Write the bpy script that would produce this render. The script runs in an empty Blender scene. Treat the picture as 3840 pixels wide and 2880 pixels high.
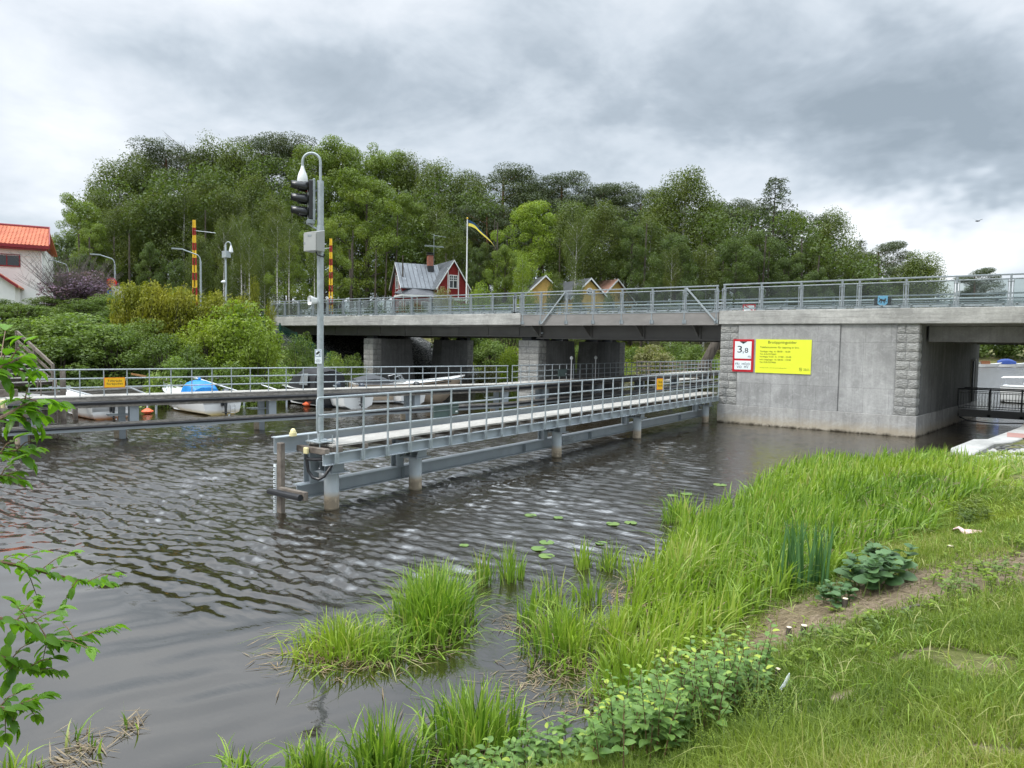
import bpy, math, random
import numpy as np
from mathutils import Vector, Matrix
R=math.radians; PI=math.pi
random.seed(7); RNG=np.random.default_rng(11)
scene=bpy.context.scene; COL=scene.collection
# ------------------------------------------------------------------ camera numbers (metres, canal runs along +Y)
EYE=3.5; F=2606.0; PITCH=.0577; ROLL=.01624; YAW=.6228
_fw=Vector((-math.sin(YAW)*math.cos(PITCH),math.cos(YAW)*math.cos(PITCH),-math.sin(PITCH)))
_rt=Vector((math.cos(YAW),math.sin(YAW),0)); _up=_rt.cross(_fw)
_r2=math.cos(ROLL)*_rt+math.sin(ROLL)*_up; _u2=-math.sin(ROLL)*_rt+math.cos(ROLL)*_up
def ray(u,v): return float((u-1920)/F)*_r2-float((v-1440)/F)*_u2+_fw
def G(u,v,z=0.):
    d=ray(u,v); t=(z-EYE)/d.z; return Vector((t*d.x,t*d.y,z))
def D(u,v,dist):
    d=ray(u,v); t=dist/math.hypot(d.x,d.y); return Vector((t*d.x,t*d.y,EYE+t*d.z))
# ------------------------------------------------------------------ object helpers
def tag(o,label=None,cat=None,group=None,kind=None):
    if label: o['label']=label
    if cat: o['category']=cat
    if group: o['group']=group
    if kind: o['kind']=kind
    return o
def empty(name,loc,label,cat,group=None):
    o=bpy.data.objects.new(name,None); COL.objects.link(o); o.location=Vector(loc); o.empty_display_size=.3
    return tag(o,label,cat,group)
def wloc(o):
    L=Vector((0,0,0))
    while o is not None: L=L+o.location; o=o.parent
    return L
def link(name,me,mat,parent=None):
    o=bpy.data.objects.new(name,me); COL.objects.link(o)
    if mat is not None and len(me.materials)==0: me.materials.append(mat)
    if parent is not None: o.parent=parent
    return o
def copy_tree(o,parent=None):
    c=o.copy(); COL.objects.link(c); c.parent=parent
    for ch in [x for x in bpy.data.objects if x.parent==o]: copy_tree(ch,c)
    return c
def smooth(o,flag=True):
    me=o.data; me.polygons.foreach_set('use_smooth',[flag]*len(me.polygons)); return o
def bevel(o,w=.01,seg=1):
    m=o.modifiers.new('bevel','BEVEL'); m.width=w; m.segments=seg; m.limit_method='ANGLE'; m.angle_limit=R(40); return o
class MB:
    def __init__(s): s.v=[];s.f=[];s.T=None
    def add(s,vs,fs):
        n=len(s.v)
        for p in vs:
            p=Vector(p)
            if s.T is not None: p=s.T@p
            s.v.append(p)
        s.f+= [tuple(i+n for i in f) for f in fs]; return s
    def box(s,x0,x1,y0,y1,z0,z1):
        return s.add([(x0,y0,z0),(x1,y0,z0),(x1,y1,z0),(x0,y1,z0),(x0,y0,z1),(x1,y0,z1),(x1,y1,z1),(x0,y1,z1)],
            [(0,3,2,1),(4,5,6,7),(0,1,5,4),(1,2,6,5),(2,3,7,6),(3,0,4,7)])
    def beam(s,a,b,w,h,up=(0,0,1)):
        a=Vector(a);b=Vector(b);d=(b-a).normalized();u=Vector(up)
        if abs(d.dot(u))>.98: u=Vector((0,1,0))
        r=d.cross(u).normalized();u=r.cross(d)
        q=[]
        for p in (a,b):
            for i,j in ((-1,-1),(1,-1),(1,1),(-1,1)): q.append(p+r*(i*w/2)+u*(j*h/2))
        return s.add(q,[(3,2,1,0),(4,5,6,7),(0,1,5,4),(1,2,6,5),(2,3,7,6),(3,0,4,7)])
    def tube(s,pts,rad,n=8,cap=True):
        pts=[Vector(p) for p in pts]; m=len(pts)
        if not hasattr(rad,'__len__'): rad=[rad]*m
        n0=[];ref=None;vs=[]
        for i,p in enumerate(pts):
            d=(pts[min(i+1,m-1)]-pts[max(i-1,0)]).normalized()
            if ref is None:
                ref=Vector((0,0,1)) if abs(d.z)<.9 else Vector((1,0,0))
            r=d.cross(ref)
            if r.length<1e-4: r=d.cross(Vector((.3,.9,.1)))
            r.normalize(); u=r.cross(d).normalized(); ref=u
            for k in range(n):
                a=2*PI*k/n; vs.append(p+(r*math.cos(a)+u*math.sin(a))*rad[i])
        fs=[]
        for i in range(m-1):
            for k in range(n):
                k2=(k+1)%n; fs.append((i*n+k,i*n+k2,(i+1)*n+k2,(i+1)*n+k))
        if cap: fs.append(tuple(range(n-1,-1,-1))); fs.append(tuple((m-1)*n+k for k in range(n)))
        return s.add(vs,fs)
    def cyl(s,x,y,z0,z1,r,n=16,r2=None): return s.tube([(x,y,z0),(x,y,z1)],[r,r if r2 is None else r2],n)
    def lathe(s,c,prof,n=16,axis='z'):
        c=Vector(c);vs=[];fs=[]
        for r,h in prof:
            for k in range(n):
                a=2*PI*k/n; p=(r*math.cos(a),r*math.sin(a),h)
                if axis=='x': p=(h,p[0],p[1])
                if axis=='y': p=(p[0],h,p[1])
                vs.append(c+Vector(p))
        for i in range(len(prof)-1):
            for k in range(n):
                k2=(k+1)%n; fs.append((i*n+k,i*n+k2,(i+1)*n+k2,(i+1)*n+k))
        fs.append(tuple(range(n-1,-1,-1))); fs.append(tuple((len(prof)-1)*n+k for k in range(n)))
        return s.add(vs,fs)
    def prism(s,poly,d):   # poly: 3-D points, extruded by vector d
        n=len(poly);d=Vector(d);vs=[Vector(p) for p in poly]+[Vector(p)+d for p in poly]
        return s.add(vs,[tuple(range(n-1,-1,-1)),tuple(range(n,2*n))]+[(i,(i+1)%n,n+(i+1)%n,n+i) for i in range(n)])
    def loft(s,rings,close=True,cap=True):
        n=len(rings[0]);vs=[p for r in rings for p in r];fs=[]
        for i in range(len(rings)-1):
            for k in range(n if close else n-1):
                k2=(k+1)%n; fs.append((i*n+k,i*n+k2,(i+1)*n+k2,(i+1)*n+k))
        if cap: fs.append(tuple(range(n-1,-1,-1))); fs.append(tuple((len(rings)-1)*n+k for k in range(n)))
        return s.add(vs,fs)
    def build(s,name,mat,parent=None,sm=False,loc=None):
        me=bpy.data.meshes.new(name); L=wloc(parent) if parent is not None else Vector((0,0,0))
        if loc is not None: L=L+Vector(loc)
        me.from_pydata([tuple(p-L) for p in s.v],[],s.f); me.update()
        o=link(name,me,mat,parent)
        if loc is not None: o.location=Vector(loc)
        if sm:
            smooth(o)
            try: me.set_sharp_from_angle(angle=R(40))
            except Exception: pass
        return o
def np_mesh(name,V,Fq,mat,parent=None,attr=None,sm=False):
    """quads/tris from numpy arrays, with an optional random value per face"""
    me=bpy.data.meshes.new(name); V=np.asarray(V,dtype=np.float32); Fq=np.asarray(Fq,dtype=np.int32)
    if parent is not None: V=V-np.array(wloc(parent),dtype=np.float32)
    k=Fq.shape[1]; n=len(Fq)
    me.vertices.add(len(V)); me.vertices.foreach_set('co',V.ravel())
    me.loops.add(n*k); me.loops.foreach_set('vertex_index',Fq.ravel())
    me.polygons.add(n); me.polygons.foreach_set('loop_start',np.arange(0,n*k,k,dtype=np.int32))
    me.update(calc_edges=True); me.validate()
    if attr is not None:
        a=me.attributes.new('rnd','FLOAT','FACE'); a.data.foreach_set('value',np.asarray(attr,dtype=np.float32))
    if sm: me.polygons.foreach_set('use_smooth',[True]*n)
    return link(name,me,mat,parent)
# ------------------------------------------------------------------ material helpers
class NT:
    def __init__(s,nt): s.nt=nt
    def n(s,t,**k):
        nd=s.nt.nodes.new(t)
        for a,b in k.items(): setattr(nd,a,b)
        return nd
    def l(s,a,b): s.nt.links.new(a,b)
    def val(s,x,sock):
        if isinstance(x,bpy.types.NodeSocket): s.l(x,sock)
        elif x is not None: sock.default_value=x
    def math(s,op,a,b=None,c=None,clamp=False):
        nd=s.n('ShaderNodeMath',operation=op,use_clamp=clamp); s.val(a,nd.inputs[0]); s.val(b,nd.inputs[1]); s.val(c,nd.inputs[2]); return nd.outputs[0]
    def mix(s,f,a,b,bt='MIX'):
        nd=s.n('ShaderNodeMix',data_type='RGBA',blend_type=bt); s.val(f,nd.inputs[0])
        for x,i in ((a,6),(b,7)):
            if isinstance(x,tuple): x=tuple(x[:3])+(1,)
            s.val(x,nd.inputs[i])
        return nd.outputs[2]
    def ramp(s,f,stops,interp='LINEAR'):
        nd=s.n('ShaderNodeValToRGB'); cr=nd.color_ramp; cr.interpolation=interp
        while len(cr.elements)<len(stops): cr.elements.new(.5)
        for e,(p,c) in zip(cr.elements,stops):
            e.position=p; e.color=(c if isinstance(c,tuple) else (c,c,c))[:3]+(1,)
        s.val(f,nd.inputs[0]); return nd.outputs[0]
    def mapr(s,f,a,b,c=0.,d=1.,sm=False):
        nd=s.n('ShaderNodeMapRange',interpolation_type='SMOOTHSTEP' if sm else 'LINEAR'); s.val(f,nd.inputs[0])
        for i,x in enumerate((a,b,c,d)): s.val(x,nd.inputs[i+1])
        return nd.outputs[0]
    def noise(s,vec,sc,det=4,ro=.55,dist=0.,out=0):
        nd=s.n('ShaderNodeTexNoise'); s.val(vec,nd.inputs['Vector']); nd.inputs['Scale'].default_value=sc
        nd.inputs['Detail'].default_value=det; nd.inputs['Roughness'].default_value=ro; nd.inputs['Distortion'].default_value=dist; return nd.outputs[out]
    def mapping(s,vec,sc=(1,1,1),rot=(0,0,0),loc=(0,0,0)):
        nd=s.n('ShaderNodeMapping'); s.val(vec,nd.inputs[0]); nd.inputs['Scale'].default_value=sc; nd.inputs['Rotation'].default_value=rot; nd.inputs['Location'].default_value=loc; return nd.outputs[0]
    def bump(s,h,st=.3,dist=.02,nrm=None):
        nd=s.n('ShaderNodeBump'); s.val(h,nd.inputs['Height']); s.val(st,nd.inputs['Strength']); nd.inputs['Distance'].default_value=dist
        if nrm is not None: s.l(nrm,nd.inputs['Normal'])
        return nd.outputs[0]
MATS={}
def newmat(name):
    m=bpy.data.materials.new(name); m.use_nodes=True; m.node_tree.nodes.clear(); t=NT(m.node_tree)
    out=t.n('ShaderNodeOutputMaterial'); MATS[name]=m; return m,t,out
def prin(t,out,col,rough=.6,metal=0.,spec=.5,nrm=None):
    b=t.n('ShaderNodeBsdfPrincipled'); t.val(col if not isinstance(col,tuple) else tuple(col[:3])+(1,),b.inputs['Base Color'])
    t.val(rough,b.inputs['Roughness']); t.val(metal,b.inputs['Metallic']); b.inputs['Specular IOR Level'].default_value=spec
    if nrm is not None: t.l(nrm,b.inputs['Normal'])
    t.l(b.outputs[0],out.inputs[0]); return b
def pos(t): return t.n('ShaderNodeNewGeometry').outputs['Position']
def opos(t): return t.n('ShaderNodeTexCoord').outputs['Object']
def plain(name,col,rough=.55,metal=0.,var=.15,sc=4.,bmp=.1,spec=.5,bd=.005,stretch=(1,1,1)):
    m,t,out=newmat(name); p=t.mapping(opos(t),stretch)
    n=t.noise(p,sc,6,.6); c=t.mix(t.mapr(n,.3,.7),tuple(x*(1-var) for x in col),tuple(min(1,x*(1+var)) for x in col))
    n2=t.noise(p,sc*9,3,.6); r=t.mapr(n,.3,.7,rough*.85,min(1,rough*1.15))
    prin(t,out,c,r,metal,spec,t.bump(n2,bmp,bd) if bmp else None); return m
def concrete(name,col,streak=.3,board=0.,panel=None,waterline=False,rough=.85):
    m,t,out=newmat(name); g=pos(t)
    big=t.noise(g,.55,6,.62,.6); fine=t.noise(g,14,5,.65); mid=t.noise(g,2.6,6,.7,1.2)
    st=t.noise(t.mapping(g,(3.2,3.2,.22)),1.6,5,.6)
    c=t.mix(t.mapr(big,.33,.67),tuple(x*.66 for x in col),tuple(x*1.22 for x in col))
    c=t.mix(t.math('MULTIPLY',t.mapr(st,.42,.72),streak),c,tuple(x*.45 for x in col))
    c=t.mix(t.math('MULTIPLY',t.mapr(mid,.5,.68),.4),c,tuple(min(1,x*1.45) for x in col))
    c=t.mix(t.math('MULTIPLY',t.mapr(fine,.38,.66),.34),c,tuple(x*.55 for x in col))
    h=t.math('ADD',fine,t.math('MULTIPLY',mid,1.5))
    if board:
        b=t.noise(t.mapping(g,(.5,.5,9)),1.0,6,.75); c=t.mix(t.math('MULTIPLY',t.mapr(b,.52,.68),board),c,tuple(x*.45 for x in col))
        c=t.mix(t.math('MULTIPLY',t.mapr(b,.30,.44,1,0),board*.6),c,tuple(min(1,x*1.5) for x in col))
        h=t.math('ADD',h,t.math('MULTIPLY',b,3))
    if panel:
        sx,sz=panel; sp=t.n('ShaderNodeSeparateXYZ'); t.l(g,sp.inputs[0])
        xy=t.math('ADD',sp.outputs[0],sp.outputs[1])
        br=t.n('ShaderNodeTexBrick'); cb=t.n('ShaderNodeCombineXYZ'); t.l(xy,cb.inputs[0]); t.l(sp.outputs[2],cb.inputs[1]); t.l(cb.outputs[0],br.inputs[0])
        br.inputs['Scale'].default_value=1.; br.inputs['Brick Width'].default_value=sx; br.inputs['Row Height'].default_value=sz
        br.inputs['Mortar Size'].default_value=.007; br.inputs['Mortar Smooth'].default_value=.3; br.offset=.37; br.squash=.7; br.squash_frequency=2
        br.inputs['Color1'].default_value=(1,1,1,1); br.inputs['Color2'].default_value=(.86,.86,.87,1); br.inputs['Mortar'].default_value=(.5,.5,.5,1)
        c=t.mix(.8,c,br.outputs['Color'],'MULTIPLY')
    if waterline:
        sp=t.n('ShaderNodeSeparateXYZ'); t.l(g,sp.inputs[0])
        z=t.math('ADD',sp.outputs[2],t.math('MULTIPLY',t.math('SUBTRACT',mid,.5),.35))
        c=t.mix(t.math('MULTIPLY',t.mapr(z,.15,.5,1,0),.55),c,(.42,.34,.22))
        c=t.mix(t.mapr(z,-.02,.1,1,0),c,(.035,.028,.018))
    prin(t,out,c,rough,0,.25,t.bump(h,.35,.012)); return m
M={}
M['edge']=concrete('edge_concrete',(.44,.43,.40),.2,.85)
M['wall']=concrete('wall_concrete',(.42,.415,.40),.40,0,(1.35,1.9),True)
M['plinth']=concrete('plinth_concrete',(.41,.40,.38),.6,0,None,True)
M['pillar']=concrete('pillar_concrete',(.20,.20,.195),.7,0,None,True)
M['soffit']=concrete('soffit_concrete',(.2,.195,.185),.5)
M['quay']=concrete('quay_concrete',(.46,.45,.42),.2,0,(2.4,9),False)
def stone():
    m,t,out=newmat('rock_faced_stone'); g=pos(t); n=t.noise(g,5,8,.7,.8); f=t.noise(t.mapping(g,(1,1,2.2)),13,7,.75); q=t.n('ShaderNodeTexVoronoi'); t.l(t.mapping(g,(1,1,2)),q.inputs[0]); q.inputs['Scale'].default_value=9
    c=t.mix(t.mapr(n,.3,.7),(.25,.25,.24),(.52,.51,.48)); c=t.mix(t.math('MULTIPLY',t.mapr(f,.35,.65),.5),c,(.16,.16,.155))
    a=t.n('ShaderNodeAttribute',attribute_name='rnd'); c=t.mix(t.math('MULTIPLY',a.outputs['Fac'],.35),c,(.5,.49,.45),'MIX')
    h=t.math('ADD',t.math('MULTIPLY',f,1.2),t.math('MULTIPLY',q.outputs[0],.8)); prin(t,out,c,.9,0,.2,t.bump(h,.9,.05)); return m
M['stone']=stone()
M['mortar']=plain('mortar',(.42,.41,.39),.9,0,.1,8,.2,.2)
M['galvb']=plain('bridge_railing_steel',(.27,.30,.315),.45,.35,.2,9,.05)
M['galv']=plain('galvanised_steel',(.38,.42,.435),.45,.35,.16,11,.05)
M['galv_dark']=plain('weathered_galvanised_steel',(.28,.315,.33),.5,.3,.2,9,.05)
M['steel']=plain('grey_painted_steel',(.30,.335,.36),.42,0,.09,2.5,.04)
M['steel_light']=plain('light_painted_steel',(.38,.42,.445),.4,0,.08,2.5,.04)
M['span']=plain('span_edge_paint',(.24,.225,.21),.5,0,.13,1.2,.04,.5,.005,(1,1,3))
M['girder']=plain('girder_paint',(.115,.11,.105),.55,0,.2,1.,.04)
M['dark']=plain('dark_metal',(.03,.033,.036),.45,.2,.2,5,.04)
M['rubber']=plain('black_rubber',(.015,.015,.017),.38,0,.3,3,.05)
M['blackplastic']=plain('black_plastic',(.018,.019,.02),.3,0,.2,6,.0)
M['white']=plain('white_paint',(.74,.75,.75),.45,0,.05,3,.03)
M['render']=plain('white_render',(.76,.755,.74),.8,0,.05,1.2,.15,.3)
M['gelcoat']=plain('white_gelcoat',(.74,.74,.72),.22,0,.05,2,.0)
M['cream']=plain('cream_plastic',(.75,.66,.36),.4,0,.05,4,.0)
M['red']=plain('red_enamel',(.50,.008,.02),.35,0,.05,4,.0)
M['darkred']=plain('dark_red_paint',(.22,.012,.02),.5,0,.15,4,.04)
M['boomred']=plain('boom_red',(.30,.015,.015),.5,0,.15,4,.0)
M['boomyellow']=plain('boom_yellow',(.75,.48,.03),.5,0,.12,4,.0)
M['signyellow']=plain('lemon_sign_face',(.80,.86,.045),.45,0,.02,2,.0)
M['signamber']=plain('amber_sign_face',(.92,.52,.01),.45,0,.02,2,.0)
M['signorange']=plain('orange_sign_face',(.85,.25,.01),.45,0,.03,2,.0)
M['signwhite']=plain('white_sign_face',(.80,.86,.88),.35,0,.02,2,.0)
M['ink']=plain('sign_ink',(.02,.022,.022),.5,0,.1,5,.0)
M['inkgreen']=plain('dark_print',(.09,.10,.02),.5,0,.1,5,.0)
M['blue']=plain('sign_blue',(.02,.08,.25),.4,0,.1,5,.0)
M['greenplate']=plain('green_plate',(.085,.125,.115),.45,0,.1,4,.02)
M['orange']=plain('orange_buoy',(.75,.13,.04),.45,0,.12,8,.05)
M['tarp']=plain('blue_tarpaulin',(.012,.22,.58),.45,0,.15,4,.3,.5,.03)
M['navy']=plain('navy_canvas',(.01,.045,.22),.6,0,.15,4,.2)
M['greycanvas']=plain('grey_canvas',(.05,.053,.058),.7,0,.2,3,.15)
M['blackcanvas']=plain('black_canvas',(.012,.012,.014),.75,0,.25,3,.2)
M['tan']=plain('tan_hull',(.55,.44,.33),.35,0,.08,2,.0)
M['chrome']=plain('stainless_tube',(.62,.64,.66),.25,.8,.08,8,.0)
M['engine']=plain('outboard_paint',(.035,.045,.06),.25,0,.1,4,.0)
def wood(name,a,b,sc=(1,12,12),bmp=.4):
    m,t,out=newmat(name); g=t.mapping(pos(t),sc); n=t.noise(g,2.2,6,.65,.3); k=t.noise(pos(t),.9,3,.5); c=t.mix(t.mapr(n,.33,.68),a,b)
    c=t.mix(t.math('MULTIPLY',t.mapr(k,.5,.75),.35),c,tuple(x*.6 for x in a)); prin(t,out,c,.85,0,.2,t.bump(n,bmp,.012)); return m
M['plank']=wood('silvered_deck_boards',(.27,.255,.23),(.49,.47,.43),(14,1.2,1))
M['timber']=wood('grey_timber_along_canal',(.15,.137,.12),(.40,.37,.33),(9,.9,9))
M['timberx']=wood('brown_grey_timber',(.10,.082,.068),(.26,.225,.19),(1.5,1.5,1.5))
M['freshwood']=wood('fresh_timber',(.45,.22,.09),(.62,.36,.17),(2,2,2))
def leafmat(name,lo,hi,trans=.35,rough=.5,tip=None,spec=.35,objvar=.3):
    m,t,out=newmat(name); a=t.n('ShaderNodeAttribute',attribute_name='rnd').outputs['Fac']
    c=t.mix(a,lo,hi)
    if tip: c=t.mix(t.math('MULTIPLY',t.mapr(a,.86,.99),.8),c,tip)
    oi=t.n('ShaderNodeObjectInfo').outputs['Random']
    c=t.mix(t.math('MULTIPLY',oi,objvar),c,tuple(x*y for x,y in zip(lo,(.95,.8,.9))))
    big=t.noise(pos(t),.35,3,.5); c=t.mix(t.math('MULTIPLY',t.mapr(big,.5,.72),.35),c,tuple(x*y for x,y in zip(hi,(1.35,1.1,.7))))
    b=t.n('ShaderNodeBsdfPrincipled'); t.l(c,b.inputs['Base Color']); b.inputs['Roughness'].default_value=rough; b.inputs['Specular IOR Level'].default_value=spec
    tr=t.n('ShaderNodeBsdfTranslucent'); t.l(t.mix(1.,c,(1.25,1.35,.55),'MULTIPLY'),tr.inputs[0]); mx=t.n('ShaderNodeMixShader'); mx.inputs[0].default_value=trans
    t.l(b.outputs[0],mx.inputs[1]); t.l(tr.outputs[0],mx.inputs[2]); t.l(mx.outputs[0],out.inputs[0]); return m
M['birchleaf']=leafmat('birch_leaves',(0.067, 0.098, 0.021),(0.149, 0.191, 0.044))
M['mapleleaf']=leafmat('broad_leaves',(0.095, 0.147, 0.023),(0.224, 0.298, 0.048))
M['darkleaf']=leafmat('dark_leaves',(0.055, 0.088, 0.022),(0.128, 0.184, 0.043))
M['pineleaf']=leafmat('pine_needles',(0.041, 0.064, 0.024),(0.11, 0.14, 0.054),.15)
M['larchleaf']=leafmat('larch_needles',(.03,.052,.02),(.085,.115,.04),.2)
M['thuja']=leafmat('thuja_sprays',(0.121, 0.145, 0.016),(0.355, 0.359, 0.032),.25,tip=(.25,.23,.02))
M['hazel']=leafmat('shrub_leaves',(0.095, 0.157, 0.032),(0.251, 0.34, 0.087))
M['lime']=leafmat('yellow_green_leaves',(0.12, 0.185, 0.022),(0.304, 0.401, 0.055),.4)
M['deep']=leafmat('deep_green_leaves',(0.068, 0.112, 0.023),(0.172, 0.244, 0.053))
M['lilac']=leafmat('lilac_blossom',(.06,.06,.04),(.34,.20,.36),.2)
M['bare']=plain('bare_twigs',(.11,.09,.085),.9,0,.2,6,0)
M['tanleaf']=leafmat('tan_green_leaves',(0.148, 0.156, 0.057),(0.321, 0.312, 0.137),.3)
M['reed']=leafmat('reed_blades',(.07,.155,.014),(.32,.455,.072),.42,.42,tip=(.46,.42,.2),objvar=.1)
M['grass']=leafmat('lawn_grass',(.085,.14,.02),(.28,.36,.065),.4,.6,tip=(.38,.34,.16),objvar=0)
M['deadreed']=leafmat('dead_reed_litter',(.10,.075,.045),(.30,.235,.15),.15,.8,objvar=0)
M['broad']=leafmat('knotweed_leaves',(.095,.19,.045),(.24,.37,.09),.3,.45,tip=(.42,.48,.06))
M['burdock']=leafmat('burdock_leaves',(0.064, 0.136, 0.047),(0.136, 0.238, 0.093),.25,.5)
M['iris']=leafmat('iris_blades',(.06,.15,.06),(.12,.24,.10),.3)
M['branchleaf']=leafmat('cherry_leaves',(0.065, 0.172, 0.015),(0.201, 0.38, 0.033),.45,.38)
M['lily']=leafmat('lily_pads',(.16,.26,.07),(.28,.38,.13),.2,.4)
M['yellowflower']=plain('yellow_petals',(.8,.6,.03),.6,0,.1,4,0)
def bark(name,a,b,birch=False):
    m,t,out=newmat(name); g=opos(t)
    n=t.noise(t.mapping(g,(1,1,.25) if not birch else (.6,.6,2.6)),5 if not birch else 2.2,5,.7)
    c=t.mix(t.mapr(n,.45,.62),a,b); prin(t,out,c,.9,0,.2,t.bump(n,.5,.03)); return m
M['bark']=bark('grey_brown_bark',(.10,.085,.07),(.045,.038,.03))
M['birchbark']=bark('birch_bark',(.55,.54,.50),(.07,.06,.055),True)
M['pinebark']=bark('pine_bark',(.22,.12,.07),(.10,.06,.04))
M['stem']=plain('reddish_stem',(.17,.10,.055),.6,0,.2,9,0)
M['greenstem']=plain('green_stem',(.14,.2,.05),.6,0,.2,9,0)
def glass(name,tint,gl,rough=.04):
    m,t,out=newmat(name); tr=t.n('ShaderNodeBsdfTransparent'); tr.inputs[0].default_value=tint+(1,)
    g=t.n('ShaderNodeBsdfGlossy'); g.inputs['Roughness'].default_value=rough; d=t.n('ShaderNodeBsdfDiffuse'); d.inputs[0].default_value=(.5,.55,.55,1)
    fr=t.n('ShaderNodeFresnel'); fr.inputs[0].default_value=1.5; f=t.math('ADD',t.math('MULTIPLY',fr.outputs[0],.45),gl)
    n=t.noise(pos(t),1.5,5,.6)
    m1=t.n('ShaderNodeMixShader'); t.l(t.mapr(n,.35,.75,.0,.05),m1.inputs[0]); t.l(tr.outputs[0],m1.inputs[1]); t.l(d.outputs[0],m1.inputs[2])
    m2=t.n('ShaderNodeMixShader'); t.l(f,m2.inputs[0]); t.l(m1.outputs[0],m2.inputs[1]); t.l(g.outputs[0],m2.inputs[2]); t.l(m2.outputs[0],out.inputs[0]); return m
M['glass']=glass('screen_glass',(.76,.80,.79),.01)
M['clear']=glass('boat_screen',(.55,.58,.6),.08)
M['pane']=plain('dark_window_pane',(.02,.024,.028),.08,0,.3,1,0,.8)
M['redlens']=plain('red_lens',(.35,.01,.01),.2,0,.2,4,0)
M['darklens']=plain('dark_lens',(.02,.025,.02),.2,0,.2,4,0)
M['insul']=plain('chimney_flashing',(.03,.03,.033),.6,0,.2,4,0)
def tiles():
    m,t,out=newmat('orange_roof_tiles'); g=opos(t); n=t.noise(g,.8,4,.6); f=t.noise(g,6,3,.6)
    c=t.mix(t.mapr(n,.3,.7),(.40,.11,.06),(.54,.18,.095)); c=t.mix(t.math('MULTIPLY',t.mapr(f,.5,.7),.35),c,(.25,.06,.03)); prin(t,out,c,.75,0,.3,t.bump(f,.2,.02)); return m
M['tile']=tiles()
def roofmetal(name,a,b):
    m,t,out=newmat(name); g=opos(t); n=t.noise(g,.7,5,.6,.5); f=t.noise(g,3,4,.6); c=t.mix(t.mapr(n,.35,.65),a,b)
    c=t.mix(t.mapr(f,.64,.68),c,tuple(min(1,x*1.5) for x in b)); prin(t,out,c,.45,.2,.5); return m
M['roofgrey']=roofmetal('grey_sheet_roof',(.13,.142,.155),(.19,.205,.22)); M['roofdark']=roofmetal('dark_sheet_roof',(.06,.062,.068),(.09,.092,.10))
M['roofred']=roofmetal('rusty_roof',(.25,.13,.09),(.34,.2,.15))
def clap(name,a,hstep=.14):
    m,t,out=newmat(name); g=opos(t); sp=t.n('ShaderNodeSeparateXYZ'); t.l(g,sp.inputs[0])
    w=t.math('FRACT',t.math('DIVIDE',sp.outputs[2],hstep)); n=t.noise(g,3,4,.6)
    c=t.mix(t.mapr(n,.3,.7),a,tuple(x*1.25 for x in a)); prin(t,out,c,.7,0,.25,t.bump(w,.8,.03)); return m
M['falu']=clap('falu_red_boards',(.20,.022,.022)); M['ochre']=clap('ochre_boards',(.60,.40,.13)); 
def brick():
    m,t,out=newmat('chimney_brick'); br=t.n('ShaderNodeTexBrick'); sp=t.n('ShaderNodeSeparateXYZ'); g=opos(t); t.l(g,sp.inputs[0]); cb=t.n('ShaderNodeCombineXYZ')
    t.l(t.math('ADD',sp.outputs[0],sp.outputs[1]),cb.inputs[0]); t.l(sp.outputs[2],cb.inputs[1]); t.l(cb.outputs[0],br.inputs[0]); br.inputs['Scale'].default_value=1
    br.inputs['Brick Width'].default_value=.25; br.inputs['Row Height'].default_value=.09; br.inputs['Mortar Size'].default_value=.008
    br.inputs['Color1'].default_value=(.36,.10,.05,1); br.inputs['Color2'].default_value=(.24,.07,.04,1); br.inputs['Mortar'].default_value=(.35,.3,.27,1)
    prin(t,out,br.outputs[0],.85,0,.2); return m
M['brick']=brick()
def hullmat(name,col,stain):
    m,t,out=newmat(name); sp=t.n('ShaderNodeSeparateXYZ'); t.l(pos(t),sp.inputs[0]); n=t.noise(pos(t),3,5,.6)
    z=t.math('ADD',sp.outputs[2],t.math('MULTIPLY',t.math('SUBTRACT',n,.5),.12)); c=t.mix(t.mapr(z,.04,.26,1,0),col,stain); prin(t,out,c,.25,0,.5); return m
M['hullrust']=hullmat('algae_stained_hull',(.70,.70,.68),(.30,.13,.05)); M['hullyel']=hullmat('yellowed_hull',(.74,.74,.72),(.52,.40,.18))
M['hulldark']=plain('black_hull',(.015,.016,.02),.2,0,.1,2,0)
def pile():
    m,t,out=newmat('pile_paint'); sp=t.n('ShaderNodeSeparateXYZ'); t.l(pos(t),sp.inputs[0]); n=t.noise(pos(t),5,6,.65); k=t.noise(t.mapping(pos(t),(1,1,.3)),4,4,.6)
    z=t.math('ADD',sp.outputs[2],t.math('MULTIPLY',t.math('SUBTRACT',n,.5),.10)); c=t.mix(t.mapr(k,.35,.65),(.36,.40,.425),(.45,.49,.51))
    c=t.mix(t.mapr(z,.26,.38,1,0),c,(.40,.33,.24)); c=t.mix(t.math('MULTIPLY',t.mapr(n,.48,.56),t.mapr(z,.2,.33,1,0)),c,(.22,.18,.13)); c=t.mix(t.mapr(z,.0,.05,1,0),c,(.06,.05,.03)); prin(t,out,c,.5,0,.4); return m
M['pile']=pile()
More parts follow.
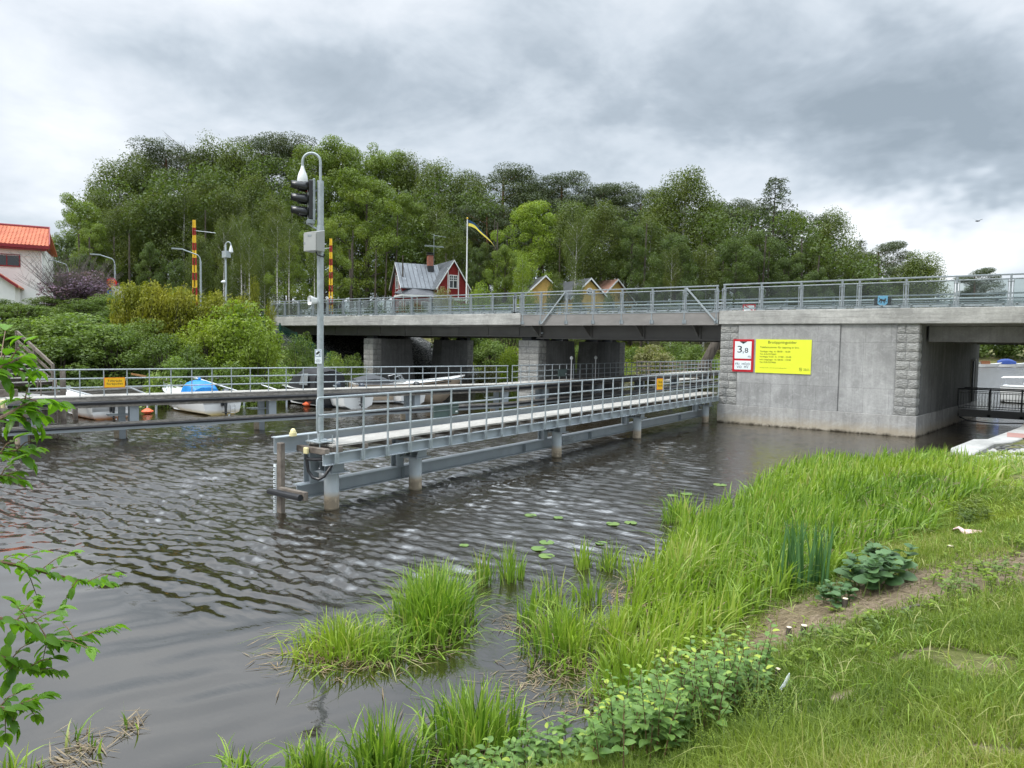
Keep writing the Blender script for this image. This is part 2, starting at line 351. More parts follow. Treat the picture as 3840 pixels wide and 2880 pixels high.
# ------------------------------------------------------------------ lettering
def text(name,body,w,h,at,mat,parent,xdir=(1,0,0),zdir=(0,0,1),spacing=1.,ext=.002,fit=True,align='CENTER'):
    """flat raised letters, centred on 'at' in the plane xdir/zdir; w and h are the size of the inked block"""
    cu=bpy.data.curves.new(name,'FONT'); cu.body=body; cu.size=1; cu.extrude=0; cu.align_x=align; cu.space_character=spacing; cu.space_line=.95; cu.resolution_u=3
    ob=bpy.data.objects.new(name,cu); COL.objects.link(ob); dg=bpy.context.evaluated_depsgraph_get(); dg.update()
    me=bpy.data.meshes.new_from_object(ob.evaluated_get(dg)); bpy.data.objects.remove(ob); bpy.data.curves.remove(cu)
    n=len(me.vertices); co=np.zeros(n*3,dtype=np.float32); me.vertices.foreach_get('co',co); co=co.reshape(-1,3)
    lo=co.min(0);hi=co.max(0); sx=w/(hi[0]-lo[0]); sz=h/(hi[1]-lo[1]) if h else sx
    X=Vector(xdir).normalized();Z=Vector(zdir).normalized();N=X.cross(Z); A=Vector(at)-wloc(parent)
    x=(co[:,0]-(lo[0]+hi[0])/2)*sx; z=(co[:,1]-(lo[1]+hi[1])/2)*sz
    P=np.array(A)+np.outer(x,np.array(X))+np.outer(z,np.array(Z))
    me.vertices.foreach_set('co',P.astype(np.float32).ravel()); me.update(); me.materials.clear(); me.materials.append(mat)
    return link(name,me,None,parent)
# ================================================================== camera, sky, sun
cam=bpy.data.cameras.new('camera'); co=bpy.data.objects.new('camera',cam); COL.objects.link(co); scene.camera=co
cam.sensor_width=36; cam.sensor_fit='HORIZONTAL'; cam.lens=F/3840*36; cam.clip_end=3000; cam.clip_start=.05
m3=Matrix((_r2,_u2,-_fw)).transposed(); co.matrix_world=Matrix.Translation((0,0,EYE))@m3.to_4x4()
SUN_EL=R(52); SUN_AZ=R(-150)   # azimuth of the sun measured from +Y towards +X
sd=Vector((math.sin(SUN_AZ)*math.cos(SUN_EL),math.cos(SUN_AZ)*math.cos(SUN_EL),math.sin(SUN_EL)))
sl=bpy.data.lights.new('sun','SUN'); sl.energy=1.3; sl.angle=R(14); sl.color=(1,.965,.91); so=bpy.data.objects.new('sun',sl); COL.objects.link(so)
so.rotation_euler=(-sd).to_track_quat('-Z','Y').to_euler()
W=bpy.data.worlds.new('World'); scene.world=W; W.use_nodes=True; W.node_tree.nodes.clear(); t=NT(W.node_tree)
sky=t.n('ShaderNodeTexSky',sky_type='NISHITA'); sky.sun_disc=False; sky.sun_elevation=SUN_EL; sky.sun_rotation=SUN_AZ
tc=t.n('ShaderNodeTexCoord').outputs['Generated']; sp=t.n('ShaderNodeSeparateXYZ'); t.l(tc,sp.inputs[0]); dz=t.math('MAXIMUM',sp.outputs[2],0.0)
inv=t.math('DIVIDE',1.,t.math('ADD',dz,.16)); cb=t.n('ShaderNodeCombineXYZ'); t.l(t.math('MULTIPLY',sp.outputs[0],inv),cb.inputs[0]); t.l(t.math('MULTIPLY',sp.outputs[1],inv),cb.inputs[1])
pl=cb.outputs[0]
n1=t.noise(t.mapping(pl,(1,1,1),loc=(3.1,.7,0)),.62,5,.56,.35); n2=t.noise(t.mapping(pl,(1,1,1),loc=(9.,4.,0)),1.9,5,.6,.5)
n3=t.noise(t.mapping(tc,(1,1,2.2)),2.6,5,.6,.5); n4=t.noise(t.mapping(tc,(1,1,1.7),loc=(2.,5.,1.)),6.5,5,.62,.35)
base=t.math('ADD',t.math('MULTIPLY',n1,.34),t.math('ADD',t.math('ADD',t.math('MULTIPLY',n2,.22),t.math('MULTIPLY',n4,.20)),t.math('MULTIPLY',n3,.27)))
def blob(u,v,rad,amp,base,vec=None):
    d=ray(u,v).normalized(); vm=t.n('ShaderNodeVectorMath',operation='SUBTRACT'); t.l(warp,vm.inputs[0]); vm.inputs[1].default_value=d
    vs=t.n('ShaderNodeVectorMath',operation='MULTIPLY'); t.l(vm.outputs[0],vs.inputs[0]); vs.inputs[1].default_value=(1,1,vec or 1.9)
    vl=t.n('ShaderNodeVectorMath',operation='LENGTH'); t.l(vs.outputs[0],vl.inputs[0])
    k=t.mapr(vl.outputs['Value'],0,rad,1,0,True); return t.math('ADD',base,t.math('MULTIPLY',k,amp))
wn=t.n('ShaderNodeTexNoise'); t.l(t.mapping(tc,(1,1,1.6)),wn.inputs['Vector']); wn.inputs['Scale'].default_value=5; wn.inputs['Detail'].default_value=4; wn.inputs['Roughness'].default_value=.6
ws=t.n('ShaderNodeVectorMath',operation='SUBTRACT'); t.l(wn.outputs['Color'],ws.inputs[0]); ws.inputs[1].default_value=(.5,.5,.5)
wm=t.n('ShaderNodeVectorMath',operation='SCALE'); t.l(ws.outputs[0],wm.inputs[0]); wm.inputs['Scale'].default_value=.28
wa=t.n('ShaderNodeVectorMath',operation='ADD'); t.l(tc,wa.inputs[0]); t.l(wm.outputs[0],wa.inputs[1]); warp=wa.outputs[0]
for u,v,rad,amp,vz in [(3300,480,.50,-.12,3.6),(2700,200,.42,-.07,2.6),(3750,330,.40,-.10,3.),(2300,160,.30,-.04,2),(1500,330,.30,-.085,2),(1180,260,.2,-.05,2),(480,380,.20,-.045,2.6),(640,330,.14,-.05,1.6),(920,470,.14,-.05,2),
      (600,60,.55,.07,2),(250,500,.35,.05,2),(1850,420,.20,.06,1.2),(3500,880,.20,.17,2.2),(3720,1010,.3,.07,2.6),(2850,760,.3,.07,2.6),(2650,560,.2,.06,3.),(1300,60,.22,.06,2),(2250,60,.10,.05,1),(3600,640,.3,-.05,3.5),(3700,1150,.35,-.03,4)]:
    base=blob(u,v,rad,amp,base,vz)
cl=t.ramp(base,[(.30,(.215,.255,.292)),(.41,(.31,.355,.40)),(.49,(.425,.47,.515)),(.565,(.52,.555,.595)),(.69,(.66,.685,.705))])
# overcast is brighter overhead; exaggerated above the view to light the land
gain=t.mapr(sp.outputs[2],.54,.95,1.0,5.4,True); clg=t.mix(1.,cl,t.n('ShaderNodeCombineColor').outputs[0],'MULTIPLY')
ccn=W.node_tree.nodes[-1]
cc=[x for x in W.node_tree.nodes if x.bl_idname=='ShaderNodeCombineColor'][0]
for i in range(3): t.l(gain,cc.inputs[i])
b1=t.n('ShaderNodeBackground'); t.l(sky.outputs[0],b1.inputs[0]); b1.inputs[1].default_value=.10
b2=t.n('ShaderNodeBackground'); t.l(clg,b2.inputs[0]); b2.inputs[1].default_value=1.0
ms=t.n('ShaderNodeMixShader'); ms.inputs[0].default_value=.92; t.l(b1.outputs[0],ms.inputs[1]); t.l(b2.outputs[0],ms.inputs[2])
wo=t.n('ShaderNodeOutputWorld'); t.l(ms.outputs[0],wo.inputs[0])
scene.view_settings.view_transform='Standard'; scene.view_settings.look='None'; scene.view_settings.exposure=.74; cy=scene.cycles; cy.use_denoising=True; cy.use_adaptive_sampling=True; cy.adaptive_threshold=.02; cy.time_limit=900; cy.max_bounces=7; cy.diffuse_bounces=3; cy.glossy_bounces=3; cy.transmission_bounces=3; cy.transparent_max_bounces=12; W.cycles.sampling_method='MANUAL'; W.cycles.sample_map_resolution=256; scene.view_settings.gamma=1
# ================================================================== terrain
SH=[(-30,-40),(-14,-6),(-8,1.0),(-6.3,1.9),(-4.9,2.7),(-3.7,3.5),(-3.0,4.6),(-2.7,6.2),(-2.8,8.),(-3.1,10.),(-3.5,13.),(-3.6,17.),(-3.0,21.),(-1.7,23.2),(-1.25,24.6),(-.55,28),(.45,34),(1.0,45),(8,60),(40,90),(120,180),(320,200),(900,220)]
def sdist(P,L):
    """signed distance of points P (n,2) to polyline L, positive on the right of its direction of travel"""
    best=np.full(len(P),1e9); sg=np.ones(len(P))
    for a,b in zip(L[:-1],L[1:]):
        a=np.array(a,float);b=np.array(b,float);ab=b-a; w=P-a; k=np.clip((w@ab)/(ab@ab),0,1); c=a+k[:,None]*ab; d=np.hypot(*(P-c).T)
        s=np.sign(-(ab[0]*w[:,1]-ab[1]*w[:,0])); m=d<best-1e-9; best=np.where(m,d,best); sg=np.where(m,s,sg)
    return best*sg
LB=[(-38.,-80),(-38,8),(-37.2,12),(-36.6,30),(-36.2,46),(-33,54),(-27.5,60),(-21,68),(-14,78),(-11,92),(-11,128),(-22,165),(-30,210),(0,224),(60,228),(300,235),(900,240)]
def vnoise(P,sc,seed=0,oct=3):
    r=np.random.default_rng(seed); tot=np.zeros(len(P)); amp=1.
    for o in range(oct):
        T=r.random((64,64)); q=P*sc*(2**o); i=np.floor(q).astype(int); f=q-i; f=f*f*(3-2*f); g=lambda a,b:T[(i[:,0]+a)%64,(i[:,1]+b)%64]
        tot+=amp*((g(0,0)*(1-f[:,0])+g(1,0)*f[:,0])*(1-f[:,1])+(g(0,1)*(1-f[:,0])+g(1,1)*f[:,0])*f[:,1]-.5); amp*=.5
    return tot
def height(P):
    P=np.asarray(P,float).reshape(-1,2); X,Y=P[:,0],P[:,1]
    d=sdist(P,SH); sl=np.interp(Y,[2,6,10,14,20,30],[.60,.52,.34,.25,.3,1.5]); cap=np.interp(Y,[2,8,14,24,34,60],[1.95,1.85,1.3,.62,.55,1.2])
    hr=np.where(d>0,cap*np.tanh(d*sl/cap),np.maximum(d*.35,-1.6)); hr=hr+np.where(d>0,1,.4)*.10*vnoise(P,.9,3)
    q=-sdist(P,LB)  # positive on the left bank side
    inl=q
    hl=np.where(inl>0,np.interp(inl,[0,.3,2,10,14,40,90,160],[.75,1.0,1.25,4.4,4.9,5.2,9.0,13.]),np.maximum(inl*.9-.0,-1.8))
    under=(Y>31.5)&(Y<46)&(inl>0); hl=np.where(under,np.interp(inl,[0,.3,1.5,8.,9.5,60],[.3,.7,.9,4.15,4.2,4.3]),hl)
    hl=hl+np.where(inl>1,.35,.0)*vnoise(P,.25,5)
    far=(Y>48)&(inl>0); hl=np.where(far,np.interp(inl,[0,.5,3,12,30,90],[.05,.5,.9,2.6,4.6,8.])+.3*vnoise(P,.2,6),hl)
    hl=np.where((Y>205)&(inl>0),np.interp(inl,[0,2,40],[.1,.8,5]),hl)
    return np.maximum(hr,hl)
def hz(x,y): return float(height([(x,y)])[0])
def axis(pts):
    a=[pts[0][0]]
    for (x0,_),(x1,st) in zip(pts[:-1],pts[1:]):
        n=max(1,int(round((x1-x0)/st))); a+=list(np.linspace(x0,x1,n+1)[1:])
    return np.array(a)
ax=axis([(-900,0),(-150,50),(-70,4),(-34,1.),(-9,5),(2.6,.22),(8,1.),(60,6),(900,80)]); ay=axis([(-200,0),(-10,20),(.5,1),(16,.22),(34,.8),(62,1.2),(130,4),(240,8),(900,60)])
gx,gy=np.meshgrid(ax,ay); P=np.stack([gx.ravel(),gy.ravel()],1); Z=height(P); V=np.column_stack([P,Z]); nx=len(ax); idx=np.arange(len(P)).reshape(len(ay),nx)
Fq=np.stack([idx[:-1,:-1].ravel(),idx[:-1,1:].ravel(),idx[1:,1:].ravel(),idx[1:,:-1].ravel()],1)
def groundmat():
    m,t,out=newmat('bank_ground'); g=pos(t); n=t.noise(g,1.1,6,.6,.4); f=t.noise(g,22,5,.7); k=t.noise(g,.3,4,.6)
    c=t.mix(t.mapr(n,.4,.6),(.10,.115,.03),(.21,.21,.08)); c=t.mix(t.mapr(t.noise(g,2.3,5,.6),.52,.62),c,(.27,.215,.15)); c=t.mix(t.mapr(f,.3,.7,0,.5),c,(.03,.028,.015))
    sp=t.n('ShaderNodeSeparateXYZ'); t.l(g,sp.inputs[0])
    c=t.mix(t.math('MULTIPLY',t.n('ShaderNodeAttribute',attribute_name='bare').outputs['Fac'],.95),c,t.mix(t.mapr(f,.35,.65),(.13,.095,.06),(.30,.235,.165)))
    gr=t.n('ShaderNodeTexVoronoi'); t.l(g,gr.inputs[0]); gr.inputs['Scale'].default_value=7.; gc=t.mix(gr.outputs['Color'],(.10,.10,.098),(.36,.355,.34)); gc=t.mix(t.mapr(gr.outputs['Distance'],.25,.6),gc,(.03,.03,.03))
    # crushed stone under the bridge abutment and beside the small quay
    def inside(s,a,b,w=.5): return t.math('MULTIPLY',t.mapr(s,a-w,a+w,0,1),t.mapr(s,b-w,b+w,1,0))
    u=t.math('MULTIPLY',inside(sp.outputs[0],-50,-34),inside(sp.outputs[1],31.6,52,.8))
    q=t.math('MULTIPLY',inside(sp.outputs[0],-.9,2.2,.25),inside(sp.outputs[1],21.0,26.8,.35)); q=t.math('MULTIPLY',q,t.mapr(t.noise(g,1.6,4,.6),.40,.5))
    c=t.mix(t.math('MAXIMUM',u,q),c,gc); c=t.mix(t.mapr(sp.outputs[2],-.02,.10,1,0),c,(.02,.017,.01))
    prin(t,out,c,.95,0,.1,t.bump(t.math('ADD',f,gr.outputs['Distance']),.6,.05)); return m
M['ground']=groundmat()
gd=np_mesh('ground',V,Fq,M['ground'],sm=True); tag(gd,kind='structure')
def barezone(P):
    Y=P[:,1]; d=sdist(P,SH); nz=vnoise(P,1.1,12,3); return np.clip(1.7-abs(Y-(7.2+.85*d))/.95,0,1)*np.clip((d-.35)/.3,0,1)*np.clip(1.2+.8*nz,0,1)
at_=gd.data.attributes.new('bare','FLOAT','POINT'); at_.data.foreach_set('value',barezone(V[:,:2]).astype(np.float32))
# ================================================================== water
def watermat():
    m,t,out=newmat('river_water'); g=pos(t); sp=t.n('ShaderNodeSeparateXYZ'); t.l(g,sp.inputs[0])
    a=t.mapr(sp.outputs[1],4.5,9.5,.05,1.,True); a=t.math('MULTIPLY',a,t.mapr(sp.outputs[1],44,60,1.,3.,True))
    w3=t.noise(t.mapping(g,(1.4,3.2,1),rot=(0,0,R(8))),5.5,3,.55,.3); w0=t.noise(t.mapping(g,(.7,2.4,1)),1.2,3,.5,.4); far=t.math('ADD',t.mapr(sp.outputs[1],33,38,0,1),t.mapr(sp.outputs[0],-38,-32,1,0),None,True)
    h=t.math('ADD',t.math('MULTIPLY',w3,.012),t.math('MULTIPLY',t.math('MULTIPLY',w0,far),.10))
    b=t.bump(t.math('MULTIPLY',h,a),1.0,1.0); dn=t.noise(g,.5,4,.6)
    p=prin(t,out,t.mix(dn,(.012,.009,.004),(.020,.015,.008)),t.mapr(sp.outputs[1],40,70,.02,.26),0,1.,b); p.inputs['IOR'].default_value=1.95; return m
M['water']=watermat()
def waves(P):
    rg=np.random.default_rng(17); X,Y=P[:,0],P[:,1]; H1=np.zeros(len(P)); H2=np.zeros(len(P)); Hc=np.zeros(len(P))
    wx=.35*vnoise(P,.35,61,2); wy=.45*vnoise(P,.22,62,2); x,y=X+wx,Y+wy
    for k in range(46):
        lam=.125*(4.2**rg.random()); th=R(90)+rg.normal()*R(15)+(R(-12) if k%3==0 else 0); kk=2*PI/lam; H1+=lam**1.15*np.sin(kk*(x*math.cos(th)+y*math.sin(th))+rg.random()*6.28)
    for k in range(26):
        lam=.13*(3.2**rg.random()); th=R(90)+rg.normal()*R(42); kk=2*PI/lam; H2+=lam**1.1*np.sin(kk*(X*math.cos(th)+Y*math.sin(th))+rg.random()*6.28)
    for k in range(16):
        lam=.35*(3.2**rg.random()); th=R(-25)+rg.normal()*R(22); kk=2*PI/lam; Hc+=lam**1.1*np.sin(kk*(X*math.cos(th)+Y*math.sin(th))+rg.random()*6.28)
    st=4.1+np.maximum(0,X+8.)*1.35; a=np.clip((Y-st)/2.6,0,1); a=a*a*(3-2*a); pt=np.clip(.85+.5*vnoise(P,.20,63,3),.5,1.15); a2=a*pt
    lee=np.interp(X,[-9,-5.5],[.9,.40]); far=np.interp(Y,[10,20,33],[1,.62,.30]); left=np.interp(X,[-34,-24],[.45,1])
    edge=np.clip((X+33.9)/2,0,1)*np.clip((35.9-Y)/2,0,1)*np.clip((Y-.6)/1,0,1)*np.clip((.9-X)/1,0,1)
    return (a2*lee*far*left*(H1*.0165+H2*.0085)+(.10+.9*(1-a))*Hc*.0011)*edge
ax=axis([(-34,0),(-15,.11),(1.,.042)]); ay=axis([(.5,0),(14,.042),(24,.08),(36,.12)])
gx,gy=np.meshgrid(ax,ay); P=np.stack([gx.ravel(),gy.ravel()],1); nx=len(ax); idx=np.arange(len(P)).reshape(len(ay),nx); V=np.column_stack([P,waves(P)])
Fq=np.stack([idx[:-1,:-1].ravel(),idx[:-1,1:].ravel(),idx[1:,1:].ravel(),idx[1:,:-1].ravel()],1); o4=len(V)
out_=np.array([(-900,-200,0),(900,-200,0),(900,900,0),(-900,900,0),(-34,.5,0),(1,.5,0),(1,36,0),(-34,36,0)],float); V=np.concatenate([V,out_]); q=o4
Fq=np.concatenate([Fq,np.array([(q,q+1,q+5,q+4),(q+1,q+2,q+6,q+5),(q+2,q+3,q+7,q+6),(q+3,q,q+4,q+7)])])
tag(np_mesh('water',V,Fq,M['water'],sm=True),kind='structure')
# ================================================================== rock-faced masonry
def stone_face(name,parent,O,U,W,H,course=.37,half=.8,depth=.045,seed=1,N=None):
    """courses of rock-faced blocks on the plane O + u*U + z*Z, N = outward normal"""
    r=random.Random(seed); O=Vector(O);U=Vector(U).normalized();Z=Vector((0,0,1)); N=Vector(N).normalized(); V=[];Fs=[];A=[]
    nrow=max(1,round(H/course)); ch=H/nrow
    for i in range(nrow):
        cuts=[0.]; 
        if W>.6: cuts.append(W*(r.uniform(.36,.64)))
        cuts.append(W)
        for a,b in zip(cuts[:-1],cuts[1:]):
            nu=max(4,int((b-a)/.085)); nv=max(4,int(ch/.075)); base=len(V); val=r.random(); g=.012
            gx_=[[r.uniform(-1,1) for _ in range(nu+1)] for _ in range(nv+1)]
            for j in range(nv+1):
                for k in range(nu+1):
                    fu=k/nu;fv=j/nv; e=min(fu*(b-a),(1-fu)*(b-a),fv*ch,(1-fv)*ch); ee=min(1,e/.03)
                    tilt=(.5-abs(fv-.42))*.25
                    n_=depth*ee*(.35+tilt+.30*gx_[j][k]+.30*math.sin(fu*9+val*9+fv*5)*math.cos(fv*6+val*4))
                    V.append(O+U*(a+g+fu*(b-a-2*g))+Z*(i*ch+g+fv*(ch-2*g))+N*(n_-.012*(1-ee)))
            for j in range(nv):
                for k in range(nu):
                    p=base+j*(nu+1)+k; Fs.append((p,p+1,p+nu+2,p+nu+1)); A.append(val)
    if U.cross(Z).dot(N)<0: Fs=[f[::-1] for f in Fs]
    return np_mesh(name,np.array([tuple(v) for v in V]),Fs,M['stone'],parent,A)
# ================================================================== road bridge (fixed concrete part)
BX0,BXL,BXR,BX1=-45.4,-22.40,-11.14,14.
FY=31.9   # face of the near edge beam
BR=empty('road_bridge',(-30,38,0),'grey concrete road bridge on stone-cornered pillars, crossing the river behind the guide fenders','bridge')
for a_,b_,c_ in ((BX0,BXL,5.21),(BXR,BX1,5.19)):
    for y_ in (FY,FY+12.8): mb=MB(); mb.box(a_,b_,y_,y_+.6,4.57,c_); bevel(mb.build('edge_beam',M['edge'],BR),.02)
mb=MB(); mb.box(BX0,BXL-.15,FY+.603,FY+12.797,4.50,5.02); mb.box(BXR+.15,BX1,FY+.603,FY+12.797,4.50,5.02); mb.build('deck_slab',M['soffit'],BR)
for y in (33.1,37.4,39.4,43.6):
    mb=MB(); mb.box(BX0,BXL+.6,y,y+.25,3.98,4.497); mb.box(BX0,BXL+.6,y-.14,y+.39,3.93,3.978); mb.build('girder',M['girder'],BR)
for k in range(10):
    mb=MB(); x=-44+k*2.3; mb.box(x,x+.02,33.06,33.097,3.98,4.49); mb.build('web_stiffener',M['girder'],BR)
def pillar(xl,xr,y0,y1s,ytop,ybot,flip=False,seed=1):
    """one tapering wall pillar: stone nose at y0..y1s, sloping concrete tail; flip mirrors it about the bridge axis"""
    fl=lambda y:(76.9-y) if flip else y
    pb=MB(); T=[(xr-.03,fl(y1s),-1),(xr-.03,fl(ybot),-1),(xr-.03,fl(ytop),3.72),(xr-.03,fl(y1s),3.72)]
    pb.prism(T,(xl-xr+.06,0,0)); pb.box(xl+.02,xr-.02,min(fl(y0+.02),fl(y1s)),max(fl(y0+.02),fl(y1s)),-1,3.72)
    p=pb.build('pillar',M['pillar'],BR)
    ny=-1 if not flip else 1
    stone_face('stone_quoin',p,(xl,fl(y0),.35),(1,0,0),xr-xl,3.37,seed=seed,N=(0,ny,0)); stone_face('stone_quoin',p,(xr,min(fl(y0),fl(y1s)),.35),(0,1,0),y1s-y0,3.37,seed=seed+5,N=(1,0,0))
    b=MB(); b.box(xl-.03,xr+.03,min(fl(y0-.03),fl(y1s)),max(fl(y0-.03),fl(y1s)),-1,.34); b.build('plinth',M['plinth'],p)
    for yy in (y1s+.35,ytop-.7): c=MB(); c.add([(xl+.25,fl(yy)-.35,3.72),(xr-.2,fl(yy)-.35,3.72),(xr-.2,fl(yy)+.35,3.72),(xl+.25,fl(yy)+.35,3.72),(xl+.4,fl(yy)-.2,3.94),(xr-.3,fl(yy)-.2,3.94),(xr-.3,fl(yy)+.2,3.94),(xl+.4,fl(yy)+.2,3.94)],[(3,2,1,0),(4,5,6,7),(0,1,5,4),(1,2,6,5),(2,3,7,6),(3,0,4,7)]); c.build('bearing',M['dark'],p)
    c=MB(); c.box(xl+.1,xl+.75,fl(y0+.4)-.2,fl(y0+.4)+.2,3.72,3.92); c.build('bearing',M['dark'],p)
pillar(-36.36,-35.42,33.0,33.8,36.75,37.4,False,3); pillar(-36.36,-35.42,33.0,33.8,36.75,37.4,True,13)
pillar(-23.28,-21.88,33.0,33.85,37.0,37.7,False,23); pillar(-23.28,-21.88,33.0,33.85,37.0,37.7,True,33)
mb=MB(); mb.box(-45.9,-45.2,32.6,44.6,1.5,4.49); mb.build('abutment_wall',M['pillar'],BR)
# big river pier on the right
px0,px1,pY,pB=-11.08,-3.03,32.0,41.2
SK=1.62/13.2; xk=lambda y:px1+(y-pY)*SK
mb=MB(); mb.prism([(px0+.05,pY+.05,-1.5),(px1-.05,pY+.05,-1.5),(xk(45.2)-.05,45.2,-1.5),(px0+.05,45.2,-1.5)],(0,0,6.068)); pier=mb.build('pier',M['wall'],BR)
mb=MB(); mb.box(px0+.85,-5.95,pY-.01,pY+.049,.86,4.52); mb.build('wall_panel',M['wall'],pier)
mb=MB(); mb.box(-5.90,px1-.82,pY+.03,pY+.0488,.86,4.52); mb.build('wall_panel',M['wall'],pier)
stone_face('stone_quoin',pier,(px0,pY+.02,.86),(1,0,0),.83,3.68,seed=41,N=(0,-1,0),depth=.05)
stone_face('stone_quoin',pier,(px1-.80,pY+.02,.86),(1,0,0),.80,3.68,seed=42,N=(0,-1,0),depth=.05)
stone_face('stone_quoin',pier,(px1-.02,pY,.86),(SK,1,0),.50,3.68,seed=43,N=(1,0,0),depth=.05)
mb=MB(); mb.prism([(px0-.03,pY-.03,-1.5),(px1+.03,pY-.03,-1.5),(xk(44.9)+.03,44.9,-1.5),(px0-.03,44.9,-1.5)],(0,0,2.35)); bevel(mb.build('plinth',M['plinth'],pier),.015)
mb=MB(); mb.prism([(xk(32.6)-.05,32.6,.852),(xk(32.6)-.01,32.6,.852),(xk(45.0)-.01,45.0,.852),(xk(45.0)-.05,45.0,.852)],(0,0,3.69)); mb.build('side_wall',M['pillar'],pier)
mb=MB(); mb.box(xk(42.9)-.03,xk(42.9)+.04,42.9,43.02,.9,3.0); mb.box(xk(43.9)-.03,xk(43.9)+.04,43.9,44.02,.9,3.0); mb.box(xk(42.9)-.03,xk(44)+.04,42.9,44.02,3.0,3.1); dr=mb.build('door_frame',M['quay'],pier)
mb=MB(); mb.box(xk(43.4)-.1,xk(43.4)+.06,43.02,43.9,.9,3.0); mb.build('door',M['dark'],dr)
# girders over the small side channel
for y in (33.0,38.,43.4):
    mb=MB(); mb.box(xk(y)+.1,BX1,y,y+.45,3.86,4.497); bevel(mb.build('girder',M['soffit'],BR),.02)
mb=MB(); mb.box(6.5,BX1,32.3,45,-1,4.49); mb.build('abutment_wall',M['pillar'],BR)
# ================================================================== railings with glass screens
PB=MB()
def rail_run(owner,xs,y,z0,ztop,mat_low=True,down=None,side=-1):
    """handrail tubes between posts xs; every post and pane is its own sub-part"""
    xa,xb=min(xs),max(xs)
    mb=MB(); mb.box(xa-.06,xb+.06,y-.045,y+.045,ztop-.06,ztop); mb.tube([(xa,y-.01,ztop-.19),(xb,y-.01,ztop-.19)],.028,8)
    hr=mb.build('handrail',M['galvb'],owner); bevel(hr,.008)
    for x in xs:
        p=MB(); p.box(x-.035,x+.035,y-.05,y+.06,z0+.02,ztop-.061)
        for dx in (-.095,.07): p.box(x+dx,x+dx+.03,y-.065,y-.035,z0+.06,ztop-.2)
        p.box(x-.11,x+.11,y-.07,y+.07,ztop-.30,ztop-.27); p.box(x-.16,x+.16,y-.08,y+.10,z0,z0+.035); p.box(x-.10,x+.10,y-.07,y+.07,z0+.035,z0+.07)
        for dx in (-.21,.21): p.lathe((x+dx,y-.07,z0+.11),[(.03,0),(.042,.012),(.042,.03),(.0,.042)],8)
        if down: p.box(x-.03,x+.03,y-.075,y-.015,down,z0); p.box(x-.045,x+.11,y-.09,y-.08,down-.02,down+.16); p.box(x-.07,x-.04,y-.12,y-.02,down-.02,down+.16)
        p.build('railing_post',M['galvb'],hr)
    q=MB()
    for a,b in zip(xs[:-1],xs[1:]):
        if abs(b-a)<.5: continue
        lo,hi=min(a,b),max(a,b)
        g=MB(); g.box(lo+.10,hi-.10,y-.005,y+.007,z0+.05,ztop-.21); g.build('glass_pane',M['glass'],hr)
        for f in (.5,): q.lathe((lo+(hi-lo)*f,y-.05,z0+.11),[(.03,-.02),(.04,0),(.04,.02),(.0,.035)],8)
    q.box(xa,xb,y-.03,y-.012,z0+.04,z0+.12); q.build('foot_strip',M['galv_dark'],hr)
    return hr
YR=32.0
xsL=[-45.3+1.605*k for k in range(15)]+[-22.5]
rail_run(BR,xsL[:-1]+[-22.86,-22.42],YR,5.212,6.38)
rail_run(BR,[-10.95,-9.27,-7.58,-5.94,-5.28,-3.58,-1.86,-.16,1.5,3.2,4.9,6.6],YR,5.192,6.42)
mb=MB(); mb.beam((-44.3,YR-.08,6.25),(-45.2,YR-.08,5.25),.05,.05); mb.build('stay',M['galv'],BR)
def guard(owner,xa,xb,y,z=5.1,mats='galv_dark'):
    mb=MB()
    for k,zz in enumerate((z+.38,z+.56,z+.74)): mb.box(xa,xb,y-.05,y+.05,zz-.03,zz+.03) if k!=1 else mb.tube([(xa,y-.04,zz),(xb,y-.04,zz)],.05,8)
    g=mb.build('guard_rail',M[mats],owner)
    n=int((xb-xa)/2.)
    for i in range(n+1):
        pb=MB(); x=xa+.4+i*(xb-xa-.8)/max(n,1); pb.box(x-.05,x+.05,y-.0,y+.1,z-.15,z+.75); pb.build('guard_post',M['galvb'],g)
guard(BR,-45,BXL,34.1); guard(BR,BXR,BX1,34.1); guard(BR,-45,BXL,42.9); guard(BR,BXR,BX1,42.9)
rail_run(BR,[-44,-40,-36,-32,-28,-23.],45.1,5.21,6.38); rail_run(BR,[-10.6,-6.6,-2.6,1.4,5.4],45.1,5.19,6.42)
# ================================================================== movable steel span
SP=empty('movable_bridge_span',(-16.8,38,4.5),'brown-grey steel opening span between the concrete deck and the big pier','bridge span')
for y_ in (FY+.02,FY+13.2): mb=MB(); mb.box(BXL+.05,BXR-.03,y_,y_+.08,4.53,5.12); mb.build('edge_plate',M['span'],SP)
mb=MB(); mb.box(BXL+.05,BXR-.03,FY+.101,FY+13.19,4.95,5.06); mb.build('deck_plate',M['girder'],SP)
mb=MB(); mb.box(BXL+.05,BXR-.03,FY+.0,FY+.12,5.121,5.15); mb.build('top_flange',M['galv'],SP)
for y in (33.25,38.3,43.4):
    mb=MB(); mb.box(BXL+.3,BXR-.05,y,y+.06,3.87,4.945); mb.box(BXL+.3,BXR-.05,y-.16,y+.22,3.82,3.868); mb.build('main_girder',M['girder'],SP)
for x in (-22.0,-18.7,-15.6,-12.6):
    mb=MB(); mb.prism([(x,33.24,3.9),(x,33.24,4.94),(x,32.03,4.94),(x,32.03,4.75)],(.05,0,0)); mb.box(x-.09,x+.14,33.16,33.24,3.88,4.9); mb.build('cross_bracket',M['girder'],SP)
    mb=MB(); mb.box(x,x+.05,33.32,43.3,4.3,4.94); mb.build('cross_beam',M['girder'],SP)
xsS=[-22.27,-21.08,-19.44,-17.81,-16.17,-14.52,-12.84,-11.28]
hr=rail_run(SP,xsS,YR-.02,5.152,6.38,down=4.62)
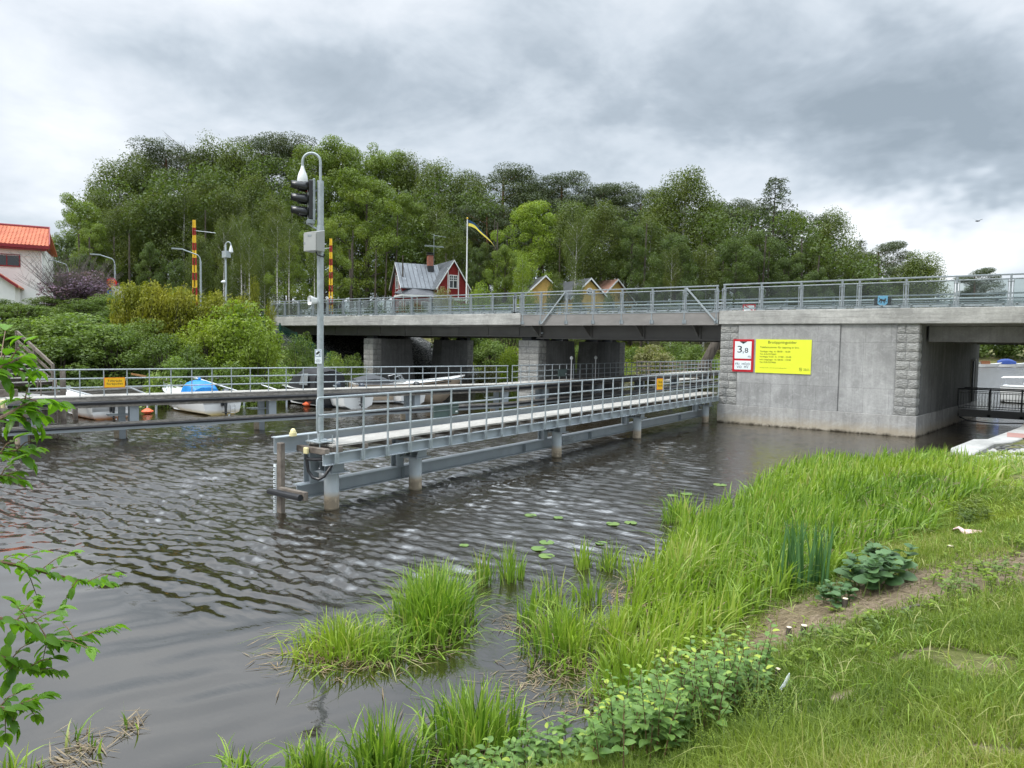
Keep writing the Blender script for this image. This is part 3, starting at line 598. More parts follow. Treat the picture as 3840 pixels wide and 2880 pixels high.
guard(SP,BXL+.1,BXR-.1,34.1,5.1); guard(SP,BXL+.1,BXR-.1,42.9,5.1); rail_run(SP,[-22.,-18.5,-15,-11.6],45.1,5.15,6.38)
mb=MB(); mb.beam((-20.95,YR-.16,4.62),(-19.5,YR-.13,6.3),.05,.07); mb.build('diagonal_stay',M['galv'],SP)
mb=MB(); mb.beam((-12.75,YR-.13,6.3),(-11.28,YR-.16,4.72),.05,.07); mb.build('diagonal_stay',M['galv'],SP)
mb=MB(); mb.beam((-22.25,33.0,4.45),(-21.7,33.5,4.15),.08,.1); mb.lathe((-21.75,33.15,4.15),[(.06,-.05),(.07,.0),(.06,.05)],10); mb.build('lock_bar',M['galv_dark'],SP)
# small items on the bridge
o=MB(); o.box(-10.5,-9.9,33.3,33.33,5.17,5.55); rs=empty('no_anchor_sign',(-10.2,33.3,5.17),'small white sign with a red rim behind the glass just right of the span end','sign')
o.build('sign_panel',M['red'],rs); o=MB(); o.box(-10.44,-9.96,33.294,33.299,5.23,5.49); o.build('sign_face',M['signwhite'],rs)
o=MB(); o.beam((-10.4,33.288,5.5),(-10.0,33.288,5.24),.05,.004,(0,1,0)); o.build('red_bar',M['red'],rs)
o=MB(); o.box(-10.24,-10.16,33.34,33.4,4.9,5.5); o.build('bracket',M['galv'],rs)
s=empty('municipal_shield_plate',(-4.65,33.95,5.4),'small pale blue shield with a dark animal on the guard rail above the pier','sign')
o=MB(); o.prism([(-4.86,33.92,5.84),(-4.86,33.92,5.52),(-4.80,33.92,5.44),(-4.67,33.92,5.40),(-4.54,33.92,5.44),(-4.48,33.92,5.52),(-4.48,33.92,5.84)],(0,.02,0)); o.build('shield',plain('pale_blue_face',(.20,.52,.78),.5,0,.05,3,0),s)
o=MB()
for a,b,w in [((-4.78,5.68),(-4.58,5.62),.075),((-4.60,5.64),(-4.55,5.72),.05),((-4.76,5.66),(-4.81,5.56),.035),((-4.71,5.64),(-4.73,5.52),.03),((-4.62,5.62),(-4.60,5.51),.03),((-4.57,5.64),(-4.52,5.57),.03),((-4.78,5.70),(-4.82,5.78),.02)]: o.beam((a[0],33.915,a[1]),(b[0],33.915,b[1]),w,.006,(0,1,0))
o.build('emblem',M['ink'],s)
o=MB(); o.box(-5.0,-4.34,33.945,33.98,5.40,5.76); o.build('back_plate',M['dark'],s)
# ================================================================== signs on the pier
def plate(x0,x1,z0,z1,y,th,mat,name,parent): 
    b=MB(); b.box(x0,x1,y,y+th,z0,z1); return b.build(name,mat,parent)
sg=empty('clearance_height_sign',(-9.98,31.94,2.4),'red framed white board reading 3,8 m Fri höjd vid MV on the pier','sign')
plate(-10.45,-9.51,2.40,3.88,31.95,.03,M['red'],'sign_frame',sg)
plate(-10.36,-9.61,3.0,3.785,31.938,.011,M['signwhite'],'sign_face',sg); plate(-10.36,-9.61,2.50,2.905,31.938,.011,M['signwhite'],'sign_face',sg)
text('lettering','3',.21,.31,(-10.135,31.932,3.425),M['ink'],sg); text('lettering',',',.045,.11,(-9.975,31.932,3.275),M['ink'],sg); text('lettering','8',.16,.225,(-9.83,31.932,3.38),M['ink'],sg)
text('lettering','m',.115,.085,(-9.695,31.932,3.09),M['ink'],sg); text('lettering','FRI  HÖJD\nVID  MV',.65,.27,(-9.985,31.932,2.70),M['ink'],sg,spacing=1.1)
b=MB(); b.prism([(-10.16,31.93,3.783),(-9.98,31.93,3.675),(-9.80,31.93,3.783)],(0,.007,0)); b.build('arrow_mark',M['ink'],sg)
sy=empty('bridge_opening_hours_sign',(-8.24,31.94,2.38),'large lemon yellow board headed Broöppningstider beside the red clearance sign','sign')
YX0,YX1,YZ0,YZ1=-9.42,-7.05,2.385,3.885
plate(YX0,YX1,YZ0,YZ1,31.95,.02,M['signyellow'],'sign_panel',sy)
def yt(body,fx,fz,w,h,al='LEFT',mat='inkgreen'): # fx,fz: centre as a fraction of the board
    text('lettering',body,w*(YX1-YX0),h*(YZ1-YZ0),(YX0+fx*(YX1-YX0),31.944,YZ1-fz*(YZ1-YZ0)),M[mat],sy,align=al)
yt('Broöppningstider',.485,.095,.515,.105); yt('Telefonnummer för öppning av bro.',.435,.24,.71,.075)
yt('Vardagar dag  kl. 08:00 - 16:00',.355,.362,.555,.062); yt('Tel. 018-7273665',.23,.438,.30,.048)
yt('Vardagar kväll  kl. 17:00 - 23:00',.365,.520,.575,.062); yt('och helgdagar  kl. 08:00 - 23:00',.363,.605,.572,.062); yt('Tel. 018-7273666',.23,.680,.30,.048)
yt('Vid frågor skicka e-post till: kommun@uppsala.se',.33,.845,.49,.030); yt('Uppsala\nkommun',.93,.865,.105,.070)
b=MB()
cx=YX0+.825*(YX1-YX0); cz=YZ1-.865*(YZ1-YZ0)
pts=[(-.05,.065),(-.05,-.03),(-.03,-.055),(0,-.068),(.03,-.055),(.05,-.03),(.05,.065),(-.05,.065)]
b.tube([(cx+p,31.945,cz+q) for p,q in pts],.006,4); b.tube([(cx+.02*math.cos(a),31.945,cz+.02*math.sin(a)+.005) for a in [i*PI/5 for i in range(11)]],.006,4); b.build('crest',M['inkgreen'],sy)
# dark footbridge across the side channel
fb=empty('footbridge',(-1.,40.,.5),'dark steel footbridge with barred railing across the side channel under the bridge','footbridge')
b=MB(); b.box(-2.2,5.,40.0,41.6,.42,.62); b.box(-2.2,5.,39.95,40.0,.36,.70); b.build('deck',M['girder'],fb)
for y in (40.0,41.55):
    b=MB(); b.tube([(-2.1,y,1.68),(5,y,1.68)],.03,8); b.box(-2.1,5,y-.015,y+.015,1.50,1.53); b.box(-2.1,5,y-.015,y+.015,.76,.79); h=b.build('railing',M['dark'],fb)
    b=MB()
    for k in range(59): b.box(-2.05+k*.12-.008,-2.05+k*.12+.008,y-.008,y+.008,.79,1.5)
    b.build('baluster',M['dark'],h)
    for k in range(6):
        b=MB(); x=-2.03+k*1.25; b.box(x-.03,x+.03,y-.03,y+.03,.45,1.66); b.box(x-.06,x+.06,y-.05,y+.05,.38,.50); b.build('railing_post',M['dark'],h)
o=MB(); o.tube([(-2.1,40.4,.35),(-1.6,40.4,.12),(-.6,40.4,.08),(.6,40.4,.16),(2,40.4,.35)],.03,6); tag(o.build('hose',M['dark']),'black hose sagging below the dark footbridge deck','hose')
# small quay on the right
q=empty('stone_quay',(-.3,27,0),'pale concrete quay edge beside the side channel, in front of the footbridge','quay')
b=MB(); top=[(-1.30,23.6),(-1.36,24.4),(-.93,27.3),(-.55,27.7),(.42,33.4),(.9,45.),(1.6,45.),(1.1,33.2),(.55,29.5),(.12,27.5),(-.32,26.6),(-.80,23.1)]
b.prism([(x,y,-1.2) for x,y in top],(0,0,1.82)); bevel(b.build('coping',M['quay'],q),.03)
b=MB(); b.box(-.02,.95,28.9,30.4,.621,.628); b.build('red_slab',plain('red_slab',(.36,.20,.17),.8,0,.1,3,.1),q)
# ================================================================== near guide walkway
NW=empty('guide_walkway',(-11.4,20,0),'long grey steel plank walkway on round piles, from the signal mast to the big pier','walkway')
Y0,Y1=9.0,31.9
mb=MB(); mb.box(-11.10,-11.085,Y0,Y1,1.02,1.225); mb.box(-11.10,-10.99,Y0,Y1,1.225,1.240); mb.box(-11.10,-10.99,Y0,Y1,1.005,1.02); mb.build('edge_channel',M['steel_light'],NW)
mb=MB(); mb.box(-12.06,-12.045,8.55,Y1,1.20,1.52); mb.box(-12.14,-11.95,8.55,Y1,1.52,1.54); mb.box(-12.06,-11.93,8.55,Y1,1.195,1.21); mb.build('back_beam',M['steel_light'],NW)
mb=MB()
for k in range(7): mb.box(-11.93+k*.122,-11.93+k*.122+.115,9.25+.03*(k%2),Y1,1.345,1.385)
mb.build('deck_planks',M['plank'],NW)
for k in range(33):
    y=9.35+.70*k
    if y>31.7: break
    b=MB(); b.box(-11.95,-11.02,y,y+.09,1.242,1.343); b.build('joist',M['timberx'],NW)
mb=MB(); mb.box(-11.80,-11.78,8.9,Y1,.27,.53); mb.box(-11.92,-11.66,8.9,Y1,.53,.548); mb.box(-11.92,-11.66,8.9,Y1,.252,.27); lb=mb.build('lower_beam',M['steel'],NW)
for y in (11.9,17.,21.,29.):
    b=MB(); b.box(-11.777,-11.66,y,y+.012,.272,.528); b.build('stiffener',M['steel'],lb)
b=MB(); b.box(-11.657,-11.652,19.1,19.9,.43,.50); b.box(-11.657,-11.652,19.1,19.9,.29,.36); nb=b.build('number_plate',M['galv'],lb)
text('lettering','U1234 4321',.0+.6,.045,(-11.648,19.5,.465),M['ink'],NW,(0,1,0)); text('lettering','U1234 4321',.6,.045,(-11.648,19.5,.325),M['ink'],NW,(0,1,0))
for y in (9.48,11.99,18.32,24.04,31.26):
    b=MB(); b.cyl(-11.4,y,-2,.78,.155,20); p=b.build('pile',M['pile'],NW,True)
    b=MB(); b.box(-11.72,-11.12,y-.24,y+.24,.78,.80); b.box(-11.66,-11.18,y-.2,y+.2,.801,.818); b.box(-11.62,-11.16,y-.2,y+.16,1.0,1.012); b.box(-11.41,-11.39,y-.18,y+.15,.819,1.0); b.box(-11.60,-11.585,y-.14,y+.14,.819,1.0)
    b.prism([(-11.18,y-.19,.819),(-11.18,y+.15,.819),(-11.18,y+.15,.999),(-11.18,y-.12,.999)],(-.012,0,0)); b.box(-11.99,-11.6,y-.02,y+.0,.82,1.2); b.build('bracket',M['steel'],p)
    b=MB(); b.box(-11.90,-11.885,y-.32,y-.10,.55,1.2); b.box(-11.885,-11.70,y-.215,y-.205,.55,1.2); b.box(-11.70,-11.685,y-.32,y-.10,.55,1.2); b.build('strut',M['steel'],NW)
# railing
mb=MB()
for z in (2.38,2.03,1.70): mb.tube([(-11.0,8.82,z),(-11.0,Y1,z)],.022,8)
mb.tube([(-11.0,8.82,1.70),(-11.0,8.79,1.74),(-11.0,8.79,2.34),(-11.0,8.82,2.38)],.022,8)
rl=mb.build('railing',M['galv'],NW,True)
for k in range(33):
    y=9.26+.70*k
    if y>31.8: break
    b=MB(); b.box(-10.985,-10.945,y-.012,y+.012,1.02,2.375); b.box(-10.99,-10.96,y-.05,y+.05,1.03,1.24); b.build('railing_post',M['galv'],rl)
# signs hung on the near railing
g=empty('green_sign_back',(-10.97,12.2,1.75),'back of a pair of dark green sign boards hung on the near walkway railing','sign')
b=MB(); b.box(-11.055,-11.035,12.22,12.78,1.71,2.0); b.build('sign_panel',M['greenplate'],g); b=MB(); b.box(-11.055,-11.035,12.80,13.12,1.76,2.06); b.build('sign_panel',M['greenplate'],g)
b=MB(); b.box(-11.034,-11.03,13.0,13.08,1.80,1.84); b.build('label_sticker',M['white'],g); b=MB(); b.box(-11.034,-11.015,12.22,12.78,1.87,1.885); b.box(-11.034,-11.015,12.8,13.12,1.93,1.945); b.build('brace',M['galv_dark'],g)
def no_entry(x,y,z,xd,w,h,label):
    s=empty('no_entry_sign',(x,y,z),label,'sign'); X=Vector(xd).normalized(); N=X.cross(Vector((0,0,1))); C=Vector((x,y,z))
    def slab(ww,hh,off,th,mat,nm):
        b=MB(); q=[C+X*a*ww/2+Vector((0,0,1))*c*hh/2+N*off for a,c in ((-1,-1),(1,-1),(1,1),(-1,1))]; b.prism(q,N*th); return b.build(nm,mat,s)
    slab(w,h,0,.015,M['signorange'],'sign_border'); slab(w*.93,h*.87,.0155,.004,M['signamber'],'sign_face')
    text('lettering','Tillträde\nförbjudet',w*.78,h*.56,C+N*.022,M['ink'],s,X); return s
no_entry(-10.93,24.93,2.05,(.25,1,0),.36,.44,'amber Tillträde förbjudet notice on the near walkway railing, before the pier')
# gauge post, scale, bumper, lamps, cable, junction box at the walkway end
gp=empty('gauge_post',(-11.84,8.62,0),'weathered timber post with a white water level scale at the walkway end','post')
b=MB(); b.box(-11.92,-11.78,8.52,8.62,-1.2,1.44); bevel(b.build('post',M['timberx'],gp),.008)
b=MB(); b.box(-12.0,-11.925,8.50,8.52,-.3,1.0); sc=b.build('scale_board',M['signwhite'],gp)
b=MB()
for k in range(24):
    z=.0+.04*k; b.box(-11.995+(.0 if k%2 else .03),-11.93,8.494,8.499,z,z+.02)
b.build('scale_marks',M['ink'],sc)
fd=empty('bumper_log',(-11.4,8.45,.5),'short black rubber tube bolted to a timber across the walkway end','fender')
b=MB(); b.box(-11.78,-10.98,8.46,8.56,.40,.56); b.build('timber',M['timberx'],fd); b=MB(); b.tube([(-11.98,8.39,.47),(-11.0,8.39,.47)],.065,12); b.build('rubber_tube',M['rubber'],fd)
b=MB(); b.lathe((-11.9,8.9,1.541),[(.075,0),(.075,.07),(.06,.072),(.055,.11),(.03,.15),(.0,.16)],14); tag(b.build('deck_lamp',M['cream'],None,True),'cream dome lamp on the beam beside the gauge post','lamp')
b=MB(); b.box(-11.62,-11.50,8.93,8.99,1.20,1.33); tag(bevel(b.build('junction_box',M['cream']),.01),'small cream junction box on the walkway end timber','box')
b=MB(); b.tube([(-11.56,8.95,1.19),(-11.52,8.95,1.05),(-11.50,8.97,.85),(-11.40,9.0,.73),(-11.27,9.05,.70),(-11.17,9.1,.76),(-11.12,9.2,.92),(-11.13,9.35,1.1)],.032,8); b.tube([(-11.56,8.95,1.10),(-11.35,9.0,1.10),(-11.15,9.15,1.12)],.035,8); tag(b.build('power_cable',M['rubber'],None,True),'thick black cable looping below the walkway end','cable')
for y0,z0,lab in ((9.0,1.22,'grey timber block under the front of the mast foot'),(9.32,1.24,'grey timber block under the back of the mast foot')):
    b=MB(); b.box(-11.93,-11.0 if y0>9.1 else -11.02,y0,y0+.12,z0,z0+.12); tag(bevel(b.build('timber_block',M['timberx']),.008),lab,'timber')
# ------------------------------------------------------------------ signal mast
MX,MY=-11.5,9.27
ms_=empty('signal_mast',(MX,MY,1.42),'tall galvanised mast with hooked top standing on the walkway end','mast')
b=MB(); b.cyl(MX,MY,1.45,6.72,.066,20); b.build('pole',M['galv'],ms_,True)
b=MB(); b.box(MX-.22,MX+.22,MY-.2,MY+.2,1.425,1.445); b.cyl(MX,MY,1.446,1.47,.14,20); 
for dx in (-.18,.18):
    for dy in (-.16,.16): b.cyl(MX+dx,MY+dy,1.3,1.56,.012,8); b.cyl(MX+dx,MY+dy,1.446,1.47,.025,6)
b.build('base_plate',M['galv'],ms_)
A=_rt.copy(); A.z=0; A.normalize() # the hook bends to the left of the mast
b=MB(); top=Vector((MX,MY,6.72)); r_=.35
pts=[top,top+Vector((0,0,.2)),top+Vector((0,0,.37))]+[top+Vector((0,0,.37+.18*math.sin(a)))-A*(.18*(1-math.cos(a))) for a in [PI*k/12 for k in range(1,13)]]
e=pts[-1]; pts.append(e+Vector((0,0,-.14)))
b.tube(pts,.026,12); b.build('hooked_arm',M['galv'],ms_,True)
camp=pts[-1]
c=empty('dome_camera',camp,'pale pear-shaped dome camera hanging from the near mast hook','camera')
b=MB(); b.lathe(camp+Vector((0,0,-.30)),[(.08,0),(.105,.02),(.105,.08),(.098,.14),(.075,.22),(.045,.29),(.028,.36)],18); b.build('housing',M['white'],c,True); b=MB(); b.lathe(camp+Vector((0,0,-.34)),[(.02,-.02),(.055,.0),(.075,.045)],14); b.build('lens_dome',M['pane'],c,True)
# signal head with three hoods, facing up the canal to the left
hd=Vector((-.62,-.79,0)).normalized(); hd=(-A*.93+Vector((-_fw.x,-_fw.y,0)).normalized()*.40).normalized(); sd_=Vector((-hd.y,hd.x,0)); hc=Vector((MX,MY,0))-A*.22+Vector((0,0,6.33))
sh=empty('traffic_signal',hc,'black three-lamp boat signal with deep hoods beside the near mast','traffic signal')
def obox(mb,c,a,b_,c_,wa,wb,wc):
    q=[];c=Vector(c)
    for k in (-1,1):
        for i,j in ((-1,-1),(1,-1),(1,1),(-1,1)): q.append(c+a*(i*wa/2)+b_*(j*wb/2)+c_*(k*wc/2))
    return mb.add(q,[(3,2,1,0),(4,5,6,7),(0,1,5,4),(1,2,6,5),(2,3,7,6),(3,0,4,7)])
b=MB(); obox(b,hc-hd*.02,sd_,hd,Vector((0,0,1)),.25,.10,.80); bevel(b.build('housing',M['blackplastic'],sh),.03,2)
b=MB(); obox(b,hc-hd*.075,sd_,hd,Vector((0,0,1)),.26,.05,.84); obox(b,hc-hd*.02+Vector((0,0,-.43)),sd_,hd,Vector((0,0,1)),.23,.15,.09); bevel(b.build('back_plate',M['galv_dark'],sh),.01)
for k,zz in enumerate((.25,0,-.25)):
    b=MB(); cc_=hc+hd*.046+Vector((0,0,zz)); n=14; o1=[];o2=[]
    outer=[];rg=[]
    for L_,rr in ((0,.115),(.12,.115),(.31,.112)):
        ring=[]
        for q in range(n+1):
            a=R(-38)+(R(256))*q/n; dd=L_*(1.0 if math.sin(a)>-.1 else .55); ring.append(cc_+hd*dd+sd_*(rr*math.cos(a))+Vector((0,0,rr*math.sin(a))))
        rg.append(ring)
    rin=[[p+(cc_-p-hd*((p-cc_).dot(hd))*-1)*.06 for p in ring] for ring in rg]
    b.loft(rg,close=False,cap=False); h=b.build('hood',M['blackplastic'],sh,True); so_=h.modifiers.new('thick','SOLIDIFY'); so_.thickness=.006
    b=MB(); bb=[cc_+hd*.004+sd_*(.10*math.cos(a))+Vector((0,0,.10*math.sin(a))) for a in [2*PI*q/16 for q in range(16)]]; b.prism(bb,hd*.012); b.build('lens',M['redlens'] if k==0 else M['darklens'],sh)
b=MB(); b.tube([hc+Vector((0,0,-.47)),hc+Vector((0,0,-.54))+A*.08,Vector((MX,MY,5.74))],.02,8); b.tube([(MX,MY,5.66),(MX,MY,5.82)],.075,14); b.tube([hc-hd*.05+Vector((0,0,.2)),Vector((MX,MY,6.53))],.018,8); b.build('bracket',M['galv'],sh)
# control cabinet
fa=Vector((-_fw.x,-_fw.y,0)).normalized(); cn=(fa*.86-A*.50).normalized(); cs=Vector((-cn.y,cn.x,0)); 
if cs.dot(A)<0: cs=-cs
bc=Vector((MX,MY,5.48))-A*.09+fa*.12
cb_=empty('control_cabinet',bc,'grey metal cabinet with sloped lid strapped to the near signal mast','cabinet')
b=MB(); hw,hd2,hh=.18,.11,.19
q=[bc+cs*i*hw+cn*j*hd2+Vector((0,0,k)) for (i,j,k) in ((-1,-1,-hh),(1,-1,-hh),(1,1,-hh),(-1,1,-hh),(-1,-1,hh+.05),(1,-1,hh+.05),(1,1,hh-.01),(-1,1,hh-.01))]
b.add(q,[(3,2,1,0),(4,5,6,7),(0,1,5,4),(1,2,6,5),(2,3,7,6),(3,0,4,7)]); bevel(b.build('body',plain('cabinet_paint',(.36,.36,.34),.35,.3,.06,3,0),cb_),.006)
b=MB(); obox(b,bc+cn*(hd2+.008)+Vector((0,0,-.015)),cs,cn,Vector((0,0,1)),.34,.012,.34); d_=bevel(b.build('door',plain('cabinet_door',(.42,.425,.41),.35,.3,.06,3,0),cb_),.004)
b=MB(); obox(b,bc+cn*(hd2+.017)+Vector((0,0,.11)),cs,cn,Vector((0,0,1)),.10,.004,.035); b.build('name_plate',M['galv_dark'],d_); b=MB(); obox(b,bc+cn*(hd2+.02)-cs*.14+Vector((0,0,-.03)),cs,cn,Vector((0,0,1)),.02,.02,.03); b.build('lock',M['chrome'],d_)
b=MB(); b.tube([bc+cs*.05+Vector((0,0,-.19)),bc+cs*.08+Vector((0,0,-.26)),Vector((MX,MY,5.2))+A*.07,Vector((MX,MY,5.26))+A*.085],.016,6); b.build('cable',M['rubber'],cb_)
# horn loudspeaker
hl=Vector((MX,MY,4.31)); hn=(-A*.78+fa*.62).normalized(); hs=Vector((-hn.y,hn.x,0))
sp_=empty('horn_loudspeaker',hl,'pale grey square horn loudspeaker on the near mast above the camera notice','loudspeaker')
b=MB(); C0=hl-A*.13+fa*.05
def sq(c,w,h,k=10):
    out=[]
    for i in range(24):
        a=2*PI*i/24; ca,sa=math.cos(a),math.sin(a); s_=(abs(ca)**4+abs(sa)**4)**-.25; out.append(c+hs*(w*ca*s_)+Vector((0,0,h*sa*s_)))
    return out
b.loft([sq(C0-hn*.12,.035,.035),sq(C0-hn*.08,.06,.055),sq(C0,.08,.07),sq(C0+hn*.07,.11,.095),sq(C0+hn*.08,.103,.088),sq(C0+hn*.02,.05,.04),sq(C0+hn*.0,.015,.015)]); b.build('horn',M['white'],sp_,True)
b=MB(); b.lathe(C0+hn*.05,[(.006,-.02),(.022,-.01),(.022,.015),(.006,.02)],10,'x'); b.build('driver',M['galv_dark'],sp_,True); b=MB(); b.tube([C0-hn*.05,hl],.022,8); b.build('bracket',M['galv'],sp_)
# camera notice
cs_=empty('camera_notice',(MX,MY,3.0),'white notice with a camera pictogram strapped to the near mast','sign'); X=A; N=X.cross(Vector((0,0,1))); C1=Vector((MX,MY,3.18))+N*.075-A*.02
def face(c,w,h,off,th,mat,nm,par):
    b=MB(); Zv=Vector((0,0,1)); q=[c+X*a*w/2+Zv*k*h/2+N*off for a,k in ((-1,-1),(1,-1),(1,1),(-1,1))]; b.prism(q,N*th); return b.build(nm,mat,par)
face(C1,.14,.29,0,.008,M['signwhite'],'sign_panel',cs_); face(C1+Vector((0,0,.065)),.115,.135,.0085,.002,M['blue'],'blue_border',cs_); face(C1+Vector((0,0,.065)),.098,.118,.011,.002,M['signwhite'],'picture_field',cs_)
b=MB(); Zv=Vector((0,0,1)); P0=C1+Vector((0,0,.06))+N*.014
b.prism([P0+X*x+Zv*z for x,z in ((-.045,.0),(-.03,-.03),(.035,.015),(.03,.05),(.0,.045))],N*.002); b.prism([P0+X*x+Zv*z for x,z in ((.018,-.01),(.028,-.003),(.028,-.055),(.018,-.055))],N*.002); b.build('pictogram',M['ink'],cs_)
text('lettering','OMRÅDET ÄR\nKAMERAÖVERVAKAT\nDYGNET RUNT',.105,.07,C1+Vector((0,0,-.085))+N*.011,M['ink'],cs_,X)
# ================================================================== far guide fender with railing (across the canal)
FA=Vector((-25.34,8.35,0)); FB=Vector((-20.0,27.6,0)); fd_=(FB-FA).normalized(); fn_=Vector((fd_.y,-fd_.x,0)); FL=(FB-FA).length
FW=empty('fender_walkway',FA,'long timber and steel fender across the canal with black rubber tubes and a tubular railing','walkway')
def fr(O,d,n):
    m=Matrix.Identity(4)
    for i in range(3): m[i][0]=d[i]; m[i][1]=n[i]; m[i][2]=(0,0,1)[i]; m[i][3]=O[i]
    return m
def fender(T,L,owner,cols,top=1.50,tag_mat='timber'):
    def mk(f,name,mat,par=owner,sm=False):
        b=MB(); b.T=T; f(b); return b.build(name,mat,par,sm)
    mk(lambda b:(b.box(0,L,-.10,.0,1.36,1.50),b.box(0,L,-.10,-.01,1.15,1.25)),'fender_timber',M['timber'])
    mk(lambda b:b.box(0,L,-.9,.02,1.501,1.53),'cap_boards',M['plank'])
    mk(lambda b:b.tube([(0,.03,1.305),(L,.03,1.305)],.065,10),'rubber_tube',M['rubber'],owner,True)
    mk(lambda b:(b.box(-.15,L,-.12,-.0,.545,.63),),'lower_timber',M['timber']); mk(lambda b:b.box(-.15,L,-.12,-.01,.365,.46),'lower_channel',M['steel_light'])
    mk(lambda b:b.tube([(-.1,.03,.51),(L,.03,.51)],.05,10),'rubber_tube',M['rubber'],owner,True)
    for c in cols:
        mk(lambda b:(b.box(c-.14,c+.14,-.13,-.11,.46,1.15),b.box(c-.14,c-.12,-.45,-.13,.46,1.15),b.box(c+.12,c+.14,-.30,-.13,.46,1.15),b.box(c-.42,c-.22,-.6,-.4,-.0,1.15),b.box(c-.75,c-.1,-.9,-.3,.82,.85)),'column',M['steel'])
        mk(lambda b:b.cyl(c-.35,-.62,-2,.42,.2,16),'pile',M['pile'],owner,True)
    mk(lambda b:(b.box(0,L,-.92,-.88,1.25,1.50),),'rear_beam',M['steel'])
def tube_rail(T,L,owner,s0,step,zt,zb,r=.022,post=.03,off=-.08,levels=3):
    b=MB(); b.T=T
    for k in range(levels):
        z=zt-(zt-zb)*k/3.; b.tube([(s0,off,z),(L,off,z)],r,8)
    rl=b.build('railing',M['galv'],owner,True); n=int((L-s0)/step)+1
    for k in range(n):
        s=s0+.02+k*step
        if s>L: break
        b=MB(); b.T=T; b.box(s-post/2,s+post/2,off-post/2,off+post/2,zb,zt); b.build('railing_post',M['galv'],rl)
    return rl
TF=fr(FA,fd_,fn_); fender(TF,FL,FW,[.75,3.55,8.35,14.85,20.4-.5])
tube_rail(TF,FL,FW,.55,.6915,2.42,1.53)
FW2=empty('inner_fender_walkway',FB,'straight continuation of the timber fender and railing passing under the bridge','walkway')
TF2=fr(FB+Vector((0,.05,0)),Vector((0,1,0)),Vector((1,0,0))); fender(TF2,31,FW2,[3.6,9.6,15.6,21.6,27.6]); tube_rail(TF2,31,FW2,.3,.74,2.42,1.53)
for k in (6.,8.8):
    b=MB(); p=FB+Vector((-.05,k,1.53)); b.tube([p,p+Vector((0,0,1.15))],.03,8); b.lathe(p+Vector((0,0,1.15)),[(.07,0),(.10,.08),(.06,.17),(.02,.2)],10)
    tag(b.build('bollard_lamp',M['white'],None,True),'white lamp on a short stalk on the inner fender, %s of two'%('left' if k<7 else 'right'),'lamp','stalk lamps on the inner fender')
# the arrow board end, lamp and notice at the near end of the far fender
p=TF@Vector((-.1,-.2,1.36)); b=MB(); b.lathe(p,[(.06,-.12),(.06,.05),(.07,.06),(.07,.12),(.03,.16)],12); tag(b.build('fender_lamp',M['cream'],None,True),'small cream lamp at the left end of the far fender','lamp')
c=TF@Vector((2.95,.0,1.98)); no_entry(c.x,c.y,c.z,fd_,.62,.34,'wide amber Tillträde förbjudet notice on the far fender railing')
c=TF2@Vector((5.1,-.02,1.98)); g=empty('grey_sign_back',c,'back of a small grey-green board hung on the inner fender railing','sign'); b=MB(); b.box(c.x,c.x+.02,c.y-.6,c.y+.3,c.z-.22,c.z+.18); b.build('sign_panel',M['greenplate'],g); b=MB(); b.box(c.x+.021,c.x+.025,c.y+.15,c.y+.25,c.z-.12,c.z-.06); b.build('label_sticker',M['white'],g)
# ================================================================== timber dock, bulkhead, stairs at the far left bank
dk=empty('timber_dock',(-31,8.6,0),'weathered plank dock on posts at the far left, beside the stairs','dock')
dA=G(-220,1560,1.15); 
b=MB(); poly=[G(-300,1466,1.2),G(-40,1494,1.2),G(68,1536,1.2),G(150,1530,1.2),G(255,1497,1.2),G(150,1480,1.2),G(60,1474,1.2),G(-300,1452,1.2)]
b.prism([(p.x,p.y,1.12) for p in poly],(0,0,.10)); b.build('deck_boards',M['plank'],dk)
b=MB()
for a_,c_ in zip(poly,poly[1:]+poly[:1]): b.beam((a_.x,a_.y,1.02),(c_.x,c_.y,1.02),.08,.18)
b.build('edge_beam',M['timberx'],dk)
for u,v in ((25,1560),(42,1560),(58,1565),(282,1540),(-60,1540)):
    p=G(u,v,.4); b=MB(); b.cyl(p.x,p.y,-1.5,1.05,.10,10); b.build('post',M['timberx'],dk)
def ladder(x,y,z0,z1,d,label):
    l=empty('boarding_ladder',(x,y,z0),label,'ladder'); d=Vector(d).normalized(); c=Vector((x,y,0))
    for s in (-.22,.22):
        b=MB(); b.tube([c+d*s+Vector((0,0,z0)),c+d*s+Vector((0,0,z1)),c+d*s+Vector((-.1,.03,z1+.12)),c+d*s+Vector((-.35,.05,z1+.1)),c+d*s+Vector((-.45,.05,z1-.3))],.022,8); b.build('rail',M['galv'] if 'steel' in label else M['timberx'],l,True)
    b=MB()
    z=z0+.1
    while z<1.0: b.tube([c-d*.22+Vector((0,0,z)),c+d*.22+Vector((0,0,z))],.018,6); z+=.28
    b.build('rung',M['timberx'],l)
p=G(185,1560,.8); ladder(p.x,p.y,-.6,1.9,(.3,.95,0),'boarding ladder with tall loop handles on the far left dock')
p=G(237,1486,1.15); b=MB(); b.cyl(p.x,p.y,-1,2.2,.1,10); tag(b.build('mooring_post',M['timberx']),'thick weathered post standing up from the far left dock edge','post')
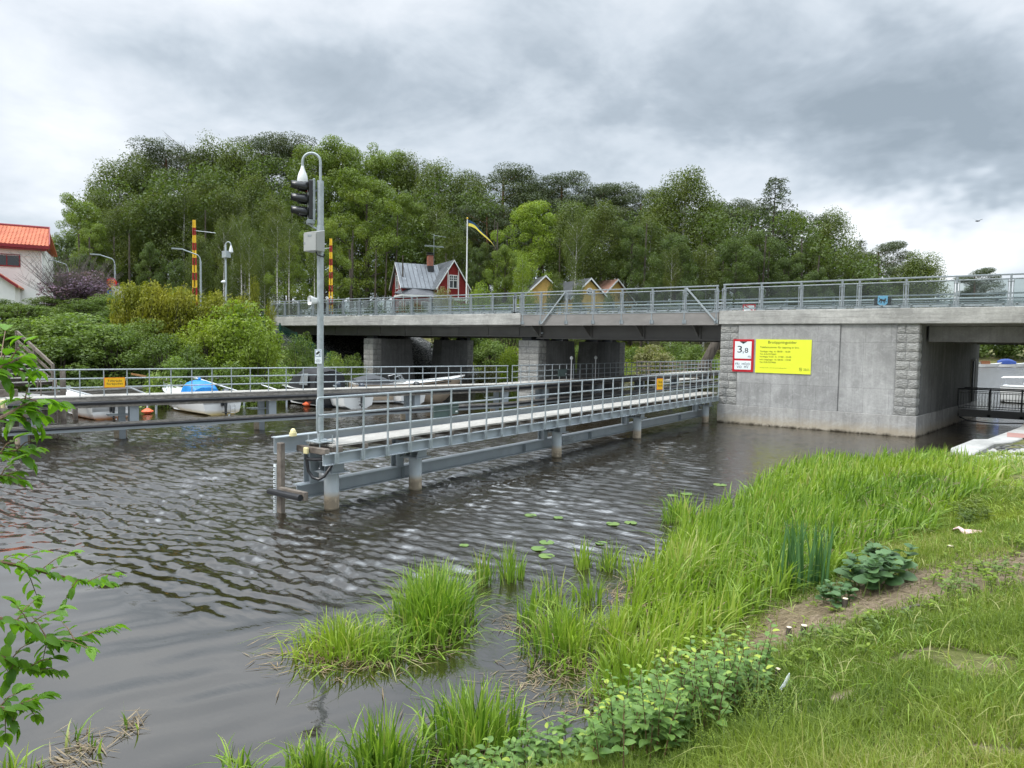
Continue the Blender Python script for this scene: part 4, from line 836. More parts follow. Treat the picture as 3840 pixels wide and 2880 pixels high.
# bulkhead behind the boats
def along(px,Xb): # point on the vertical plane X=Xb seen in column px
    d=ray(px,1440); return d.y/d.x*Xb
bk=empty('timber_bulkhead',(-36.8,16,0),'low grey timber bulkhead along the shore, left part below the ivy','bulkhead')
def bulk(owner,a,b_,ztop):
    a=Vector(a);b_=Vector(b_); d=(b_-a); L=d.length; d.normalize(); n=Vector((d.y,-d.x,0))
    T=fr(a,d,n)
    for z in np.arange(-.2,ztop-.12,.23):
        m=MB(); m.T=T; m.box(0,L,-.05,.05+.012*((int(z*10))%2),z,z+.215); m.build('board',M['timber'],owner)
    m=MB(); m.T=T; m.box(-.1,L+.1,-.6,.12,ztop,ztop+.06); m.build('cap',M['plank'],owner)
    m=MB(); m.T=T
    k=.6
    while k<L: m.cyl(k,.14,-1.5,.45,.10,8); k+=2.3
    m.build('pile_row',M['timberx'],owner)
bulk(bk,(-36.7,9.,0),(-37.1,19.3,0),.85)
bk2=empty('timber_quay',(-36,25,0),'higher grey timber quay wall behind the moored boats, right part ending at the pillar','bulkhead'); bulk(bk2,(-35.9,19.1,0),(-35.9,32.6,0),1.28)
# stairs up the bank
st=empty('wooden_stairs',(-38,10.5,1.1),'weathered wooden stairs with side rails climbing the far left bank','stairs')
S0=G(150,1490,1.15); S1=G(80,1310,3.3); 
S0=Vector((-36.6,along(118,-36.6),1.2)); up_=Vector((-1,-.28,0)).normalized(); sd2=Vector((-up_.y,up_.x,0))
for k in range(8):
    c=S0+up_*(.3*k)+Vector((0,0,.19*(k+1))); b=MB(); obox(b,c,up_,sd2,Vector((0,0,1)),.30,2.0,.045); b.build('tread',M['plank'],st); b=MB(); obox(b,c+up_*.14-Vector((0,0,.09)),up_,sd2,Vector((0,0,1)),.03,2.0,.16); b.build('riser',M['timberx'],st)
for s in (-1.03,1.03):
    b=MB(); b.beam(S0+sd2*s+Vector((0,0,.95)),S0+up_*2.4+sd2*s+Vector((0,0,2.5)),.09,.14); b.beam(S0+sd2*s+Vector((0,0,.55)),S0+up_*2.4+sd2*s+Vector((0,0,2.1)),.05,.12); b.beam(S0+sd2*s+Vector((0,0,.1)),S0+up_*2.4+sd2*s+Vector((0,0,1.65)),.07,.25)
    for q in (0,1.2,2.4): b.beam(S0+up_*q+sd2*s+Vector((0,0,-.3+q*.63)),S0+up_*q+sd2*s+Vector((0,0,1.0+q*.65)),.11,.11,(1,0,0))
    b.build('side_rail',M['timberx'],st)
p=G(20,1490,1.2); b=MB(); b.box(p.x-.9,p.x+.2,p.y-1.1,p.y+.35,1.22,1.50); b.box(p.x-.9,p.x-.2,p.y-1.1,p.y+.1,1.50,1.78); tag(bevel(b.build('step_box',M['timberx']),.01),'brown wooden step box on the dock by the white shed corner','step')
p=G(-55,1490,1.2); sh_=empty('white_shed',(p.x,p.y,1.2),'white boarded shed corner at the extreme left above the dock','shed')
b=MB(); b.box(p.x-2.5,p.x+.35,p.y-3.2,p.y+.2,1.22,4.1); b.build('wall',M['white'],sh_); b=MB(); b.prism([(p.x-2.7,p.y-3.4,4.10),(p.x+.5,p.y-3.4,4.10),(p.x-1.1,p.y-3.4,5.0)],(0,3.8,0)); b.build('roof',M['roofdark'],sh_)
b=MB(); b.box(p.x+.351,p.x+.39,p.y+.10,p.y+.2,1.25,4.1); b.build('corner_board',M['signwhite'],sh_)
# mooring booms
for i,(u,v,u2,v2,lab) in enumerate([(395,1495,320,1476,'mooring boom beside the small stained boat'),(585,1492,540,1474,'mooring boom left of the boat with blue cover'),(915,1474,845,1452,'mooring boom right of the boat with blue cover'),(1075,1474,990,1446,'mooring boom beside the black canopy boat')]):
    a_=G(u,v,.75); a_=a_; c_=G(u2,v2,1.05); m_=empty('mooring_boom',c_,'white steel '+lab,'mooring boom','mooring booms between the boats')
    d=(c_-a_); c_=a_+d.normalized()*2.6; b=MB(); b.tube([a_,c_],.035,8); b.build('arm',M['white'],m_); b=MB(); b.tube([c_+Vector((.3,.4,0)),c_,c_+Vector((.3,-.4,0))],.025,6); b.build('spreader',M['galv'],m_); b=MB(); b.tube([a_+Vector((0,0,-.9)),a_+Vector((0,0,.15))],.05,8); b.build('float_post',M['galv'],m_)
p1=G(495,1453,1.5);p2=G(640,1466,1.25); p2=Vector((-36.2,p2.y*(-36.2/p2.x),1.25)); p1=Vector((-37.2,along(492,-37.2),1.62)); p2=Vector((-36.3,along(642,-36.3),1.22))
b=MB(); b.beam(p1,p2,.16,.09); tag(b.build('timber_beam',M['freshwood']),'fresh orange timber beam lying across the bulkhead','timber')
for (u,v),lab in (((553,1548),'orange buoy in front of the blue covered boat'),((1153,1520),'orange buoy by the black canopy boat, left of the mast'),((1402,1508),'orange buoy between the two boats right of the mast')):
    p=G(u,v+4,0); b=MB(); b.lathe(p,[(.05,-.1),(.10,.0),(.26,.10),(.27,.13),(.10,.24),(.06,.26)],14); o_=b.build('buoy',M['orange'],None,True); tag(o_,lab,'buoy','orange mooring buoys')
    b=MB(); b.cyl(p.x,p.y,.27,.62,.035,8); b.cyl(p.x,p.y,.55,.68,.05,8); b.build('stem',M['white'],o_)
# ================================================================== boats
def hull_rings(L,B,H,n=15,keel=-.22,bowrise=.38,stern=0.92,inner=.0):
    rings=[]
    for i in range(n):
        s=i/(n-1); x=s*L; w=B/2*(stern+(1-stern)*min(1,s*3))*(1-max(0,(s-.45)/.55)**2.3); w=max(w,.012)
        sh=H+bowrise*max(0,(s-.35)/.65)**1.6; kz=keel+(sh-keel)*.82*max(0,(s-.72)/.28)**2.; ch=kz+(sh-kz)*.34; wc=w*(.86-.25*s)
        rk=.35*max(0,(s-.6)/.4)**1.2; fx=lambda z:x+rk*(z-kz)/(sh-kz+.01)*.9
        rings.append([(fx(sh),-w,sh),(fx((sh+ch)/2),-(w+wc)/2*1.02,(sh+ch)/2),(fx(ch),-wc,ch),(x,0,kz),(fx(ch),wc,ch),(fx((sh+ch)/2),(w+wc)/2*1.02,(sh+ch)/2),(fx(sh),w,sh)])
    return rings
def outboard(T,par,sc=1.,mat='engine'):
    b=MB(); b.T=T; k=sc
    def rr(cx,z,a,c,n=12): return [(cx+a*math.cos(2*PI*i/n),c*math.sin(2*PI*i/n),z) for i in range(n)]
    b.loft([rr(-.30*k,.62*k,.15*k,.12*k),rr(-.31*k,.66*k,.22*k,.16*k),rr(-.33*k,.85*k,.26*k,.175*k),rr(-.33*k,1.02*k,.24*k,.165*k),rr(-.31*k,1.12*k,.16*k,.12*k),rr(-.30*k,1.15*k,.05*k,.04*k)]); e=b.build('outboard_motor',M[mat],par,True)
    b=MB(); b.T=T; b.loft([rr(-.30*k,.66*k,.13*k,.09*k,8),rr(-.30*k,.2*k,.10*k,.05*k,8),rr(-.30*k,-.12*k,.09*k,.04*k,8)]); b.box(-.5*k,-.12*k,-.11*k,.11*k,-.02*k,.0); b.lathe((-.30*k,0,-.2*k),[(.02*k,-.2*k),(.055*k,-.1*k),(.055*k,.15*k),(.02*k,.24*k)],10,'x'); b.prism([(-.42*k,-.01,-.22*k),(-.2*k,-.01,-.22*k),(-.33*k,-.01,-.42*k)],(0,.02,0)); b.box(-.15*k,.03,-.10*k,.10*k,.30*k,.62*k); b.build('drive_leg',M['dark'],e)
    b=MB(); b.T=T
    for a in range(3):
        an=2*PI*a/3; b.prism([(-.53*k,0,-.2*k),(-.50*k,.13*k*math.cos(an-.25),-.2*k+.13*k*math.sin(an-.25)),(-.55*k,.13*k*math.cos(an+.35),-.2*k+.13*k*math.sin(an+.35))],(.012,0,0))
    b.build('propeller',M['galv'],e)
    b=MB(); b.T=T; b.box(-.52*k,-.12*k,.165*k,.185*k,.86*k,.93*k); b.build('side_stripe',M['galv'],e)
def boat(label,pos_,ang,L,B,H,hm='gelcoat',rail=True,cabin=0.,screen=True,eng=1.,deck=.5,name='motorboat',engmat='engine',z=0.0,extra=None,stripe=None):
    T=Matrix.Translation(Vector((pos_[0],pos_[1],z)))@Matrix.Rotation(ang,4,'Z'); o=empty(name,(pos_[0],pos_[1],z),label,'boat')
    R_=hull_rings(L,B,H); b=MB(); b.T=T; b.loft(R_,close=False,cap=False); n=len(R_[0]); b.add(R_[0],[tuple(range(n))]); hl=b.build('hull',M[hm],o,True)
    b=MB(); b.T=T; it=[];n0=int(len(R_)*deck)
    for r in R_[n0:]:
        w=abs(r[0][1]); zz=r[0][2]; x=r[0][0]; it.append([(x,-w,zz+.002),(x,-w*.55,zz+.07),(x,0,zz+.11),(x,w*.55,zz+.07),(x,w,zz+.002)])
    b.loft(it,close=False,cap=False); x0=it[0][0][0]; b.add(it[0]+[(x0,-B*.38,.12),(x0,B*.38,.12)],[(0,5,6,4,3,2,1)])
    # side decks and cockpit
    for sg in (-1,1):
        for r0,r1 in zip(R_[:n0],R_[1:n0+1]):
            y0=abs(r0[0][1])*sg;y1=abs(r1[0][1])*sg; b.add([(r0[0][0],y0,r0[0][2]+.003),(r1[0][0],y1,r1[0][2]+.003),(r1[0][0],y1*.80,r1[0][2]+.02),(r0[0][0],y0*.80,r0[0][2]+.02)],[(0,1,2,3)]); b.add([(r0[0][0],y0*.80,r0[0][2]+.02),(r1[0][0],y1*.80,r1[0][2]+.02),(r1[0][0],y1*.74,.14),(r0[0][0],y0*.74,.14)],[(0,1,2,3)])
    b.box(.28,x0,-B*.37,B*.37,.10,.14); b.box(0.0,.28,-B*.44,B*.44,H-.22,H+.02); b.build('deck',M['gelcoat'],o)
    b=MB(); b.T=T
    for sg in (-1,1): b.tube([(r[0][0],sg*abs(r[0][1])*1.0,r[0][2]-.01) for r in R_],.022,6)
    b.build('rub_rail',M['rubber'],hl)
    if stripe:
        b=MB(); b.T=T
        for sg in (-1,1): b.loft([[(r[0][0],sg*(abs(r[0][1])+.008),r[0][2]-.10),(r[0][0],sg*(abs(r[0][1])+.006),r[0][2]-.16),(r[0][0],sg*(abs(r[0][1])-.02),r[0][2]-.13)] for r in R_[1:-2]])
        b.build('stripe',M[stripe],hl)
    b=MB(); b.T=T; b.box(.5,.85,-B*.30,B*.30,.14,.46); b.box(.5,.58,-B*.30,B*.30,.46,.72); b.build('seat',M['gelcoat'],o)
    if rail:
        b=MB(); b.T=T; zz=R_[-1][0][2]
        for sg in (-1,1):
            P_=[]
            for i in (n0+2,n0+3,n0+4,len(R_)-2):
                r=R_[i]; P_.append((r[0][0],sg*max(.05,abs(r[0][1])*.85),r[0][2]+.30))
            a0=R_[n0+2][0]; b.tube([(a0[0]-.15,sg*abs(a0[1])*.9,a0[2])]+P_+[(R_[-1][0][0]-.05,0.,zz+.30)],.014,6)
            for p in P_: b.tube([(p[0],p[1],p[2]-.28),p],.011,6)
        b.build('bow_rail',M['chrome'],o,True)
    if screen:
        b=MB(); b.T=T; w=B*.36; zz=H+.08; xs=x0+.05
        b.add([(xs-.45,-w*1.08,zz),(xs+.15,-w*.8,zz),(xs+.3,0,zz+.02),(xs+.15,w*.8,zz),(xs-.45,w*1.08,zz),(xs-.55,-w*1.0,zz+.30),(xs-.12,-w*.7,zz+.42),(xs-.02,0,zz+.44),(xs-.12,w*.7,zz+.42),(xs-.55,w*1.0,zz+.30)],[(0,1,6,5),(1,2,7,6),(2,3,8,7),(3,4,9,8)]); ws_=b.build('windscreen',M['clear'],o)
        b=MB(); b.T=T; b.tube([(xs-.55,-w,zz+.30),(xs-.12,-w*.7,zz+.42),(xs-.02,0,zz+.44),(xs-.12,w*.7,zz+.42),(xs-.55,w,zz+.30)],.016,6)
        for p,q in (((xs-.45,-w*1.08,zz),(xs-.55,-w,zz+.3)),((xs+.15,-w*.8,zz),(xs-.12,-w*.7,zz+.42)),((xs+.15,w*.8,zz),(xs-.12,w*.7,zz+.42)),((xs-.45,w*1.08,zz),(xs-.55,w,zz+.3))): b.tube([p,q],.012,6)
        b.build('screen_frame',M['chrome'],ws_)
    if eng: outboard(T@Matrix.Translation((0,0,H-.62*eng)),o,eng,engmat)
    b=MB(); b.T=T
    for sg in (-1,1): b.box(.05,.16,sg*B*.4-.02,sg*B*.4+.02,H+.03,H+.07)
    b.build('cleat',M['chrome'],o)
    return o,T
def drape(o,T,x0,x1,w,z0,prof,mat,name='cover',seed=1):
    r=random.Random(seed); b=MB(); b.T=T; rings=[]; m=len(prof)
    for i,hh in enumerate(prof):
        x=x0+(x1-x0)*i/(m-1); ww=w*(.90+.1*math.sin(PI*i/(m-1))); ring=[]
        for k in range(13):
            a=PI*k/12; ring.append((x+r.uniform(-.04,.04),-ww*math.cos(a)*(1+.03*r.random()),z0+hh*(max(0,math.sin(a))**.38)+r.uniform(-.02,.02)-(.22 if k in (0,12) else 0)))
        rings.append(ring)
    b.loft(rings,close=False,cap=False); c0=rings[0];c1=rings[-1]; b.add(c0,[tuple(range(len(c0)))]); b.add(c1,[tuple(range(len(c1)-1,-1,-1))]); return b.build(name,M[mat],o,True)
p=G(418,1572,0); boat('small white boat with rusty algae stained hull and tilted outboard, behind the far fender',(p.x,p.y),R(178),4.4,1.7,.56,'hullrust',False,screen=False,eng=.72,deck=.62)
p=G(835,1556,0); o,T=boat('white motorboat with a bright blue tarpaulin over its cockpit',(p.x,p.y),R(176),5.7,2.05,.74,'hullyel',True,screen=False,eng=.95,deck=.55); drape(o,T,1.5,2.95,.66,.74,[.45,.66,.74,.78,.74,.62,.30],'tarp','tarpaulin',4)
b=MB(); b.T=T; b.lathe((2.2,0,1.49),[(.12,0),(.06,.05),(.09,.10),(.03,.16)],8); b.build('tarpaulin_knot',M['tarp'],o)
b=MB(); b.T=T
for s in (-.55,-.32): b.tube([(-.02,s,.45),(-.10,s,.42),(-.10,s,-.1)],.012,6)
for z in (.3,.1,-.05): b.tube([(-.10,-.55,z),(-.10,-.32,z)],.010,6)
b.build('swim_ladder',M['chrome'],o)
p=G(1255,1528,0); o,T=boat('black-hulled boat with white foredeck and black canopy, just left and behind the mast',(p.x,p.y),R(170),6.4,2.3,.92,'hulldark',True,screen=True,eng=.9,deck=.5)
cv=drape(o,T,.5,3.4,1.0,.95,[.95,1.08,1.12,1.05,.75,.3],'blackcanvas','canopy',7)
b=MB(); b.T=T
for x in (.9,): b.prism([(x,-1.09,1.15),(x+.9,-1.09,1.15),(x+.75,-.99,1.75),(x+.1,-.98,1.8)],(0,-.008,0)); b.prism([(x,1.09,1.15),(x+.9,1.09,1.15),(x+.75,.99,1.75),(x+.1,.98,1.8)],(0,.008,0))
b.build('canopy_window',plain('vinyl_window',(.22,.23,.24),.1,0,.1,2,0,.8),cv)
p=G(1345,1532,0); boat('open white boat with a grey outboard and chrome bow rails, right of the mast',(p.x,p.y),R(172),5.4,2.1,.90,'gelcoat',True,screen=True,eng=.85,deck=.52)
p=G(1395,1515,0); o,T=boat('white bow-rider with tan waterline, raked windscreen and grey cover, pointing right',(p.x-1.2,p.y-.4),R(58),6.4,2.3,1.12,'tan',False,screen=True,eng=0,deck=.42,stripe='dark'); drape(o,T,.1,2.2,1.0,1.12,[.25,.42,.5,.38,.12],'greycanvas','cover',9)
p=G(1560,1520,0); boat('small white boat with a black outboard showing above the fender near the first pillar',(p.x-.5,p.y+.3),R(165),4.4,1.8,.78,'gelcoat',False,screen=False,eng=1.0,deck=.6,engmat='blackplastic')
# boats seen through the small passage
p=G(3690,1379,0); o,T=boat('distant white cabin boat with a brown wheelhouse, at the left through the side passage',(p.x-2.2,p.y),R(15),5.2,2.0,.7,'gelcoat',False,screen=True,eng=0,deck=.3)
b=MB(); b.T=T; b.box(1.6,3.2,-.7,.7,.8,1.5); b.build('wheelhouse',plain('varnished_wood',(.20,.08,.03),.4,0,.2,3,0),o)
p=G(3760,1377,0); o,T=boat('distant white boat with a navy blue canopy through the side passage',(p.x-1.2,p.y-3),R(8),5.6,2.1,.75,'gelcoat',False,screen=False,eng=0,deck=.6); drape(o,T,.2,3.6,.95,.75,[.7,1.1,1.2,1.2,1.0,.6],'navy','canopy',3)
p=G(3775,1508,0); o,T=boat('large white sailing cruiser stern with dark blue hood, right edge beyond the footbridge',(p.x-.3,p.y),R(-4),9.5,3.1,1.15,'gelcoat',True,screen=False,eng=0,deck=.3); drape(o,T,3.0,5.2,1.2,1.2,[.6,1.0,1.05,.8,.3],'navy','spray_hood',5)
b=MB(); b.T=T; b.tube([(.05,-1.2,1.15),(.05,-1.2,1.75),(.05,1.2,1.75),(.05,1.2,1.15)],.02,6); b.tube([(.05,-1.2,1.75),(2.5,-1.4,1.85)],.016,6); b.tube([(.05,1.2,1.75),(2.5,1.4,1.85)],.016,6); b.lathe((1.2,0,1.5),[(.33,-.02),(.36,0),(.33,.02)],16,'x'); b.build('pushpit_and_wheel',M['chrome'],o)
# ================================================================== foliage helpers
def nrmz(a): return a/np.maximum(np.linalg.norm(a,axis=1,keepdims=True),1e-6)
def leafmesh(C,size,dr,nr,asp=.55,fold=.12,rnd=None,bend=0.):
    """one rhombic leaf face per point: long axis dr, facing nr"""
    dr=nrmz(dr); s=nrmz(np.cross(dr,nr)); n=np.cross(s,dr); z=size[:,None]
    a=C-dr*z*.5; b=C+s*z*asp*.5+n*z*fold; c=C+dr*z*.5-n*z*bend; d=C-s*z*asp*.5+n*z*fold
    V=np.stack([a,b,c,d],1).reshape(-1,3); Fc=np.arange(len(C)*4).reshape(-1,4); return V,Fc,(rnd if rnd is not None else RNG.random(len(C)))
def shell(n,rg,inner=.55):
    d=nrmz(rg.normal(size=(n,3))); r=inner+(1-inner)*rg.random(n)**.6; return d,r
def cluster_leaves(cl,per,size,rg,up=.5,droop=0.,rand=.7,asp=.55,hang=0.,inner=.5):
    """cl: array of (x,y,z,rx,ry,rz)"""
    C=[];N=[];Dr=[];A=[]
    for c in cl:
        vol=max(.25,(c[3]*c[4]*c[5])**(2/3.)); n=int(per*vol); d,r=shell(n,rg,inner); p=np.array(c[:3])+d*r[:,None]*np.array(c[3:6])
        if hang: p[:,2]-=hang*(rg.random(n)**2)*c[5]
        C.append(p); N.append(d+np.array([0,0,up])+rg.normal(size=(n,3))*rand); dd=rg.normal(size=(n,3)); dd[:,2]-=droop; Dr.append(dd); A.append(np.clip(rg.random(n)*.75+.25*rg.random(),0,1))
    C=np.concatenate(C);N=nrmz(np.concatenate(N));Dr=np.concatenate(Dr);A=np.concatenate(A); Dr=Dr-N*(Dr*N).sum(1,keepdims=True)*.7
    return leafmesh(C,size*(.6+.8*rg.random(len(C))),Dr,N,asp,rnd=A)
def limbs(b,H,n,h0,h1,reach,rg,r0,lean=.0,rise=.35,sub=True,taper=.85):
    tips=[]; pts=[];k=7; ph=rg.random()*6
    for i in range(k+1):
        f=i/k; pts.append(Vector((lean*f*f*H+.12*math.sin(f*5+ph),.15*math.cos(f*4+ph),f*H*.97)))
    b.tube(pts,[r0*(1-taper*i/k)+.02 for i in range(k+1)],8)
    for i in range(n):
        f=h0+(h1-h0)*(i+.5)/n; z=f*H; j=min(k-1,int(f*k/.97)); base=pts[j].lerp(pts[j+1],min(1,max(0,(z-pts[j].z)/(pts[j+1].z-pts[j].z)))); a=i*2.4+rg.random()*1.1; L=reach(f)*(.62+.75*rg.random())
        d=Vector((math.cos(a),math.sin(a),rise+rg.random()*.3)).normalized(); e=base+d*L; m=base+d*L*.5+Vector((0,0,-.04*L)); rr=r0*(1-.8*f)*.42+.012
        b.tube([base,m,e],[rr,rr*.65,rr*.25],5,False); tips.append((m,L*.5)); tips.append((e,L*.35))
        if sub:
            for q in range(2):
                a2=a+(-1)**q*(.5+rg.random()*.5); e2=m+Vector((math.cos(a2),math.sin(a2),.35+.4*rg.random()))*L*.45; b.tube([m,e2],[rr*.5,.012],4,False); tips.append((e2,L*.3))
    tips.append((pts[-1],1.)); return tips
def make_tree(kind,seed):
    rg=np.random.default_rng(seed); H=18.; b=MB(); root=bpy.data.objects.new('birch_tree' if kind=='tall_birch' else kind,None); COL.objects.link(root)
    if kind=='broadleaf_tree':
        prof=lambda f:5.0*math.sin(PI*min(1,max(.12,(f-.02)/.98))**.75)**.7+.4
        tips=limbs(b,H,24,.14,.95,prof,rg,.32); cl=[(t.x,t.y,t.z+rg.normal()*.3,r_:=.72+rg.random()*.62,r_,r_*(.62+.25*rg.random())) for t,_ in tips]
        V,Fc,A=cluster_leaves(cl,420,.19,rg,up=.75,droop=.2,rand=.5); tm,lm='bark','mapleleaf'
    elif kind=='birch_tree':
        prof=lambda f:(3.1*(1-abs(f-.5)*1.1)+.35)*(1. if f<.85 else .6)
        tips=limbs(b,H,20,.24,.97,prof,rg,.17,rise=.75); cl=[(t.x,t.y,t.z-.2,r_:=.62+rg.random()*.5,r_,r_*1.35) for t,_ in tips]
        V,Fc,A=cluster_leaves(cl,300,.17,rg,up=.4,droop=1.6,rand=.5,hang=1.5,asp=.5); tm,lm='birchbark','birchleaf'
    elif kind=='tall_birch':
        prof=lambda f:2.6*(1-abs(f-.8)*2.)+.5
        tips=limbs(b,H,10,.60,.97,prof,rg,.20,rise=.9); cl=[(t.x,t.y,t.z-.2,r_:=.6+rg.random()*.4,r_,r_*1.2) for t,_ in tips]
        V,Fc,A=cluster_leaves(cl,190,.22,rg,up=.4,droop=1.6,rand=.5,hang=1.2,asp=.5); tm,lm='birchbark','birchleaf'
    elif kind=='pine_tree':
        prof=lambda f:2.7*(1-((f-.70)/.40)**2)+.5
        tips=limbs(b,H,16,.38,.98,prof,rg,.24,rise=.28,taper=.7); cl=[(t.x,t.y,t.z+.15,r_:=.95+rg.random()*.6,r_,r_*.55) for t,_ in tips]
        V,Fc,A=cluster_leaves(cl,420,.19,rg,up=.9,droop=-.6,rand=.6,asp=.35); tm,lm='pinebark','pineleaf'
    else:  # larch and spruce: narrow cone of drooping boughs
        b.tube([(0,0,0),(.1,0,9),(0,0,H)],[.2,.11,.02],8); cl=[]
        for i in range(34):
            f=.12+.86*i/33; L=(1-f)**.75*5.2+.5
            for q in range(4):
                a=i*1.7+q*1.57+rg.random()*.6; LL=L*(.7+.45*rg.random()); p0=Vector((0,0,f*H)); e=p0+Vector((math.cos(a)*LL,math.sin(a)*LL,-.22*LL+.2)); b.tube([p0,e],[.03,.01],4,False)
                for s in (.45,.75,1.):
                    c=p0.lerp(e,s); cl.append((c.x,c.y,c.z-.1,.30,.30,.16))
        V,Fc,A=cluster_leaves(cl,70,.24,rg,up=.3,droop=.9,rand=.9,asp=.3,hang=2.); tm,lm='bark','larchleaf'
    b.build('trunk',M[tm],root,True); np_mesh('crown',V,Fc,M[lm],root,A); return root
PROTO={}
def proto(kind,var):
    k=(kind,var)
    if k not in PROTO: PROTO[k]=[make_tree(kind,100+var*7+len(kind)),False]
    return PROTO[k]
def place(pr,loc,sx,sz,rz,label,cat,group=None,mat=None):
    if pr[1]: o=copy_tree(pr[0])
    else: o=pr[0]; pr[1]=True
    o.location=loc; o.scale=(sx,sx,sz); o.rotation_euler=(0,0,rz); tag(o,label,cat,group)
    if mat:
        for c in [x for x in bpy.data.objects if x.parent==o and x.name.startswith(('crown','foliage'))]:
            c.material_slots[0].link='OBJECT'; c.material_slots[0].material=M[mat]
    return o
rt_=random.Random(5)
def tree(u,vtop,dist,kind,w,label,mat=None,dz=0.):
    vtop+=26 if vtop<1000 else 10
    p=D(u,vtop,dist); g=hz(p.x,p.y)-.3+dz; h=p.z-g; var=rt_.randrange(3 if kind in('birch_tree','broadleaf_tree') else 2)
    place(proto(kind,var),(p.x,p.y,g),h/18*w,h/18,rt_.random()*6.28,label,kind.split('_')[0].replace('broadleaf','broadleaf tree').replace('birch','birch').replace('pine','pine').replace('larch','conifer'),'trees of the wood beyond the bridge',mat)
BT,MT,PT,LT='birch_tree','broadleaf_tree','pine_tree','larch_tree'
